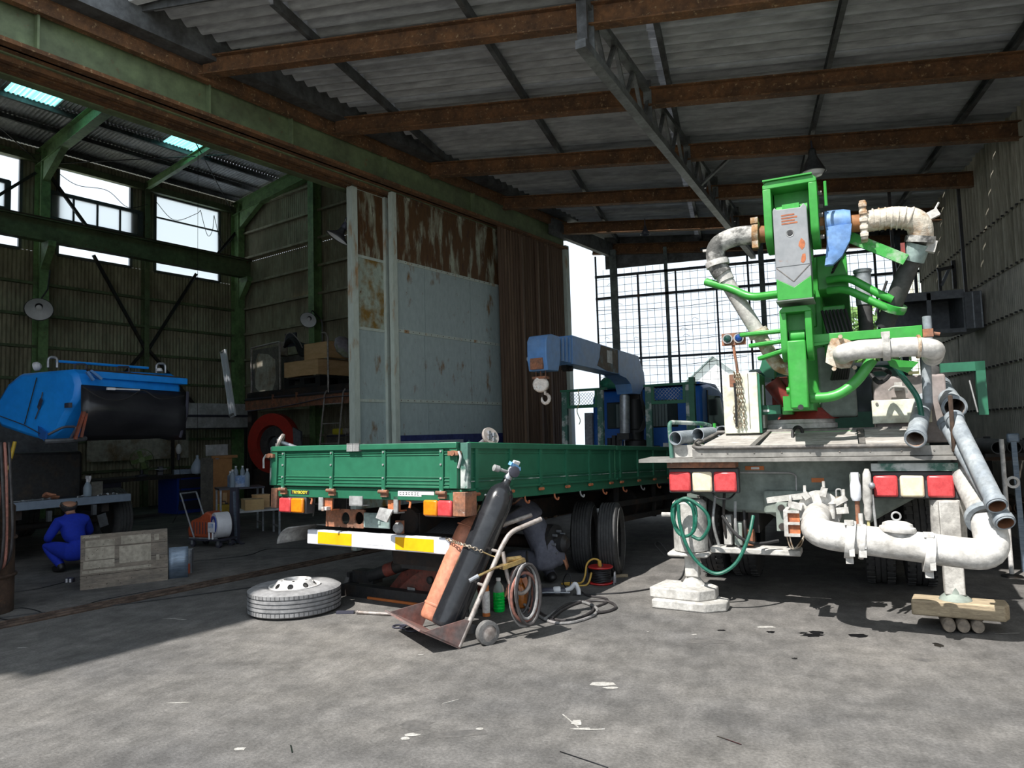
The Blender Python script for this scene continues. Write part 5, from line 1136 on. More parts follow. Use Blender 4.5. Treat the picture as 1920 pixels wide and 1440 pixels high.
# wheel lying flat
whl = empty('spare_wheel', None, (*HL.W((0, 0, 0))[:2], 0), label='dusty pale truck wheel lying flat on the floor', cat='wheel')
c0 = Fr(-2.06, 6.66, 0).o; whl.location = (c0.x, c0.y, 0)
tyre(B(), (0, 0, .118), (0, 0, 1), .415, .235, .225, 56, 5).build('tyre', 'dusty_tyre', whl)
bb = B()
for k in range(64):
    a = 2*pi*k/64
    for z in (.046, .19): bb.cb((.4145*cos(a), .4145*sin(a), z), (.004, .004, .034), (0, 0, a))
tag(bb.build('tread_sipes', 'rubber', whl), kind='stuff')
def holed_ring(b, r0, z0, r1, z1, n, rh, cs=16, ph=0.):
    """a cone ring from (r0, z0) in to (r1, z1) with n real round holes of radius rh"""
    S = sqrt((r1-r0)**2+(z1-z0)**2); rm_ = (r0+r1)/2; hw = pi*rm_/n
    def f(u, v):                                # u along the ring, v along the slope, both in metres
        t = v/S+.5; r = r0+(r1-r0)*t; a = ph+u/rm_; return (r*cos(a), r*sin(a), z0+(z1-z0)*t)
    for k in range(n):
        u0 = 2*hw*k; O_, I_ = [], []
        for q in range(cs):
            a = 2*pi*(q+.5)/cs; ca, sa = cos(a), sin(a); t = 1/max(abs(ca)/hw, abs(sa)/(S/2))
            O_.append(f(u0+ca*t, sa*t)); I_.append(f(u0+rh*ca, rh*sa))
        b.add(O_+I_, [(q, (q+1) % cs, cs+(q+1) % cs, cs+q) for q in range(cs)])
        for su in (-1, 1):                      # corners between neighbouring holes
            for sv in (-1, 1):
                c_ = f(u0+su*hw, sv*S/2); qs = [q for q in range(cs) if cos(2*pi*(q+.5)/cs)*su > 0 and sin(2*pi*(q+.5)/cs)*sv > 0]
                on_u = [O_[q] for q in qs if abs(cos(2*pi*(q+.5)/cs))/hw >= abs(sin(2*pi*(q+.5)/cs))/(S/2)]; on_v = [O_[q] for q in qs if O_[q] not in on_u]
                if on_u and on_v:
                    key = lambda p: sum((p[i_]-c_[i_])**2 for i_ in range(3)); b.add([min(on_u, key=key), c_, min(on_v, key=key)], [(0, 1, 2)])
    return b
rm = B().lathe([(.205, .21), (.212, .212), (.216, .225), (.222, .231), (.232, .229), (.232, .02), (.22, .02), (.215, .16), (.205, .21)], (0, 0, 0), (0, 0, 1), 48, cap=False).build('rim', 'dusty_rim', whl)
holed_ring(B(), .205, .21, .148, .277, 8, .027, 16, pi/8).build('wheel_disc', 'dusty_rim', rm)
holed_ring(B(), .148, .277, .098, .284, 6, .013).build('hub_flange', 'dusty_rim', rm)
B().lathe([(.098, .284), (.095, .28), (.095, .24)], (0, 0, 0), (0, 0, 1), 40, cap=False).build('hub_bore', 'dusty_rim', rm)

# two tyres standing behind the flatbed's side
for k, (px, py, lab) in enumerate(((1098, 1072, 'black truck tyre standing upright against the flatbed, behind the other tyre'), (1147, 1078, 'black truck tyre standing upright by the red cable reel'))):
    g = G(px, py); e = empty('loose_tyre', None, (g.x, g.y+.05, 0), label=lab, cat='tyre', group=None)
    tyre(B(), (0, 0, .386), (1, .04, 0), .386, .225, .235, 56, 6).build('casing', 'tyre_specked', e)
    tag(B().lathe([(.30, -.06), (.30, .06)], (0, 0, .386), (1, .04, 0), 40, cap=False).build('inner_liner', 'rubber', e), kind='stuff')
    B().lathe([(.335, .109), (.338, .116), (.342, .109)], (0, 0, .386), (1, .04, 0), 48, cap=False).build('sidewall_band', 'wheel_rubber', e)

# trolley jack under the rear of the flatbed
jk = empty('trolley_jack', TR, label='low dark red trolley jack holding up the flatbed truck', cat='jack')
B().box(.20, 1.75, .70, .73, .0, .11).box(.20, 1.75, .73, .80, .095, .11).build('front_channel', 'dark_metal', jk)
for x, y in ((.16, .86), (1.82, .88)):
    w_ = B().lathe([(.05, -.025), (.083, -.022), (.083, .022), (.05, .025)], (x, y, .083), (1, .3, 0), 24, True).build('jack_wheel', 'wheel_rubber', jk); B().lathe([(0, -.02), (.06, -.018), (.06, .018), (0, .03)], (x, y, .083), (1, .3, 0), 20).build('wheel_disc', 'cart_steel', w_)
B().box(.20, .48, .86, 1.0, .10, .22).box(.16, .2, .82, .95, .06, .2).build('wheel_bracket', 'dark_metal', jk)
B().cyl((.42, .88, .17), (1.15, .98, .42), .06, 16).build('ram_cylinder', 'dark_metal', jk)
B().cyl((.62, .90, .24), (.72, .92, .275), .066, 16).build('ram_band', 'jack_red', jk)
B().prism([(.55, .02), (.75, .22), (1.1, .34), (1.55, .37), (1.75, .3), (1.75, .02)], .98, 1.02, 'xz').build('side_plate', 'jack_red', jk)
B().prism([(.75, .02), (1.05, .24), (1.3, .37), (1.5, .37), (1.7, .02)], .80, .83, 'xz').build('side_plate', 'jack_red', jk)
B().prism([(1.45, .03), (1.72, .16), (1.72, .26), (1.5, .16)], .78, .80, 'xz').build('lever_plate', 'dark_metal', jk)
B().lathe([(0, 0), (.035, 0), (.035, .03), (.02, .04), (0, .04)], (1.27, .80, .22), (0, -1, 0), 10).build('pivot_bolt', 'dark_metal', jk)
B().lathe([(0, 0), (.03, 0), (.03, .03), (0, .03)], (1.12, .83, .37), (0, -1, 0), 10).build('pivot_bolt', 'rust_bracket', jk)
B().box(1.05, 1.6, .64, 1.02, .34, .395).build('lift_saddle', 'dark_metal', jk)
for x in (1.0, 1.3): B().box(x, x+.09, .775, .78, .10, .135).build('worn_label', 'grey_plate', jk)

# gas trolley with two cylinders
CTF = Fr(-.64, 5.62, 60)
ct = empty('gas_trolley', CTF, label='tilted steel gas trolley with bent tube handles and small wheels', cat='trolley')
for x, ye in ((.36, .76), (.08, .84)):
    B().tube(fillet([(x, .015, .012), (x, .393, .69), (x, .475, .80), (x, ye, .876)], .09), .019, 12).build('handle_tube', 'cart_steel', ct)
t_ = .008
B().prism([(-.30, .175), (.015, .0), (.025, .012), (-.29, .187)], -.34, .375, 'yz').build('toe_plate', 'cart_red', ct)
for x in (-.34, .367): B().prism([(-.27, .165), (.015, .003), (.115, .185), (.06, .205)], x, x+t_, 'yz').build('side_plate', 'cart_red', ct)
for xs_ in (.40, -.36):
    w_ = B().lathe([(.06, -.03), (.088, -.025), (.088, .025), (.06, .03)], (xs_, .235, .088), (1, 0, 0), 24, True).build('trolley_wheel', 'wheel_rubber', ct); B().lathe([(0, -.02), (.065, -.02), (.065, .02), (.02, .035), (0, .035)], (xs_, .235, .088), (1, 0, 0), 20).build('wheel_disc', 'cart_steel', w_)
B().prism([(.06, .10), (.27, .06), (.27, .11), (.09, .17)], .345, .353, 'yz').build('axle_bracket', 'dark_metal', ct)
B().cyl((-.36, .235, .088), (.40, .235, .088), .012, 10).build('axle', 'dark_metal', ct)
for z, y in ((.42, .245), (.66, .375)): B().tube([(.36, y, z), (.08, y+.0, z), (-.30, y, z)], .012, 8).build('cross_bar', 'cart_steel', ct)
def gasbody(nm, base, d, R_, L_, m_, lab):
    e = empty(nm, CTF, loc=base, label=lab, cat='gas cylinder'); d = Vector(d).normalized()
    P = [(R_*.80, 0), (R_*.94, .012), (R_, .04), (R_, L_-.16), (R_*.97, L_-.11), (R_*.86, L_-.06), (R_*.66, L_-.025), (R_*.42, L_), (R_*.30, L_+.02), (R_*.30, L_+.05), (0, L_+.05)]
    B().lathe(P, (0, 0, 0), d, 36).build('bottle', m_, e, 50); return e, d
ob, d = gasbody('oxygen_cylinder', (.145, .0, .105), (0, .51, .945), .115, 1.18, 'cyl_black', 'scratched glossy black gas cylinder strapped on the trolley')
vb = B().lathe([(.03, 0), (.036, .02), (.026, .05), (.03, .09), (.018, .12)], d*1.23, d, 14).build('valve', 'steel_grey', ob)
B().cyl(d*1.29, d*1.29+Vector((-.0, -.10, .035)), .014, 10).lathe([(.02, 0), (.028, .004), (.028, .05), (.02, .055)], d*1.29+Vector((0, -.10, .035)), (0, -1, .3), 10).build('valve_knob', 'grey_plate', vb)
B().lathe([(.02, 0), (.045, .01), (.045, .035), (.02, .04)], d*1.30+Vector((0.02, .01, 0)), (1, 0, 0), 18).build('regulator_gauge', 'tool_dark', vb)
B().box(-.025, .025, .62, .70, 1.15, 1.18).build('blue_cap', 'valve_blue', vb); B().cb(d*1.36, (.05, .07, .03), (-.5, .2, 0)).build('blue_cap', 'valve_blue', vb); B().cb(d*1.37+Vector((.02, .01, .01)), (.02, .06, .03), (-.3, .5, 0)).build('white_cap', 'tool_white', vb)
for k, p in enumerate((d*1.06+Vector((-.02, -.095, .03)), d*1.075+Vector((.05, -.07, .02)))): B().cb(p, (.04, .03, .012), (-.9, 0, .3)).build('stamp_label', ('sticker_white', 'sticker_yellow')[k], ob)
ob2, d2 = gasbody('acetylene_cylinder', (-.105, .01, .10), (0, .46, .89), .112, .86, 'cyl_orange', 'brown-orange gas cylinder strapped behind the black cylinder on the trolley')
ring(d2*.12, d2, .108, .116, .02, 'weld_seam', 'cyl_orange', ob2, 30); ring(d2*.78, d2, .11, .1165, .01, 'weld_seam', 'cyl_orange', ob2, 30)
v2 = B().lathe([(.02, 0), (.028, .02), (.02, .05), (.025, .08), (0, .09)], d2*.90, d2, 12).build('valve', 'brass', ob2)
B().tube([d2*.95, d2*.95+Vector((-.03, -.02, .09)), d2*.95+Vector((-.05, -.05, .10))], .008, 7).build('valve_key', 'grey_plate', v2)
bb = B(); cc = d*.62+Vector((.145, .0, .105))
pts = [cc+Vector((.125, -.02, .01)), cc+Vector((.09, -.1, .05)), cc+Vector((-.02, -.125, .06)), cc+Vector((-.12, -.12, .06)), cc+Vector((-.22, -.13, .07)), cc+Vector((-.33, -.12, .07)), cc+Vector((-.37, -.02, .02))]
pts = spline(pts, 4)
chain(bb, pts, .012); ch = bb.build('retaining_chain', 'chain_metal', ct); tag(ch, kind='stuff')
B().tube(spline([cc+Vector((.13, -.02, .01)), cc+Vector((.17, .06, -.03)), cc+Vector((.22, .10, -.02))], 4), .006, 6).build('chain_hook', 'brass', ct)
# hoses wound on the trolley's hook, falling to the floor
hg = B().tube(fillet([(.37, .40, .66), (.40, .42, .46), (.42, .46, .36), (.42, .54, .33), (.42, .60, .38), (.42, .61, .50)], .05), .016, 10).build('hose_hook', 'cart_steel', ct)
B().cb((.40, .46, .57), (.08, .20, .03), (.2, 0, 0)).cyl((.40, .42, .60), (.40, .54, .60), .02, 10).build('torch_body', 'brass', ct)
B().tube([(.41, .12, .50), (.42, .30, .555), (.42, .46, .575)], .010, 8).build('torch_tube', 'brass', ct)
B().cyl((.41, .09, .485), (.42, .16, .515), .016, 9).build('torch_tip', 'steel_grey', ct)
ho = empty('welding_hose', CTF, label='coil of twin rubber welding hoses slung on the trolley hook and trailing over the floor', cat='hose')
for k in range(8):
    cyc = []
    for j in range(20):
        a = 2*pi*j/20; rx = .095+.012*(k % 3); rz = .19+.012*((k*2) % 5)
        cyc.append((.43+.012*k-.03, .52+rx*cos(a)+.01*(k % 4), .36+rz*sin(a)*.95-.02*(k % 3)))
    B().tube(cyc, .0125, 8, True).build('hose_turn', ('hose_black', 'hose_red', 'hose_grey', 'hose_black')[k % 4], ho)
def LT(px, py, z): return CTF.L(G(px, py, z))
def floor_hose(pxs, m_, r=.0125, nm='hose_run', par=None, fr=None):
    f = fr or CTF
    pts = [f.L(G(a, b_, c_ if c_ else r)) for a, b_, c_ in pxs]
    return B().tube(spline(pts, 7), r, 8).build(nm, m_, par if par is not None else ho)
floor_hose([(988, 1035, .42), (990, 1090, .22), (1000, 1135, .05), (1030, 1158, 0), (1070, 1163, 0), (1105, 1150, 0), (1113, 1137, 0), (1095, 1128, 0), (1060, 1140, 0), (1035, 1158, .03)], 'hose_black')
floor_hose([(960, 1075, .3), (965, 1110, .15), (985, 1135, .03), (1025, 1163, 0), (1065, 1168, 0), (1110, 1155, 0), (1118, 1140, .02), (1085, 1128, 0), (1050, 1142, 0), (1022, 1160, .03)], 'hose_grey')
floor_hose([(1030, 1160, .02), (1060, 1135, .02), (1105, 1127, 0), (1140, 1128, 0), (1155, 1138, 0), (1140, 1146, 0), (1118, 1148, .02)], 'hose_black')
floor_hose([(945, 1130, .02), (965, 1118, .05), (985, 1128, .02), (1015, 1155, 0), (1040, 1165, 0)], 'hose_black')
floor_hose([(1085, 1105, 0), (1100, 1116, 0), (1135, 1122, 0), (1136, 1130, 0), (1110, 1140, 0)], 'hose_black', .010)

# bottles and cans by the trolley
def bottle(px, py, prof, m_, label, extra=None, nm='bottle', cat='bottle', seg=20):
    g = G(px, py); e = empty(nm, None, (g.x, g.y, 0), label=label, cat=cat); B().lathe(prof, (0, 0, 0), (0, 0, 1), seg).build('body', m_, e)
    if extra: extra(e)
    return e
e = bottle(936, 1146, [(.045, 0), (.05, .01), (.05, .16), (.05, .17)], 'green_liquid', 'clear bottle of bright green coolant standing beside the gas trolley')
B().lathe([(.05, .17), (.05, .19), (.042, .22), (.02, .25), (.018, .27)], (0, 0, 0), (0, 0, 1), 20).build('empty_shoulder', 'clear_plastic', e); B().lathe([(.02, .265), (.021, .29), (0, .29)], (0, 0, 0), (0, 0, 1), 14).build('cap', 'can_white', e)
for k in range(5): ring((0, 0, .03+.027*k), (0, 0, 1), .048, .0525, .008, 'bottle_rib', 'green_liquid', e, 20)
e = bottle(912, 1155, [(.031, 0), (.033, .01), (.033, .205), (.028, .215), (.02, .225)], 'can_white', 'white and orange spray can standing beside the gas trolley', nm='spray_can', cat='can')
B().lathe([(.029, .21), (.029, .26), (0, .262)], (0, 0, 0), (0, 0, 1), 16).build('cap', 'can_orange', e); B().lathe([(.0335, .0), (.0335, .03)], (0, 0, 0), (0, 0, 1), 18, cap=False).build('base_band', 'can_orange', e)
e = bottle(888, 1150, [(.036, 0), (.042, .01), (.042, .18), (.03, .23), (.014, .26), (.014, .28)], 'clear_plastic', 'empty clear plastic bottle behind the gas trolley'); B().lathe([(.016, .27), (.016, .295), (0, .295)], (0, 0, 0), (0, 0, 1), 12).build('cap', 'can_white', e)
e = bottle(978, 1138, [(.06, 0), (.068, .01), (.068, .15), (.06, .18), (.03, .205), (.026, .23)], 'oil_amber', 'amber oil bottle with leather gloves draped over its top', nm='oil_bottle')
B().lathe([(.028, .22), (.03, .25), (0, .255)], (0, 0, 0), (0, 0, 1), 14).build('cap', 'can_orange', e)
def glove(par, M_, nm='glove'):
    b = B()
    b.loft([[M_ @ Vector((x*sx, y*.018, z)) for x, y in ((-1, -1), (0, -1.5), (1, -1), (1, 1), (0, 1.5), (-1, 1))] for z, sx in ((0, .055), (-.05, .05), (-.10, .048), (-.13, .05))])
    for k, L_ in enumerate((.055, .065, .062, .05)):
        x0 = -.036+.024*k; b.tube([M_ @ Vector((x0, 0, -.12)), M_ @ Vector((x0*1.1, -.006, -.15)), M_ @ Vector((x0*1.15, .004, -.13-L_))], [.013, .012, .009], 8)
    b.tube([M_ @ Vector((.045, 0, -.06)), M_ @ Vector((.072, -.005, -.09)), M_ @ Vector((.078, 0, -.115))], [.014, .013, .009], 8)
    return b.build(nm, 'leather', par, 60)
gv = empty('work_gloves', None, e.location+Vector((0, 0, .25)), rz=.3, label='pair of orange leather gloves draped over an amber oil bottle', cat='gloves')
glove(gv, Matrix.Translation((-.055, -.04, .02)) @ Matrix.Rotation(.3, 4, 'Y') @ Matrix.Rotation(-.45, 4, 'X'))
glove(gv, Matrix.Translation((.06, -.03, .02)) @ Matrix.Rotation(-.35, 4, 'Y') @ Matrix.Rotation(-.35, 4, 'X'))
# angle grinder
g = G(1046, 1118); ge = empty('angle_grinder', None, (g.x, g.y, 0), rz=radians(17.7)-.1, label='white and grey angle grinder lying on the floor by the hoses', cat='grinder')
B().lathe([(.02, 0), (.032, .02), (.034, .12), (.028, .17), (.03, .22), (.025, .24)], (-.16, 0, .05), (1, 0, 0), 14).build('motor_body', 'tool_dark', ge)
B().lathe([(.03, 0), (.036, .01), (.036, .06), (.028, .07)], (-.04, .0, .055), (1, 0, .05), 14).build('white_shell', 'tool_white', ge)
B().tube(fillet([(.05, 0, .05), (.13, 0, .07), (.17, 0, .13), (.20, 0, .05), (.20, -.01, .015)], .04), .022, 10).build('grip', 'tool_white', ge)
B().lathe([(0, 0), (.06, 0), (.06, .004), (0, .004)], (-.18, 0, .045), (.2, 0, 1), 22).build('grinding_disc', 'dark_metal', ge)
B().tube(spline([(.12, .0, .10), (.13, .02, .17), (.09, .05, .20), (.05, .12, .10), (.1, .2, .012)], 6), .006, 7).build('power_cord', 'cable', ge)
B().tube([(-.35, -.03, .02), (-.1, -.06, .05), (.12, -.06, .045)], .008, 7).build('long_spanner', 'steel_grey', ge)
# cable reel
g = G(1127, 1094); re_ = empty('cable_reel', None, (g.x, g.y, 0), label='red cable reel wound with black cord and a yellow tail', cat='reel')
for z in (.012, .17): B().lathe([(.02, -.006), (.125, -.008), (.13, 0), (.125, .008), (.02, .006)], (0, 0, z), (0, 0, 1), 36, True).build('flange', 'reel_red', re_)
for k in range(7): B().tube([(.095*cos(a*pi/12)+.004*(k % 2), .095*sin(a*pi/12), .032+.019*k+.004*sin(a+k)) for a in range(24)], .010, 7, True).build('cord_turn', 'cable', re_)
B().cyl((0, 0, 0), (0, 0, .19), .03, 14).build('hub', 'tool_dark', re_)
B().tube(fillet([(.14, -.05, .0), (.15, -.05, .12), (.14, .05, .12), (.14, .05, 0)], .03), .008, 8).build('carry_frame', 'steel_grey', re_)
B().tube(spline([re_.location*0+Vector(p) for p in ((.0, -.02, .18), (-.01, -.02, .235), (-.07, -.03, .25), (-.13, -.05, .20), (-.15, -.08, .08), (-.19, -.1, .02), (-.32, -.08, .01), (-.38, -.13, .01), (-.25, -.17, .01), (-.12, -.13, .01), (-.08, -.07, .12))], 6), .010, 8).build('yellow_cord', 'cord_yellow', re_)
B().lathe([(.016, 0), (.022, .01), (.018, .06)], (0, -.02, .175), (-.1, 0, 1), 12).build('cord_gland', 'cord_yellow', re_)
B().tube([(-.14, .0, .0), (-.14, .0, .16)], .012, 8).build('crank', 'tool_dark', re_)
# cords on the asphalt
def floor_cord(pxs, label, r=.007, m_='cable', nm='floor_cable', cat='cable'):
    P = [G(a, b_, r+(c_[0] if c_ else 0)) for a, b_, *c_ in pxs]; o0 = P[0].copy()
    o = B().tube(spline([p-o0 for p in P], 7), r, 7).build(nm, m_); o.location = o0; return tag(o, label, cat)
floor_cord([(1075, 1115), (1160, 1112), (1225, 1103), (1260, 1094), (1278, 1082), (1285, 1060)], 'thin black cable running from the reel to the pump truck outrigger')
floor_cord([(1248, 1042), (1240, 1035), (1228, 1020), (1236, 1016), (1252, 1035)], 'small pale loop of wire beside the white outrigger jack', .005, 'hose_grey')
floor_cord([(190, 1138), (330, 1120), (480, 1100), (560, 1088), (600, 1086), (618, 1094)], 'black cable lying along the yard side of the door rails', .006)
floor_cord([(357, 1053), (420, 1047), (470, 1040), (500, 1030), (560, 1028), (600, 1028)], 'black cable running across the floor towards the flatbed', .007)
floor_cord([(0, 1150), (40, 1140), (80, 1150), (60, 1165), (0, 1160), (30, 1155), (85, 1148)], 'loose black cable loop on the floor by the hose drum', .006)
floor_cord([(10, 1112), (60, 1106), (105, 1096), (125, 1090)], 'short black lead to the plug behind the timber panel', .006)
floor_cord([(80, 1150), (150, 1141), (180, 1128), (260, 1112), (330, 1100)], 'black cable caught against the door rails', .006)
# steel bar and timber strip and rings on the floor
g0, g1 = G(642, 1150), G(792, 1158)
e = empty('wheel_brace', None, g0, label='long steel tube bar with a flat black end lying on the floor', cat='bar'); dd = g1-g0
B().tube([Vector((.10, .0, .016))+dd*.08, dd*1.25+Vector((0, 0, .016))], .014, 10).build('bar_tube', 'cart_steel', e); B().cb(Vector((.03, 0, .012)), (.16, .04, .02), (0, 0, atan2(dd.y, dd.x)+.25)).build('bar_end', 'tool_dark', e); B().ball(Vector((.10, 0, .018))+dd*.07, .018).build('bar_knuckle', 'cart_steel', e)
g0, g1 = G(690, 1123), G(800, 1138); dd = g1-g0
o = B().beam((0, 0, .012), dd*1.2+Vector((0, 0, .012)), .03, .022).build('timber_strip', 'orange_tag', None, bevel=.003); o.location = g0; tag(o, 'thin orange-brown wooden strip lying by the trolley jack', 'strip')
for k, (px, py, r) in enumerate(((748, 1176, .05), (762, 1178, .055), (775, 1183, .062))):
    g = G(px, py); o = B().tube([(r*cos(a*pi/12), r*sin(a*pi/12), .008+.003*k) for a in range(24)], .007, 8, True).build('steel_ring', 'tool_dark'); o.location = (g.x, g.y, 0)
    tag(o, ('smallest', 'middle-sized', 'largest')[k]+' of three dark rubber rings on the floor beside the trolley toe', 'ring', 'rings on the floor by the gas trolley')
o = B().cb((0, 0, .015), (.14, .04, .03), (0, 0, .3)).build('wood_chock', 'timber', None, bevel=.004); g = G(1165, 1082); o.location = g; tag(o, 'small pale wooden wedge behind the cable reel', 'wedge')

# ------------------------------------------------------------------ people
def person(name, fr, loc, rz, J, E_, mats, regions, label):
    """J: joint -> (x, y, z, r); E_: bones (a, b, region); body grown with the skin modifier into one surface"""
    names = list(J); me = bpy.data.meshes.new('body_graph'); me.from_pydata([J[k][:3] for k in names], [(names.index(a), names.index(b)) for a, b, _ in E_], [])
    o = bpy.data.objects.new('body_graph', me); col.objects.link(o)
    md = o.modifiers.new('skin', 'SKIN'); md.use_smooth_shade = True
    for i, k in enumerate(names):
        sv = me.skin_vertices[0].data[i]; r = J[k][3]; sv.radius = (r, J[k][4] if len(J[k]) > 4 else r); sv.use_root = (k == 'pelvis')
    sb_ = o.modifiers.new('sub', 'SUBSURF'); sb_.levels = 2; sb_.render_levels = 2
    bpy.context.view_layer.update(); dg = bpy.context.evaluated_depsgraph_get()
    m2 = bpy.data.meshes.new_from_object(o.evaluated_get(dg)); bpy.data.objects.remove(o)
    m2.materials.clear()
    for q in mats: m2.materials.append(MT[q])
    segs = [(Vector(J[a][:3]), Vector(J[b][:3]), regions[r_]) for a, b, r_ in E_]
    for p in m2.polygons:
        c = p.center; best = 9e9
        for a, b, ri in segs:
            d = b-a; t = max(0, min(1, (c-a).dot(d)/max(d.length_squared, 1e-9))); q = (c-a-d*t).length
            if q < best: best = q; k = ri
        p.material_index = k; p.use_smooth = True
    e = empty(name, fr, loc, rz, label, 'person')
    bo_ = bpy.data.objects.new('body', m2); col.objects.link(bo_); bo_.parent = e
    return e
def hand(J, E_, nm, wrist, palm, fd, sd):
    """palm and five bent fingers; fd finger direction, sd across the palm towards the thumb"""
    P, fd, sd = Vector(palm), Vector(fd).normalized(), Vector(sd).normalized(); dn = fd.cross(sd).normalized()
    J[nm+'palm'] = (*P, .034); E_.append((wrist, nm+'palm', 'skin'))
    for k, L_ in enumerate((.07, .08, .076, .06)):
        b0 = P+fd*.035+sd*(.03-.02*k); b1 = b0+fd*L_*.5-dn*.012; b2 = b1+fd*L_*.35-dn*.03
        J[nm+'k%d' % k] = (*b0, .0105); J[nm+'m%d' % k] = (*b1, .0095); J[nm+'t%d' % k] = (*b2, .008); E_ += [(nm+'palm', nm+'k%d' % k, 'skin'), (nm+'k%d' % k, nm+'m%d' % k, 'skin'), (nm+'m%d' % k, nm+'t%d' % k, 'skin')]
    t0 = P+sd*.04-fd*.005; t1 = t0+sd*.025+fd*.03-dn*.01; t2 = t1+fd*.03+sd*.004-dn*.012
    for q, v, r in (('a', t0, .013), ('b', t1, .011), ('c', t2, .009)): J[nm+'th'+q] = (*v, r)
    E_ += [(nm+'palm', nm+'tha', 'skin'), (nm+'tha', nm+'thb', 'skin'), (nm+'thb', nm+'thc', 'skin')]
RG = {'top': 0, 'skin': 1, 'leg': 2, 'boot': 3, 'hair': 4}
# squatting mechanic in blue, back to the yard (local: x right, y away from the viewer)
J = {'pelvis': (0, 0, .26, .150, .135), 'waist': (-.01, .05, .38, .138, .12), 'chest': (-.02, .12, .53, .150, .125), 'upper': (-.025, .155, .63, .135, .10), 'neck': (-.03, .18, .70, .058), 'nape': (-.035, .195, .745, .056), 'head': (-.045, .215, .815, .105, .10), 'crown': (-.045, .20, .865, .085),
     'shl': (-.17, .165, .62, .075), 'ell': (-.27, .22, .42, .055), 'wrl': (-.20, .42, .40, .04), 'shr': (.12, .165, .62, .075), 'elr': (.22, .25, .44, .055), 'wrr': (.12, .44, .46, .04),
     'hipl': (-.09, .03, .24, .115), 'knl': (-.26, .36, .34, .078), 'anl': (-.15, .10, .085, .052), 'hel': (-.145, .06, .05, .045), 'tol': (-.19, .26, .04, .042), 'hipr': (.09, .03, .24, .115), 'knr': (.22, .38, .34, .078), 'anr': (.13, .12, .085, .052), 'her': (.125, .08, .05, .045), 'tor': (.16, .28, .04, .042)}
E_ = [('pelvis', 'waist', 'top'), ('waist', 'chest', 'top'), ('chest', 'upper', 'top'), ('upper', 'neck', 'top'), ('neck', 'nape', 'skin'), ('nape', 'head', 'skin'), ('head', 'crown', 'skin'), ('upper', 'shl', 'top'), ('shl', 'ell', 'top'), ('ell', 'wrl', 'top'), ('upper', 'shr', 'top'), ('shr', 'elr', 'top'), ('elr', 'wrr', 'top'),
      ('pelvis', 'hipl', 'leg'), ('hipl', 'knl', 'leg'), ('knl', 'anl', 'leg'), ('anl', 'hel', 'boot'), ('hel', 'tol', 'boot'), ('pelvis', 'hipr', 'leg'), ('hipr', 'knr', 'leg'), ('knr', 'anr', 'leg'), ('anr', 'her', 'boot'), ('her', 'tor', 'boot')]
hand(J, E_, 'l', 'wrl', (-.15, .50, .41), (.5, 1, .2), (.3, -.1, 1)); hand(J, E_, 'r', 'wrr', (.08, .52, .48), (-.4, 1, .2), (-.3, -.1, 1))
MF = Fr(-5.50, 9.0, -48)
mn = person('person', MF, (0, 0, .004), 0, J, E_, ['cloth_blue', 'skin', 'cloth_blue', 'boot', 'hair'], RG, 'person in blue overalls squatting at the front of the tipped-cab truck')
def face(e, c, r=.085, bald=True, yaw=0):
    """hair fringe, ears, nose, brow: c head centre, facing +y"""
    c = Vector(c); M_ = Matrix.Translation(c) @ Matrix.Rotation(yaw, 4, 'Z')
    if bald: M_ = M_ @ Matrix.Rotation(radians(34), 4, 'X')
    pr = []
    for zz, rr in (((-.085, .62), (-.05, .90), (-.015, 1.03), (.012, 1.04), (.03, 1.0)) if bald else ((-.045, .8), (0, 1.03), (.05, .96), (.085, .6), (.1, .05))):
        pr.append([M_ @ Vector((rr*r*cos(a)*1.0, rr*r*1.08*sin(a)-.008, zz)) for a in [pi*.93+pi*1.14*k/15 for k in range(16)]])
    b = B(); V = [p for q in pr for p in q]; n_ = 16
    b.add(V, [(i*n_+k, i*n_+k+1, (i+1)*n_+k+1, (i+1)*n_+k) for i in range(len(pr)-1) for k in range(n_-1)]).build('hair', 'hair', e, 80, thick=.012)
    M_ = Matrix.Translation(c) @ Matrix.Rotation(yaw, 4, 'Z')
    for s_ in (-1, 1):
        B().lathe([(0, -.008), (.02, -.006), (.026, 0), (.018, .008), (0, .005)], M_ @ Vector((s_*r*.98, .005, -.015)), M_.to_3x3() @ Vector((s_, -.35, 0)), 12).build('ear', 'skin', e); B().ball(M_ @ Vector((s_*.032, r*.93, .0)), .012, 10).build('eye', 'sticker_white', e)
        B().ball(M_ @ Vector((s_*.032, r*.93+.007, .0)), .007, 8).build('iris', 'ink', e); B().cb(M_ @ Vector((s_*.032, r*.98, .022)), (.034, .012, .007)).build('eyebrow', 'hair', e)
    B().add([M_ @ Vector(p) for p in ((-.008, r*.96, .01), (.008, r*.96, .01), (.018, r*.95, -.035), (-.018, r*.95, -.035), (0, r*1.27, -.03))], [(0, 1, 4), (1, 2, 4), (2, 3, 4), (3, 0, 4)]).build('nose', 'skin', e, 80)
    B().cb(M_ @ Vector((0, r*.92, -.057)), (.045, .014, .009)).build('mouth', 'leather', e, bevel=.003)
face(mn, (-.045, .215, .83), .086)
B().tube([(-.03+.062*cos(a*pi/8), .172+.062*sin(a*pi/8), .695+.012*sin(a*pi/8)) for a in range(16)], .014, 8, True).build('collar', 'cloth_blue', mn)
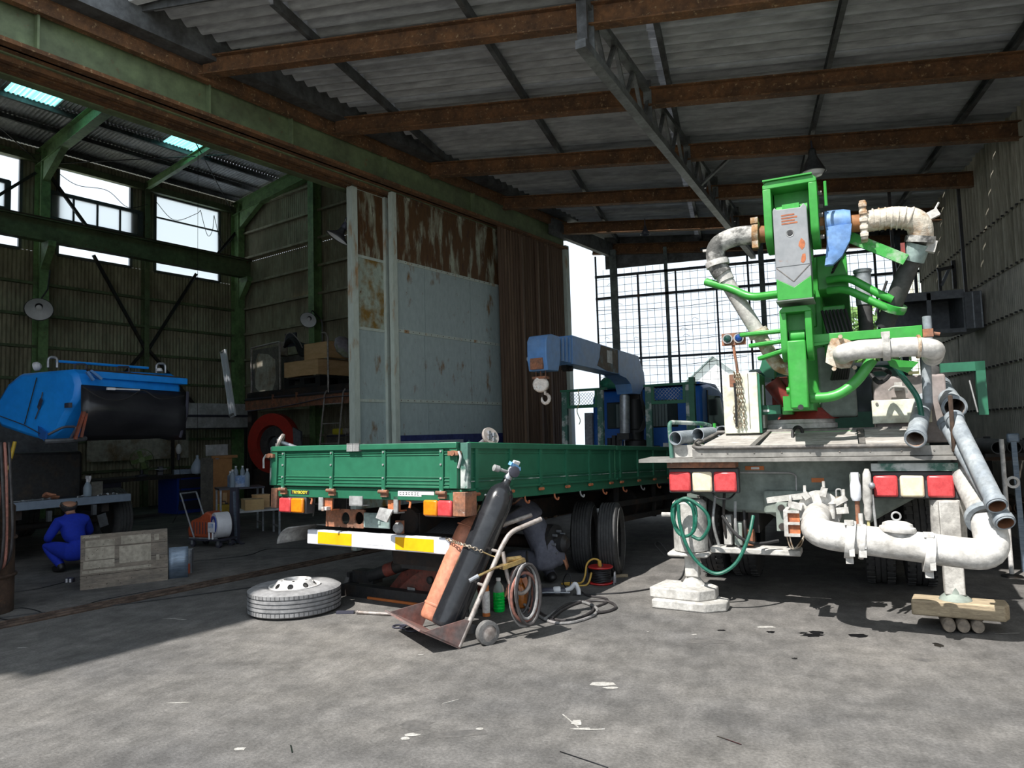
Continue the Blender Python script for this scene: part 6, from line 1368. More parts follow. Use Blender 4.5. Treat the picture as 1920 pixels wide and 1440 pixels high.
# mechanic crouching under the flatbed, seen from behind
J = {'pelvis': (0, 0, .29, .165, .15), 'waist': (-.04, .06, .42, .155, .135), 'mid': (-.07, .10, .53, .16, .135), 'chest': (-.11, .14, .66, .165, .14), 'upper': (-.15, .19, .76, .14, .11), 'neck': (-.18, .24, .83, .06), 'head': (-.22, .31, .88, .105), 'crown': (-.24, .35, .92, .08),
     'shl': (-.30, .20, .74, .08), 'ell': (-.40, .38, .56, .058), 'wrl': (-.34, .60, .58, .04), 'shr': (.0, .26, .74, .08), 'elr': (.06, .46, .58, .058), 'wrr': (-.05, .66, .60, .04),
     'hipl': (-.10, .03, .26, .12), 'knl': (-.26, .40, .26, .08), 'anl': (-.20, .06, .075, .055), 'hel': (-.19, .01, .055, .05), 'tol': (-.23, .20, .04, .045), 'hipr': (.09, .02, .26, .12), 'knr': (.14, .42, .30, .08), 'anr': (.07, .08, .08, .055), 'her': (.07, .02, .055, .05), 'tor': (.09, .22, .04, .045)}
E_ = [('pelvis', 'waist', 'top'), ('waist', 'mid', 'top'), ('mid', 'chest', 'top'), ('chest', 'upper', 'top'), ('upper', 'neck', 'top'), ('neck', 'head', 'skin'), ('head', 'crown', 'skin'), ('upper', 'shl', 'top'), ('shl', 'ell', 'top'), ('ell', 'wrl', 'top'), ('upper', 'shr', 'top'), ('shr', 'elr', 'top'), ('elr', 'wrr', 'top'),
      ('pelvis', 'hipl', 'leg'), ('hipl', 'knl', 'leg'), ('knl', 'anl', 'leg'), ('anl', 'hel', 'boot'), ('hel', 'tol', 'boot'), ('pelvis', 'hipr', 'leg'), ('hipr', 'knr', 'leg'), ('knr', 'anr', 'leg'), ('anr', 'her', 'boot'), ('her', 'tor', 'boot')]
hand(J, E_, 'l', 'wrl', (-.30, .68, .60), (.2, 1, .1), (.3, 0, 1)); hand(J, E_, 'r', 'wrr', (-.07, .74, .62), (-.2, 1, .1), (-.3, 0, 1))
g = G(1020, 1098); m2_ = person('person', None, (g.x+.06, g.y, .004), radians(48), J, E_, ['cloth_grey', 'skin', 'cloth_grey', 'boot', 'hair'], RG, 'person in grey work clothes crouching under the side of the flatbed')
face(m2_, (-.22, .31, .89), .086, False, -.3)
B().add([(.12, -.03, .36), (.17, .02, .37), (.20, -.01, .28), (.22, -.03, .17), (.18, -.05, .14), (.15, -.06, .22), (.115, -.05, .28)], [(0, 1, 2, 6), (2, 3, 5, 6), (3, 4, 5)]).build('pocket_rag', 'leather', m2_, thick=.012)

# ------------------------------------------------------------------ inside the old hall
mat('tip_blue', (.01, .24, .78), (.015, .28, .82), 2, .5, .2, .35, 0, (.10, .22, .40), .74, 8, var=.08)
mat('black_sheet', (.016, .016, .020), (.03, .03, .034), 3, .5, .15, .28, var=.1)
mat('bumper_grey', (.20, .25, .32), (.17, .21, .27), 4, .5, .15, .5, var=.08)
mat('rust_red', (.26, .06, .03), (.16, .05, .03), 8, .5, .1, .7)
mat('panel_wood', (.21, .175, .14), (.14, .12, .10), 3, .52, .12, .85, 0, (.45, .42, .37), .69, 10, stretch=(1, 1, 3), bump=.3)
mat('panel_pale', (.36, .32, .26), (.28, .25, .20), 5, .5, .15, .85, bump=.3)
mat('blue_sheet', (.14, .19, .26), (.22, .27, .33), 5, .5, .15, .4, .4, stretch=(.4, 1, 3))
mat('machine_orange', (.42, .08, .03), (.34, .07, .03), 6, .5, .1, .5, var=.1)
mat('machine_white', (.68, .68, .72), var=.08, rough=.4)
mat('machine_blue', (.02, .06, .35), var=.1, rough=.4)
mat('carton', (.52, .36, .17), (.45, .30, .14), 5, .5, .15, .85, var=.08)
mat('plywood', (.66, .43, .22), (.58, .36, .17), 3, .5, .1, .7, stretch=(1, 1, 4), var=.08)
mat('orange_board', (.40, .19, .06), (.34, .15, .05), 4, .5, .1, .7, var=.1)
mat('grey_board', (.14, .13, .11), (.10, .095, .085), 4, .5, .1, .8)
mat('fan_green', (.16, .24, .08), (.20, .28, .11), 8, .5, .1, .5)
mat('pale_board', (.50, .51, .52), (.36, .36, .35), 2, .55, .1, .7)
mat('dirty_board', (.40, .38, .32), (.20, .14, .08), 2, .55, .1, .8)
mat('red_paint', (.42, .03, .02), (.34, .03, .02), 5, .5, .1, .5, var=.1)
mat('lamp_shade', (.10, .105, .11), (.07, .07, .075), 6, .5, .1, .35, .5)
mat('lamp_inside', (.80, .82, .85), var=.05, rough=.3)
mat('bulb', (.95, .95, .97), var=0, rough=.1)
mat('tube_white', (.75, .78, .84), var=.04, rough=.35)
mat('water_clear', (.45, .55, .65), var=.05, rough=.1, glass=.5)
mat('blue_box', (.18, .30, .55), (.5, .55, .65), 9, .5, .1, .5)
mat('bag_blue', (.42, .50, .62), var=.06, rough=.4)
mat('sack', (.33, .29, .33), (.18, .24, .10), 3, .58, .08, .6)
mat('duct_grey', (.13, .14, .155), (.10, .105, .115), 3, .5, .1, .5, .4)
mat('yellow_paint', (.55, .36, .03), var=.1, rough=.5)
def HA(px, py, **k): return HL.at(px, py, **k)
def thing(nm, loc, label, cat, rz=0, group=None): return empty(nm, HL, loc, rz, label, cat, group)

# truck with its cab tipped forward
tt = thing('tipped_cab_truck', (0, 0, 0), 'dark truck inside the hall with its bright blue cab tipped forward', 'truck')
pxs = [(38, 700), (130, 692), (140, 700), (146, 722), (142, 748), (122, 780), (110, 805), (84, 828), (40, 815), (0, 801), (-14, 780), (-10, 757), (12, 720), (30, 705)]
side = [HA(a, b_, y=1.62-.0032*(145-max(a, -14))) for a, b_ in pxs]
dv = Vector((-.10, 1.42, .02))
cs = B(); n_ = len(side)
cs.loft([side, [p+dv for p in side]]).build('cab_shell', 'tip_blue', tt, 30, .05)
def sp(a, b_, off=.012): return HA(a, b_, y=1.62-.0032*(145-a)-off)
B().tube([sp(69, 708), sp(58, 750), sp(46, 795)], .006, 6).build('door_seam', 'black', tt)
B().tube([sp(0, 780), sp(46, 797), sp(84, 818)], .006, 6).build('sill_seam', 'tool_dark', tt)
B().tube(fillet([sp(80, 735), sp(74, 765), sp(66, 786)], .03), .007, 6).build('door_seam', 'tool_dark', tt)
B().cb(sp(75, 757), (.14, .02, .05), (0, -.9, 0)).build('door_handle', 'tool_dark', tt)
B().cb(sp(128, 760, .03), (.12, .04, .06)).build('mirror_bracket', 'tool_dark', tt)
B().cb(sp(78, 812), (.30, .02, .12), (0, .35, 0)).build('touch_up_patch', 'cab_blue', tt)
# black sheet bulging over the tipped cab's face
rows_ = []
for j in range(9):
    t = j/8
    z_t = (726+8*t, 730+10*t)
    rr = []
    for i in range(13):
        s_ = i/12; px = 152+196*s_; y0 = 722+14*s_; y1 = 826-6*s_+(4 if s_ > .8 else 0)
        py = y0+(y1-y0)*t; bul = .16*sin(pi*min(1, t*1.15))*(.6+.4*sin(pi*s_))-.10*max(0, t-.75)*4+.035*sin(5*s_+3*t)+(.10*s_ if .3 < t < .8 else .04*s_)
        rr.append(HA(px, py, x=-2.42+bul))
    rows_.append(rr)
V = [p for r in rows_ for p in r]
B().add(V, [(j*13+i, j*13+i+1, (j+1)*13+i+1, (j+1)*13+i) for j in range(8) for i in range(12)]).build('black_apron', 'black_sheet', tt, 80, thick=.02)
B().tube([HA(352, 735, x=-2.35), HA(350, 775, x=-2.24), HA(338, 820, x=-2.35)], .022, 8).build('apron_edge', 'tool_dark', tt)
p0, p1 = HA(165, 702, x=-2.5), HA(348, 716, x=-2.5)
B().beam(p0, p1, .12, .09).build('cab_frame', 'tip_blue', tt, bevel=.01)
B().beam(p0+Vector((-.1, 0, .06)), p1+Vector((-.1, 0, .05)), .2, .03).build('cab_frame_top', 'dark_rust', tt)
B().tube([HA(105, 677, x=-2.7), HA(278, 690, x=-2.7)], .018, 8).build('roof_rail', 'tip_blue', tt)
for px, py, h in ((98, 680, 12), (301, 690, 10)):
    a = HA(px-8, py+9, x=-2.55); b_ = HA(px+9, py+9, x=-2.55); B().tube(fillet([a, a+Vector((0, 0, .13)), b_+Vector((0, 0, .13)), b_], .05), .016, 8).build('grab_loop', 'steel_grey', tt)
for px, py in ((150, 690), (230, 694)):
    a = HA(px-10, py+6, x=-2.6); b_ = HA(px+12, py+6, x=-2.6); B().tube(fillet([a, a+Vector((0, 0, .09)), b_+Vector((0, 0, .09)), b_], .03), .012, 7).build('step_loop', 'tool_dark', tt)
B().lathe([(.0, 0), (.055, 0), (.06, .01), (.06, .05), (.03, .08), (0, .08)], HA(64, 688, y=1.45), (.6, .7, .2), 18).build('marker_lamp', 'machine_white', tt); B().lathe([(0, 0), (.045, 0), (.03, .04), (0, .045)], HA(299, 696, x=-2.5), (0, 0, 1), 14).build('marker_lamp', 'machine_white', tt)
for a, b_ in (((163, 697), (175, 713)), ((170, 695), (190, 711))): B().beam(HA(*a, x=-2.36), HA(*b_, x=-2.36), .045, .03).build('hinge_arm', 'crane_blue', tt)
B().beam(HA(157, 772, x=-2.1), HA(140, 824, x=-2.1), .06, .03).build('stay_strut', 'rust_red', tt); B().beam(HA(162, 775, x=-2.1), HA(152, 820, x=-2.1), .03, .03).build('stay_strut', 'rust_red', tt)
B().tube([HA(84, 828, x=-2.15), HA(130, 826, x=-2.1), HA(160, 822, x=-2.2)], .03, 8).build('step_tube', 'duct_grey', tt)
B().tube(fillet([HA(90, 815, x=-2.2), HA(120, 800, x=-2.15), HA(145, 800, x=-2.15), HA(132, 822, x=-2.1)], .05), .015, 8).build('step_bracket', 'tool_dark', tt)
B().tube(spline([HA(155, 725, x=-2.2), HA(195, 748, x=-2.15), HA(235, 748, x=-2.15), HA(268, 732, x=-2.2), HA(300, 748, x=-2.15), HA(345, 742, x=-2.2)], 6), .008, 6).build('slack_cord', 'dark_metal', tt)
B().cb(HA(208, 729, x=-2.25), (.03, .10, .03)).tube([HA(212, 729, x=-2.25), HA(262, 731, x=-2.25)], .01, 6).build('inspection_light', 'machine_white', tt)
# chassis, bumper, wheels
bz = .80
bp0, bp1 = HA(-20, 958, x=-3.5), HA(246, 941, x=-3.5)
B().box(-3.6, -3.5, bp0.y, bp1.y, bz-.055, bz+.055).build('front_bumper', 'bumper_grey', tt, bevel=.008)
B().box(-4.1, -3.6, bp0.y, bp1.y, bz-.01, bz+.05).build('bumper_tray', 'tool_dark', tt)
for y in (1.35, 2.45): B().box(-8.5, -3.6, y, y+.1, .62, .86).build('chassis_rail', 'chassis', tt)
B().box(-5.6, -4.2, 1.45, 2.45, .7, 1.5).build('engine', 'dark_metal', tt, bevel=.05)
B().box(-8.6, -5.7, .95, 3.0, .95, 2.3).build('dark_filler_box', 'duct_grey', tt)  # added box, only fills the depth behind the tipped cab with dark
for y in (1.12, 2.9):
    o = tyre(B(), (-4.25, y, .46), (0, 1, 0), .455, .24, .27, 36, 4).build('front_tyre', 'rubber', tt); disc(B(), (-4.25, y, .46), (0, -1 if y < 2 else 1, 0), .27).build('rim', 'dark_metal', o)
for y in (1.2, 2.8): tyre(B(), (-7.4, y, .46), (0, 1, 0), .455, .3, .27, 28, 3).build('rear_tyre', 'rubber', tt)
B().cyl((-4.25, 1.2, .46), (-4.25, 2.85, .46), .05, 10).build('front_axle', 'chassis', tt)
for px, py in ((92, 965), (176, 953)):
    p = HA(px, py, x=-3.48); k = B().box(-.03, .03, -.025, .025, -.09, .05).build('shackle_plate', 'duct_grey', tt); k.location = p
    q = B().box(-.004, .004, -.06, .06, -.18, 0).build('hanging_tag', 'duct_grey', tt); q.location = p+Vector((.02, .09, -.09)); q.rotation_euler = (.25, 0, 0)
B().tube([HA(28, 828, x=-3.2), HA(20, 860, x=-3.2)], .022, 8).build('yellow_grip', 'yellow_paint', tt); B().tube([HA(20, 860, x=-3.2), HA(8, 905, x=-3.2)], .016, 8).build('stay_rod', 'brass', tt)
# things on the bumper tray
p = HA(164, 929, x=-3.7); sbm = thing('spray_bottle', (p.x, p.y, bz+.05), 'clear trigger spray bottle standing on the grey truck bumper', 'bottle')
B().lathe([(.05, 0), (.055, .01), (.055, .13), (.03, .19), (.018, .21)], (0, 0, 0), (0, 0, 1), 18).build('body', 'water_clear', sbm)
B().cyl((0, 0, .20), (0, 0, .25), .02, 10).cb((.02, 0, .27), (.11, .03, .045)).cb((.06, 0, .23), (.015, .02, .06), (0, .5, 0)).build('trigger_head', 'machine_white', sbm)
p = HA(179, 925, x=-3.75); o = B().box(-.05, .05, -.08, .08, 0, .2).build('small_carton', 'grey_board', None, bevel=.004); o.location = HL.W((p.x, p.y, bz+.05)); o.rotation_euler = (0, 0, HL.rz); tag(o, 'small dull box behind the spray bottle on the bumper', 'box')
p = HA(98, 928, x=-3.75); gl_ = thing('work_glove', (p.x, p.y, bz+.06), 'brown glove lying crumpled on the grey truck bumper', 'glove')
glove(gl_, Matrix.Translation((0, -.1, .06)) @ Matrix.Rotation(1.25, 4, 'X') @ Matrix.Rotation(.4, 4, 'Z'))
for k, px in enumerate((30, 46, 66, 86, 150, 186, 202, 216)):
    p = HA(px, 938-.06*px+8, x=-3.62); e = thing('socket_tool', (p.x, p.y, bz+.062), 'chrome hand tool lying among others on the grey truck bumper', 'tool', .2*k, 'hand tools on the truck bumper')
    L_ = .06+.02*(k % 3); B().tube([(0, -L_, .0), (0, L_, 0)], .010, 8).build('shank', 'steel_grey', e); B().cyl((0, L_, 0), (0, L_+.03, 0), .017, 8).build('head', 'steel_grey', e)

# timber panel, steel sheet and bracket standing on the floor
b0, b1 = HL.L(G(150, 1108)), HL.L(G(315, 1088)); dd = b1-b0
tpn = thing('wooden_partition', b0, 'old grey timber panel of four boards standing on its edge', 'panel', atan2(dd.y, dd.x)); Wp = dd.length; lean = .10
zz = [0, .15, .295, .44, .585]
for k in range(4):
    B().hexa([(0, lean*zz[k]*1.5, zz[k]), (Wp, lean*zz[k]*1.5, zz[k]), (Wp, lean*zz[k]*1.5+.03, zz[k]), (0, lean*zz[k]*1.5+.03, zz[k]), (0, lean*zz[k+1]*1.5, zz[k+1]-.004), (Wp, lean*zz[k+1]*1.5, zz[k+1]-.004), (Wp, lean*zz[k+1]*1.5+.03, zz[k+1]-.004), (0, lean*zz[k+1]*1.5+.03, zz[k+1]-.004)]).build('board', 'panel_wood', tpn)
def pan(x0, x1, z0, z1): B().hexa([(x0, lean*z0*1.5-.003, z0), (x1, lean*z0*1.5-.003, z0), (x1, lean*z0*1.5, z0), (x0, lean*z0*1.5, z0), (x0, lean*z1*1.5-.003, z1), (x1, lean*z1*1.5-.003, z1), (x1, lean*z1*1.5, z1), (x0, lean*z1*1.5, z1)]).build('unpainted_patch', 'panel_pale', tpn)
for a in ((.03, .36, .22, .30), (.05, .36, .31, .44), (.05, .36, .45, .52), (.41, .76, .245, .43), (.43, .76, .45, .54), (.80, Wp-.01, .46, .53), (.82, Wp-.01, .24, .30), (.02, .76, .17, .20), (.02, .2, .545, .57)): pan(a[0]*Wp/.95, min(a[1]*Wp/.95, Wp-.005), a[2], a[3])
bb = B()
for k in range(60):
    x, z = random.random()*Wp, random.random()*.57; bb.bolt((x, lean*z*1.5-.001, z), (0, -1, 0), .004, .003)
tag(bb.build('nail_heads', 'dark_rust', tpn), kind='stuff')
p = HL.L(G(320, 1086)); shp = thing('steel_sheet', p, 'curved blue-grey steel sheet standing beside the timber panel', 'sheet', .9)
B().add([(a, .03*sin(2.2*a/.2)+.01*z, z) for z in (0, .36) for a in (-.02, .03, .08, .13, .18)], [(i, i+1, i+6, i+5) for i in range(4)]).build('plate', 'blue_sheet', shp, 80, thick=.008)
p = HL.L(G(350, 1076)); brk = thing('steel_bracket', p, 'grey and orange steel channel bracket behind the blue-grey sheet', 'bracket', .9)
B().box(-.05, .06, 0, .02, 0, .28).box(-.05, -.03, 0, .12, 0, .28).box(.04, .06, 0, .12, 0, .28).box(-.05, .06, 0, .12, .27, .285).build('channel', 'steel_grey', brk); B().box(-.028, .038, .0, -.008, .0, .12).box(-.028, -.01, -.01, 0, .1, .2).build('orange_patch', 'machine_orange', brk)
p = HL.L(G(131, 1092)); plg = thing('cable_plug', p, 'black two-pole plug with pale ends lying by the timber panel', 'plug', .7); B().box(-.045, .045, -.03, .03, 0, .05).build('shell', 'tool_dark', plg, bevel=.006)
for x in (-.02, .02): B().box(x-.01, x+.01, -.033, -.03, .005, .048).build('pale_end', 'machine_white', plg)

# trolley carrying an orange and white machine
p = HL.L(G(398, 1024)); tr_ = thing('machine_trolley', p, 'low wheeled trolley with a slanted tube handle under the orange machine', 'trolley', radians(12))
B().box(-.32, .32, -.17, .17, .105, .135).build('bed', 'tool_dark', tr_)
B().tube([(-.28, -.17, .14), (.28, -.17, .14)], .012, 8).build('edge_tube', 'steel_grey', tr_)
for x in (-.26, .26):
    for y in (-.12, .12): w_ = B().lathe([(0, -.02), (.05, -.018), (.052, 0), (.05, .018), (0, .02)], (x, y, .052), (0, 1, 0), 18).build('caster', 'tool_dark', tr_); B().box(x-.02, x+.02, y-.026, y-.02, .04, .11).build('caster_fork', 'steel_grey', w_)
for y in (-.15, .15): B().tube(fillet([(-.30, y, .13), (-.20, y, .12), (-.46, y, .72), (-.50, y, .80)], .04), .013, 8).build('handle_leg', 'steel_grey', tr_)
B().tube([(-.50, -.15, .80), (-.50, .15, .80)], .013, 8).build('handle_bar', 'steel_grey', tr_)
B().tube([(-.20, -.15, .13), (-.35, -.15, .46)], .012, 8).build('handle_brace', 'steel_grey', tr_)
e = thing('blower_machine', p+Vector((0, 0, .135)), 'orange machine with a round white and blue end on the trolley', 'machine', radians(12))
B().prism([(-.36, .0), (-.38, .14), (-.30, .26), (-.14, .31), (.0, .40), (.12, .36), (.14, .0)], -.13, .13, 'xz').build('orange_housing', 'machine_orange', e, bevel=.03)
for k in range(5): B().box(-.24+.06*k, -.225+.06*k, -.134, -.13, .06, .24).build('cooling_slot', 'tool_dark', e)
B().lathe([(0, 0), (.18, 0), (.19, .02), (.19, .20), (.16, .22), (0, .22)], (.20, -.16, .20), (.5, 1, 0), 28).build('white_drum', 'machine_white', e)
B().lathe([(.09, -.012), (.13, -.012), (.13, 0), (.09, 0)], (.20, -.16, .21), (.5, 1, 0), 26, True).build('blue_ring', 'machine_blue', e)
B().box(.13, .27, -.215, -.18, .10, .25).build('control_box', 'machine_white', e, bevel=.01); B().box(.155, .245, -.222, -.214, .17, .235).build('screen', 'blue_box', e)
for x in (.15, .22): B().tube([(x, -.20, .0), (x, -.20, .11)], .014, 8).build('leg_tube', 'machine_white', e)
# low table with cartons; bench with bottles behind
def table(name, c, w_, d, h, rz, label, m_='steel_grey', top='grey_board'):
    e = thing(name, c, label, 'table', rz); B().box(-w_/2, w_/2, -d/2, d/2, h-.03, h).build('tabletop', top, e)
    for x in (-1, 1):
        for y in (-1, 1): B().box(x*(w_/2-.03)-.015, x*(w_/2-.03)+.015, y*(d/2-.03)-.015, y*(d/2-.03)+.015, 0, h-.03).build('leg', m_, e)
    for y in (-1, 1): B().box(-w_/2+.03, w_/2-.03, y*(d/2-.03)-.012, y*(d/2-.03)+.012, .12, .145).build('stretcher', m_, e)
    return e
c1 = Vector((-3.32, 4.78, 0)); tb1 = table('low_table', c1, .52, .72, .44, radians(-24), 'low steel-legged table holding cartons behind the machine trolley', top='pale_board')
def on(c, dx, dy, z): return Vector((c.x+dx, c.y+dy, z))
def carton(nm, loc, sz, rz, m_, label, flap=True, cat='box'):
    e = thing(nm, loc, label, cat, rz); a, b_, h = sz; B().box(-a/2, a/2, -b_/2, b_/2, 0, h).build('box_body', m_, e, bevel=.004)
    if flap: B().box(-a/2-.003, a/2+.003, -b_/2-.003, b_/2+.003, h-.02, h+.004).build('lid_edge', m_, e); B().box(-.025, .025, -b_/2-.004, b_/2+.004, h, h+.006).build('tape', 'panel_pale', e)
    return e
carton('carton', on(c1, .02, -.08, .44), (.38, .30, .17), radians(-24), 'carton', 'open tan carton on the low steel-legged table')
carton('carton', on(c1, -.10, .16, .44), (.22, .22, .22), radians(-10), 'plywood', 'smaller upright carton behind the tan one on the low table')
c2 = Vector((-4.05, 4.95, 0)); tb2 = table('tool_bench', c2, .55, .75, .78, radians(-24), 'taller narrow bench with water bottles and a blue box', top='tool_dark')
carton('bottle_crate', on(c2, .0, -.05, .78), (.28, .26, .20), radians(-20), 'blue_box', 'blue and white carton of bottles on the taller bench', False)
for k, (dx, dy, h, lab) in enumerate(((.16, -.24, .30, 'clear water bottle in front of the blue carton on the bench'), (.20, .02, .30, 'clear water bottle beside the blue carton on the bench'), (-.2, -.05, .26, 'clear water bottle at the back corner of the bench'))):
    e = thing('water_bottle', on(c2, dx, dy, .78), lab, 'bottle'); B().lathe([(.04, 0), (.045, .01), (.045, h*.6), (.04, h*.75), (.016, h*.92), (.016, h)], (0, 0, 0), (0, 0, 1), 16).build('body', 'water_clear', e); B().lathe([(.019, h-.02), (.019, h+.015), (0, h+.015)], (0, 0, 0), (0, 0, 1), 12).build('cap', 'machine_white', e)
for k, (dx, dy) in enumerate(((-.02, -.06), (.06, .02))):
    e = thing('water_bottle', on(c2, dx, dy, .98), 'clear bottle standing in the blue and white carton', 'bottle', group='bottles in the blue carton'); B().lathe([(.04, 0), (.04, .08), (.016, .13), (.016, .15)], (0, 0, 0), (0, 0, 1), 14).build('body', 'water_clear', e); B().lathe([(.019, .14), (.019, .165), (0, .165)], (0, 0, 0), (0, 0, 1), 12).build('cap', 'machine_white', e)
p = HL.L(G(440, 1019)); e = thing('steel_post_stand', p, 'dark folded steel plate stand on splayed feet by the low table', 'stand', .3)
B().prism([(-.10, .06), (-.07, .86), (.07, .86), (.09, .06)], -.02, .02, 'xz').build('upright_plate', 'tool_dark', e); B().beam((.05, -.03, .01), (.02, -.03, .8), .03, .03).build('stay', 'blue_sheet', e)
for s_ in (-1, 1): B().beam((0, 0, .08), (.22*s_, -.08, .012), .06, .02).build('foot', 'tool_dark', e)
# boards and cupboard by the end of the hall
for nm_, px, w_, d, h, m_, lab, cat in (('cupboard', 417, .36, .35, 1.25, 'orange_board', 'tall narrow orange-brown wooden cupboard beside the workbench', 'cupboard'), ('leaning_board', 393, .34, .05, 1.27, 'grey_board', 'grey weathered board leaning beside the orange cupboard', 'board')):
    q = HA(px, 930, x=-6.2); e = thing(nm_, (q.x, q.y, 0), lab, cat, radians(-30))
    B().box(-d/2, d/2, -w_/2, w_/2, 0, h).build('carcass' if 'cup' in nm_ else 'plank', m_, e, bevel=.006)
    if 'cup' in nm_:
        B().box(-d/2-.03, d/2+.06, -w_/2-.03, w_/2+.1, h, h+.05).build('top_board', m_, e); B().box(d/2, d/2+.01, -w_/2+.02, w_/2-.02, .05, h-.02).build('door', m_, e)
        B().box(d/2+.01, d/2+.03, .0, .08, .1, .55).build('batten', 'plywood', e)
    else: B().box(d/2, d/2+.012, w_/2-.06, w_/2, .0, h).build('edge_strip', 'blue_sheet', e)
q = HA(405, 850, x=-6.2); carton('carton', (q.x-.05, q.y+.05, 1.303), (.3, .3, .22), .2, 'pale_board', 'pale blue-white box on top of the orange cupboard')
q = HA(419, 962, x=-5.6); e = thing('oil_drum_can', (q.x, q.y, 0), 'square yellow oil can on the floor below the orange cupboard', 'can', -.4); B().box(-.12, .12, -.12, .12, 0, .36).build('can_body', 'yellow_paint', e, bevel=.01); B().cyl((.05, .05, .36), (.05, .05, .39), .025, 12).build('cap', 'tool_dark', e); B().tube(fillet([(-.08, -.05, .36), (-.08, -.05, .41), (-.08, .05, .41), (-.08, .05, .36)], .02), .008, 7).build('handle', 'tool_dark', e)
# workbench against the window wall with fan, vice and clutter
wbn = thing('workbench', (-8.6, 5.6, 0), 'long dark workbench with drawers against the window wall', 'workbench')
B().box(-.45, .45, -1.6, 1.5, .8, .88).build('worktop', 'dark_metal', wbn); B().box(-.40, .40, -1.5, -.7, 0, .8).build('drawer_unit', 'tool_dark', wbn); B().box(-.40, .40, .5, 1.4, 0, .8).build('drawer_unit', 'machine_blue', wbn)
for k in range(3): B().box(.40, .415, .55, 1.35, .08+.24*k, .28+.24*k).build('drawer_front', 'tool_dark', wbn)
bbk = B().box(-2.15, -2.12, -.3, 2.2, 1.2, 1.9).build('backboard', 'dirty_board', wbn)
q = HA(266, 866, x=-8.5); e = thing('electric_fan', (q.x, q.y, .88), 'round green electric fan standing on the workbench', 'fan', -.5)
B().lathe([(.22, -.05), (.235, 0), (.22, .05)], (0, 0, .36), (1, 0, 0), 32, cap=False).build('guard_rim', 'fan_green', e); B().lathe([(.0, .05), (.06, .055), (.06, -.08), (0, -.1)], (0, 0, .36), (1, 0, 0), 18).build('motor', 'fan_green', e)
for k in range(16): a = k*pi/8; B().beam((.055, .05*cos(a), .36+.05*sin(a)), (.045, .225*cos(a), .36+.225*sin(a)), .006, .006).build('guard_wire', 'fan_green', e)
for k in range(4): a = k*pi/2+.3; B().cb((.01, .12*cos(a), .36+.12*sin(a)), (.008, .17, .09), (a, .35, 0)).build('blade', 'fan_green', e)
B().lathe([(.14, 0), (.14, .03), (.03, .05), (.03, .15)], (0, 0, 0), (0, 0, 1), 20).build('base', 'tool_dark', e)
for k, (px, z, m_, nm_, lab) in enumerate(((300, .88, 'tool_dark', 'bench_vice', 'dark cast bench vice on the workbench beside the fan'), (352, .88, 'blue_sheet', 'tool_tray', 'shallow blue-grey tray on the workbench below the stained board'))):
    q = HA(px, 880, x=-8.4); e = thing(nm_, (q.x, q.y, z), lab, 'vice' if k == 0 else 'tray', -.4)
    if k == 0: B().box(-.1, .1, -.06, .06, 0, .1).box(-.05, .2, -.05, .05, .1, .2).build('jaw_body', m_, e, bevel=.01); B().tube([(.2, -.12, .14), (.2, .12, .14)], .012, 8).build('tommy_bar', 'steel_grey', e)
    else:
        B().box(-.16, .16, -.3, .3, 0, .02).build('base', m_, e)
        for a in ((-.16, -.15, -.3, .3), (.15, .16, -.3, .3), (-.16, .16, -.3, -.29), (-.16, .16, .29, .3)): B().box(*a, .02, .1).build('rim', m_, e)
q = HA(370, 905, x=-6.6); e = thing('plastic_bag', (q.x, q.y, .93), 'knotted pale blue plastic bag hanging from a wire', 'bag')
B().lathe([(.0, -.01), (.10, .02), (.13, .08), (.12, .16), (.07, .26), (.025, .33), (.03, .38), (0, .40)], (0, 0, 0), (0, 0, 1), 14).build('bag_body', 'bag_blue', e); B().tube([(0, 0, .38), (0, 0, 8.05)], .004, 5).build('wire', 'cable', e)
q = HA(335, 845, x=-6.2); e = thing('hanging_bulb', (q.x, q.y, 1.45), 'caged inspection bulb hanging on a cord over the workbench', 'lamp')
B().lathe([(.03, -.10), (.05, -.06), (.055, 0), (.04, .06), (.02, .09)], (0, 0, .02), (0, 0, 1), 14).build('bulb', 'pale_board', e); B().cyl((0, 0, -.2), (0, 0, -.08), .03, 12).build('handle', 'tool_dark', e); B().tube([(0, 0, .1), (.02, .02, 1.2), (0, 0, 2.2)], .005, 5).build('cord', 'cable', e); B().tube(spline([(0, 0, -.2), (-.1, .1, -.7), (-.2, .1, -1.2), (-.3, .05, -1.44)], 6), .006, 6).build('cord', 'cable', e)
e = thing('steel_locker_panel', (-9.6, 8.3, 1.95), 'long pale grey steel duct panel across the corner of the hall', 'panel')
B().box(-.05, .05, -1.6, .55, 0, .62).build('panel_face', 'pale_board', e); B().box(.05, .08, -1.6, .55, .27, .33).build('middle_rib', 'tool_dark', e); B().box(.04, .1, -1.6, .55, -.04, .0).build('lower_angle', 'dark_metal', e)
for y in (-1.5, .5): B().box(-.08, -.05, y-.04, y+.04, -1.95, .65).build('post', 'dark_metal', e)
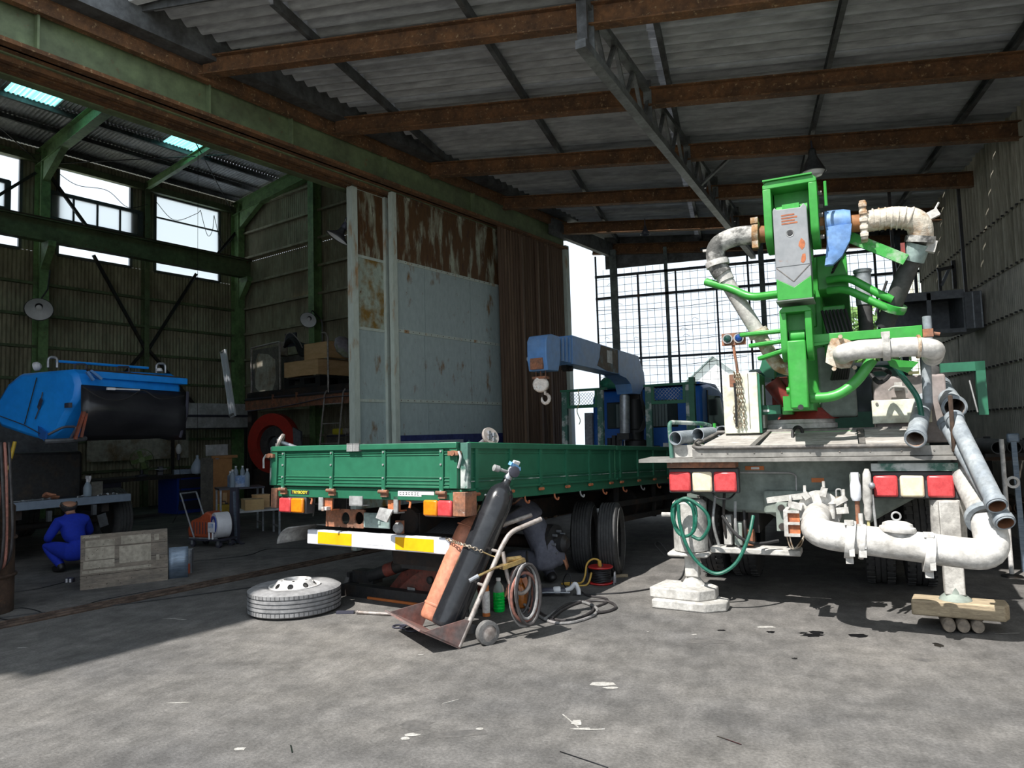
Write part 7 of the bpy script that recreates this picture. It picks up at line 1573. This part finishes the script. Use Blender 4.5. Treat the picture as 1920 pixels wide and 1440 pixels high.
# mezzanine
mz = thing('mezzanine', (0, 0, 0), 'raised steel platform on a rusty beam at the end of the hall', 'platform')
B().box(-7.65, -3.0, 7.45, 7.52, 2.30, 2.54).build('edge_beam', 'rust_bracket', mz); B().box(-7.65, -3.0, 7.42, 7.45, 2.52, 2.55).build('beam_flange', 'dark_metal', mz)
B().box(-7.65, -3.0, 7.45, 9.2, 2.54, 2.58).build('platform_floor', 'tool_dark', mz); B().box(-7.65, -3.0, 7.5, 7.56, 2.58, 2.72).build('toe_board', 'chassis', mz)
for x in (-7.55, -3.2): B().box(x-.08, x+.08, 7.5, 7.66, 0, 2.3).build('post', 'chassis', mz)
for x in (-5.7, -6.55): B().box(x-.01, x+.01, 7.40, 7.45, 2.30, 2.62).build('stiffener', 'rust_bracket', mz)
B().tube(fillet([(-4.66, 7.44, 2.55), (-4.66, 7.44, 3.72), (-4.72, 7.44, 3.83), (-4.84, 7.44, 3.84)], .08), .022, 10).build('grab_post', 'cart_steel', mz)
B().tube(spline([(-7.5, 7.40, 2.28), (-6.6, 7.38, 2.30), (-5.6, 7.38, 2.36), (-4.7, 7.38, 2.44), (-3.8, 7.38, 2.44)], 6), .012, 7).build('air_hose', 'tool_dark', mz)
e = thing('steel_ladder', (-4.44, 7.32, 0), 'grey steel ladder leaning against the mezzanine beam', 'ladder')
for x in (-.29, .29): B().tube(fillet([(x, -.25, 0), (x, .08, 2.52), (x, .14, 2.60)], .04), .018, 8).build('rail', 'cart_steel', e)
for k in range(6): B().tube([(-.29, -.22+.055*k, .25+.41*k), (.29, -.22+.055*k, .25+.41*k)], .013, 8).build('rung', 'cart_steel', e)
e = thing('wire_rack', (-3.95, 7.8, 0), 'wire mesh rack behind the ladder under the mezzanine', 'rack')
for k in range(9): B().tube([(-.6+.12*k, 0, 0), (-.6+.12*k, 0, 2.28)], .006, 5).build('upright_wire', 'cart_steel', e)
for k in range(12): B().tube([(-.6, 0, .2+.18*k), (.5, 0, .2+.18*k)], .006, 5).build('cross_wire', 'cart_steel', e)
for k, x in enumerate((-4.05, -3.9, -3.78)):
    o = B().beam((0, 0, 0), (.05*k, .12, 1.75-.18*k), .05, .03).build('timber_offcut', 'timber'); o.location = HL.W((x, 7.55, .005)); o.rotation_euler = (0, 0, HL.rz); tag(o, ('tallest', 'middle', 'shortest')[k]+' of three narrow timber offcuts standing behind the ladder', 'timber', 'timber offcuts behind the ladder')
for k, (nm_, z) in enumerate((('lower', 2.58), ('upper', 2.77))):
    e = thing('black_pallet', (-5.68, 8.25, z), '%s black plastic pallet of the pair under the plywood crates' % nm_, 'pallet')
    B().box(-.62, .62, -.7, .7, .15, .19).build('deck', 'black', e)
    for x in (-.54, 0, .54):
        for y in (-.62, 0, .62): B().box(x-.08, x+.08, y-.08, y+.08, .025, .15).build('foot_block', 'black', e)
    for y in (-.62, 0, .62): B().box(-.62, .62, y-.07, y+.07, 0, .025).build('skid', 'black', e)
def crate(loc, sz, label, rz=0):
    e = thing('plywood_crate', loc, label, 'crate', rz); a, b_, h = sz; t = .015
    B().box(-a/2, a/2, -b_/2, -b_/2+t, .02, h).build('side_panel', 'plywood', e); B().box(-a/2, a/2, b_/2-t, b_/2, .02, h).build('side_panel', 'plywood', e)
    B().box(a/2-t, a/2, -b_/2+t, .1, .02, h).build('end_panel', 'plywood', e); B().box(a/2-t, a/2, .104, b_/2-t, .02, h).build('end_panel', 'plywood', e); B().box(-a/2, -a/2+t, -b_/2, b_/2, .02, h).build('end_panel', 'plywood', e)
    B().box(-a/2, a/2, -b_/2, b_/2, h-.012, h).build('lid', 'plywood', e)
    for x in (-a/2+.12, a/2-.12): B().box(x-.04, x+.04, -b_/2-.0, b_/2, 0, .022).build('runner', 'timber', e)
crate((-5.68, 8.25, 2.96), (1.18, 1.45, .36), 'wide lower plywood crate on the black pallets of the mezzanine')
crate((-5.33, 8.25, 3.32), (.85, 1.15, .38), 'upper plywood crate stacked on the wide crate of the mezzanine')
q = HA(662, 690, y=7.62); e = thing('rubble_sack', (-4.72, 7.95, 3.32), 'grey and green plastic sack slumped against the upper crate', 'sack')
B().loft([[(x+.0+r*.6*cos(a), .25*r/.2*sin(a), z) for a in [2*pi*k/10 for k in range(10)]] for z, r, x in ((.0, .14, .16), (.12, .22, .08), (.28, .22, .0), (.42, .16, -.06), (.48, .07, -.08))]).build('sack_body', 'sack', e, 80)
e = thing('white_stool', (-4.3, 8.1, 2.98), 'white plastic slatted stool beside the sack on the mezzanine', 'stool', .4)
B().box(-.17, .17, -.15, .15, .62, .65).build('seat', 'machine_white', e)
for x in (-.13, .13):
    for y in (-.12, .12): B().beam((x*1.2, y*1.2, 0), (x, y, .62), .03, .03).build('leg', 'machine_white', e)
for k in range(4): B().box(-.15, .15, -.15, -.13, .18+.11*k, .22+.11*k).build('slat', 'machine_white', e)
e = thing('framed_steel_panel', (-7.03, 7.58, 2.58), 'stained grey panel in a tube frame standing on the mezzanine', 'panel')
B().box(-.5, .46, .0, .02, .02, 1.15).build('sheet', 'grey_board', e); B().prism([(-.40, .25), (-.42, .8), (-.3, 1.05), (.1, 1.0), (.36, .85), (.38, .4), (.25, .15), (-.2, .1)], -.003, .0, 'xz').build('pale_stain', 'dirty_board', e)
B().tube(fillet([(-.56, 0, 0), (-.56, 0, 1.2), (.53, 0, 1.25), (.53, 0, 0)], .05), .024, 8).build('tube_frame', 'cart_steel', e); B().cyl((-.58, .03, .0), (-.58, .03, .75), .03, 10).build('blue_bottle', 'blue_sheet', e)
e = thing('scrap_bundle', (-6.7, 8.4, 2.58), 'heap of black hoses and scrap piled behind the framed panel', 'scrap')
B().cyl((-.35, -.4, 1.0), (-.35, -.4, 1.32), .17, 16).build('bucket', 'dirty_board', e); B().box(-.6, .36, -.2, .3, 0, 1.0).build('crate', 'grey_board', e)  # the box is added to darken the space behind the framed panel
for k in range(6): B().tube(spline([(-.2+.05*k, -.4, 1.2+.03*k), (.1+.04*k, -.45, 1.38-.03*k), (.4, -.4, 1.22-.05*k), (.58, -.35, 1.16-.04*k)], 5), .04, 8).build('hose', 'black', e)
B().tube(spline([(-.1, -.5, 1.2), (0, -.5, 1.45), (.2, -.5, 1.48), (.45, -.5, 1.3), (.6, -.5, 1.1)], 6), .012, 7).build('pale_hose', 'cart_steel', e); B().box(-.25, .15, -.35, -.3, 1.2, 1.52).build('dark_board', 'tool_dark', e)
e = thing('fluorescent_fitting', (-8.0, 7.25, 0), 'long white fluorescent light fitting leaning on end at the mezzanine', 'light')
e.location = HL.W((-7.88, 7.28, 2.16)); e.rotation_euler = (0, radians(-14), HL.rz)
B().box(-.1, .1, -.02, .03, 0, 1.66).build('tray', 'tube_white', e, bevel=.006)
for x in (-.06, .06): B().cyl((x, -.035, .06), (x, -.035, 1.60), .017, 10).build('tube', 'tube_white', e)
for z in (.03, 1.6): B().box(-.08, .08, -.055, -.02, z, z+.04).build('end_cap', 'grey_plate', e)
q = HA(508, 826, y=7.25); e = thing('red_ring_machine', (q.x, 7.35, 0), 'large red round machine housing with a dark wheel under the mezzanine', 'machine'); e.rotation_euler[2] = HL.rz+radians(14)
B().lathe([(.40, -.12), (.62, -.12), (.66, -.06), (.66, .12), (.40, .12)], (0, 0, 1.52), (0, -1, 0), 44, True).build('red_housing', 'red_paint', e); B().lathe([(.18, .04), (.40, .02), (.40, -.1), (.18, -.1)], (0, 0, 1.50), (0, -1, 0), 36, True).build('dark_wheel', 'rubber', e); B().lathe([(0, .08), (.1, .07), (.18, .0), (.18, -.06), (0, -.06)], (.02, 0, 1.48), (0, -1, 0), 24).build('hub', 'duct_grey', e)
B().box(-.5, .5, -.1, .3, 0, .95).build('stand', 'chassis', e); B().add([(.62, -.16, 1.85), (.80, -.12, 1.75), (.82, -.12, 1.2), (.66, -.16, 1.15), (.62, -.1, 1.85), (.80, -.06, 1.75), (.82, -.06, 1.2), (.66, -.1, 1.15)], [(0, 1, 2, 3), (7, 6, 5, 4), (0, 4, 5, 1), (1, 5, 6, 2), (2, 6, 7, 3), (3, 7, 4, 0)]).build('side_flap', 'duct_grey', e)
e = thing('storage_shelf', (-5.0, 8.6, 0), 'dark shelf with pale bundles under the mezzanine', 'shelf')
B().box(-.9, 1.2, -.2, .3, 1.62, 1.66).build('shelf_board', 'tool_dark', e); B().box(-.9, 1.2, -.19, .3, .0, 1.6).build('shelf_filler', 'grey_board', e)  # box below the board is added to keep this corner dark
for k, (x, m_) in enumerate(((-.65, 'sticker_yellow'), (-.3, 'dirty_board'), (.1, 'dirty_board'), (.5, 'grey_board'))): B().cb((x, -.05, 1.74), (.25, .2, .14), (.05*k, 0, .1*k)).build('bundle', m_, e, bevel=.03)
# hose drum at the edge of the doorway
hd_ = Fr(-5.13, 6.86, 20); e = empty('hose_stand', hd_, label='dark steel drum hung with loops of black and red hose', cat='hose stand')
B().lathe([(.28, 0), (.28, 1.0), (.26, 1.02), (0, 1.02)], (0, 0, 0), (0, 0, 1), 28).build('drum', 'dark_rust', e)
for z in (.35, .7): ring((0, 0, z), (0, 0, 1), .275, .295, .03, 'drum_rib', 'dark_rust', e, 28)
B().tube([(.1, 0, 1.0), (.1, 0, 1.62)], .03, 10).tube([(-.1, -.05, 1.58), (.28, -.05, 1.58)], .025, 8).build('hanger', 'dark_metal', e)
for k in range(7):
    lp_ = [(.27+.012*k, -.16+.03*k, 1.60), (.33+.012*k, -.18+.03*k, 1.3), (.36+.014*k-.02*(k % 2), -.18+.03*k, .8), (.33+.012*k, -.18+.03*k, .34+.03*k), (.28, -.12+.02*k, .50), (.25, -.10+.02*k, 1.0), (.24, -.1+.03*k, 1.5)]
    B().tube(spline(lp_, 6, True), .013, 8, True).build('hose_loop', ('hose_black', 'hose_red', 'hose_black', 'hose_grey')[k % 4], e)
B().tube(spline([(.40, -.2, 1.1), (.44, -.22, .9), (.42, -.2, .75)], 5), .014, 8).build('orange_hose', 'machine_orange', e)
B().cb((.05, -.1, 1.70), (.16, .12, .14)).build('pale_case', 'pale_board', e, bevel=.02)

# ------------------------------------------------------------------ lamps
def high_bay(nm, loc, d, r, label, arm=None, bulb=True):
    e = empty(nm, None, loc, label=label, cat='lamp'); d = Vector(d).normalized()
    B().lathe([(r*.22, r*-1.0), (r*.3, r*-.62), (r*.55, r*-.32), (r*.9, r*-.12), (r, 0), (r*1.03, r*.04)], (0, 0, 0), d, 28, cap=False).build('shade', 'lamp_shade', e, 60, thick=.006)
    B().lathe([(r*.28, r*-.56), (r*.52, r*-.28), (r*.88, r*-.09), (r*.98, 0)], (0, 0, 0), d, 28, cap=False).build('reflector', 'lamp_inside', e, 60)
    B().lathe([(r*.22, r*-1.5), (r*.28, r*-1.4), (r*.28, r*-1.0), (r*.22, r*-.95)], (0, 0, 0), d, 16).build('cap', 'tool_dark', e)
    if bulb: B().lathe([(0, r*-.08), (r*.2, r*-.14), (r*.24, r*-.3), (r*.14, r*-.55), (0, r*-.6)], (0, 0, 0), d, 16).build('bulb', 'bulb', e)
    if arm: B().tube(arm, .016, 8).build('arm', 'lamp_shade', e)
    return e
p = HL.W(HA(73, 580, x=-9.6)); _d = ((CO-p).normalized()*.8+Vector((.0, 0, -.45))).normalized(); high_bay('high_bay_lamp', p, _d, .26, 'dished lamp hanging before the window wall above the blue cab', [-_d*.35, (-.13, .3, .5), (-.2, .4, .95)])
a_ = HL.W(HA(662, 412, x=-.38)); p = HL.W(HA(632, 446, x=-.6)); dn_ = Vector((-.5, -.25, -.85)).normalized(); high_bay('arm_lamp', p, dn_, .17, 'grey dished lamp on an arm at the edge of the narrow door', fillet([-dn_*.2, (a_-p)*.55+Vector((0, 0, .16)), a_-p], .1), False)
a_ = HL.W(HA(604, 608, y=9.2)); p = HL.W(HA(578, 600, y=8.7)); dn_ = (CO-p).normalized()*.8+Vector((-.25, 0, -.30)); dn_.normalize(); high_bay('arm_lamp', p, dn_, .20, 'grey dished lamp on a bent arm from the green end-wall post', fillet([-dn_*.25, -dn_*.3+Vector((.0, .0, .15)), (a_-p)+Vector((0, 0, .1)), (a_-p)+Vector((0, 0, -.5))], .1))
p = WD.W((1.05, 9.62, 4.78)); e = empty('cone_lamp', None, p, label='conical pendant lamp with a bare glass bulb under the canopy beam', cat='lamp'); 
B().lathe([(.03, .30), (.045, .26), (.05, .2), (.15, .0), (.155, -.01)], (0, 0, 0), (0, 0, 1), 28, cap=False).build('shade', 'lamp_shade', e, 60, thick=.006); B().lathe([(0, -.07), (.10, -.05), (.135, .0), (.06, .12), (0, .15)], (0, 0, 0), (0, 0, 1), 20).build('bulb', 'bulb', e); B().tube([(0, 0, .3), (0, .05, .42)], .012, 8).build('stem', 'tool_dark', e)
p = WD.at(1210, 440, y=13.0); e = empty('cone_lamp', None, p, label='small dark pendant lamp under the rearmost canopy beams', cat='lamp'); B().lathe([(.02, .16), (.03, .1), (.09, .0)], (0, 0, 0), (0, 0, 1), 20, cap=False).build('shade', 'tool_dark', e, thick=.005); B().tube([(0, 0, .15), (0, 0, .30)], .01, 6).build('stem', 'tool_dark', e)

# rods with round feet lying in the truck bed
for nm_, c, d, lab in (('a', (.03, .10, 1.545), (.75, .65, -.42), 'steel rod with a ring foot resting over the left end of the tailgate'), ('b', (2.10, .62, 1.54), (-.85, .25, -.40), 'steel rod with a round foot resting over the right side gate')):
    e = empty('prop_rod', None, TR.W((c[0], c[1], c[2])), label=lab, cat='rod'); e.rotation_euler = (0, 0, TR.rz); d = Vector(d).normalized()
    B().lathe([(.025, -.012), (.08, -.014), (.085, 0), (.08, .014), (.025, .012)], (0, 0, 0), d, 26, True).build('round_foot', 'cart_steel', e); B().cyl((0, 0, 0), d*.6, .022, 12).build('rod', 'steel_grey', e)
    for k in range(4): a = k*pi/2+.4; x_, y_, _ = axes(d); B().cb((x_*cos(a)+y_*sin(a))*.035-d*.01, (.03, .03, .03)).build('lug', 'steel_grey', e)

# ------------------------------------------------------------------ right wall fittings
V0 = 11.35
c1, c2, c3, c4 = WD.at(1690, 566, y=V0), WD.at(1806, 545, y=V0), WD.at(1806, 620, y=V0), WD.at(1690, 628, y=V0)
e = empty('metal_hood', None, (0, V0, 0), label='grey sheet-metal hood box with an open dark front on the right wall', cat='hood')
zt_, zb_ = c2.z, c3.z; xl, xr = c1.x-.1, c2.x
B().box(xl, xr, 0, .7, zt_-.03, zt_).build('top_plate', 'duct_grey', e); B().box(xl, xr, 0, .7, zb_, zb_+.03).build('bottom_plate', 'duct_grey', e); B().box(xl, xr, .68, .7, zb_, zt_).build('back_plate', 'duct_grey', e)
B().box(xl, xr, -.02, .0, zb_-.02, zb_+.04).build('front_lip', 'duct_grey', e); B().box(xl, xr, -.02, .0, zt_-.10, zt_+.02).build('front_lip', 'duct_grey', e)
B().box((xl+xr)/2-.02, (xl+xr)/2+.03, -.02, .02, zb_, zt_).build('mullion', 'duct_grey', e); B().box(xr-.02, xr, 0, .7, zb_, zt_).build('side_plate', 'duct_grey', e)
B().box(xr, 3.30, -.02, .7, zb_+.02, zt_-.02).build('duct_box', 'duct_grey', e, bevel=.005)
for x in (xr+.1, 3.28): B().box(x-.008, x+.008, -.03, -.02, zb_+.03, zt_-.03).build('seam', 'steel_grey', e)
for x in (xl+.1, 3.2): B().box(x-.02, x+.02, .3, .34, zt_, 5.05).build('hanger', 'dark_metal', e)
e = empty('wall_bracket', None, (0, 12.6, 0), label='angle-iron bracket with a diagonal stay on the right wall', cat='bracket')
a_, b_, c_ = WD.at(1757, 507, y=12.6), WD.at(1825, 497, y=12.6), WD.at(1765, 536, y=12.6)
a_.y = b_.y = c_.y = 0; b_.x = 3.31
B().beam(a_, b_, .05, .05).build('arm', 'dark_metal', e); B().beam(c_, b_-Vector((.05, 0, .0)), .045, .04).build('stay', 'duct_grey', e)
B().beam(a_+Vector((.03, 0, 0)), c_+Vector((-.02, 0, -.3)), .04, .04).build('drop', 'dark_metal', e); B().beam(b_-Vector((0, 0, .35)), b_+Vector((0, 0, .1)), .05, .05).build('wall_plate', 'dark_metal', e)
e = empty('pipe_rack', None, (2.95, 10.2, 0), label='dark steel rack of pipes along the foot of the right wall', cat='rack')
for y in (-1.2, .1, 1.4):
    B().box(-.05, .01, y-.03, y+.03, 0, 1.35).build('upright', 'dark_metal', e)
    for z in (.5, 1.15): B().box(-.42, .3, y-.02, y+.02, z, z+.04).build('arm', 'dark_metal', e)
B().box(-.42, .3, -1.2, 1.4, 1.11, 1.15).build('shelf_plate', 'dark_rust', e)
for k in range(3): B().pipe((-.36+.16*k, -1.45+.05*k, 1.26), (-.36+.16*k, 1.3, 1.26), .07, .06, 16).build('rack_pipe', 'black_pipe', e)
for k in range(3): B().pipe((-.34+.16*k, -1.4, .62), (-.34+.16*k, 1.3, .62), .07, .06, 16).build('rack_pipe', 'dark_rust', e)
B().tube([(-.1, -1.55, .98), (.35, -1.5, 1.34)], .05, 10).build('rack_pipe', 'dark_rust', e)
q = G(1892, 1050); e = empty('ring_pole', None, (WD.at(1890, 985, y=8.3).x, 8.3, .0), label='pale steel pole with a ring eye standing by the pipe rack', cat='pole')
B().tube([(0, 0, 0), (.0, 0, 1.36)], .022, 10).build('shaft', 'dusty_rim', e); B().lathe([(.035, -.012), (.06, -.012), (.06, .012), (.035, .012)], (.07, 0, .93), (0, 1, 0), 20, True).build('ring_eye', 'dusty_rim', e); B().lathe([(.09, 0), (.09, .015), (.03, .03)], (0, 0, 0), (0, 0, 1), 16).build('foot', 'dark_metal', e)
e = empty('long_spanner', None, (WD.at(1912, 950, y=8.6).x, 8.6, 0), label='long blue-grey lever bar leaning by the pipe rack', cat='bar'); B().beam((0, 0, 0), (.02, .1, 1.35), .05, .025).build('bar', 'blue_sheet', e); B().cb((.02, .1, 1.36), (.12, .04, .1)).build('jaw', 'blue_sheet', e, bevel=.02)

# ------------------------------------------------------------------ outside, beyond the screen
def CW(px, py, dep):
    d = ray(px, py); return CO+d*(dep/(d.dot(_f0)))
hs_ = empty('far_house', None, (*CW(1345, 800, 38)[:2], -.02), rz=-.25, label='pale gabled house standing beyond the wire screen', cat='house')
B().prism([(-2.2, 0), (2.2, 0), (2.2, 3.6), (0, 5.4), (-2.2, 3.6)], 0, 7, 'xz').build('walls', 'pale_wall', hs_)
for s_ in (-1, 1): B().hexa([(0, -.3, 5.45), (s_*2.6, -.3, 3.3), (s_*2.6, 7.3, 3.3), (0, 7.3, 5.45), (0, -.3, 5.6), (s_*2.6, -.3, 3.45), (s_*2.6, 7.3, 3.45), (0, 7.3, 5.6)]).build('roof_slope', 'pale_roof', hs_)
wn_ = B().box(-.8, .8, -.05, 0, 1.2, 2.4).build('window', 'frame_grey', hs_); B().box(-.7, .7, -.06, -.05, 1.3, 2.3).build('pane', 'cab_window', wn_)
c_ = CW(1728, 560, 24); e = empty('far_building', None, (c_.x, c_.y, -.02), rz=-.2, label='cream building corner with pilasters beyond the wire screen', cat='building')
B().box(-.4, 6, 0, 4, 0, 8.2).build('wall', 'pale_wall', e)
for x in (-.35, .5, 1.4): B().box(x, x+.28, -.15, 0, 0, 8).build('pilaster', 'cream_box', e)
B().box(-.5, 6.1, -.25, 4, 8.2, 8.5).build('parapet', 'pale_wall', e)
random.seed(5)
def tree(px, dep, top, r, label):
    c_ = CW(px, 800, dep); e = empty('tree', None, (c_.x, c_.y, -.02), label=label, cat='tree', group='trees beyond the screen')
    B().tube([(0, 0, 0), (.1, 0, top*.35), (0, .1, top*.6)], [.22, .17, .1], 8).build('trunk', 'bark', e)
    b = B()
    for k in range(700):
        a, v, q = random.random()*2*pi, random.random()*2-1, random.random()**.4
        p = Vector((r*q*sqrt(1-v*v)*cos(a), r*q*sqrt(1-v*v)*sin(a), top-r*1.0+r*1.0*q*v)); s_ = .22+random.random()*.2
        x_ = Vector((random.random()-.5, random.random()-.5, random.random()-.5)).normalized(); y_ = x_.orthogonal().normalized()
        b.add([p-x_*s_, p+y_*s_*.5, p+x_*s_, p-y_*s_*.5], [(0, 1, 2, 3)])
    tag(b.build('foliage', 'leaf', e), kind='stuff')
tree(1560, 30, 6.0, 1.7, 'light green tree beyond the screen behind the pump truck boom'); tree(1650, 33, 7.2, 2.2, 'taller green tree beside the cream building beyond the screen'); tree(1545, 44, 6.4, 2.0, 'low green tree partly hidden by the pump truck boom')
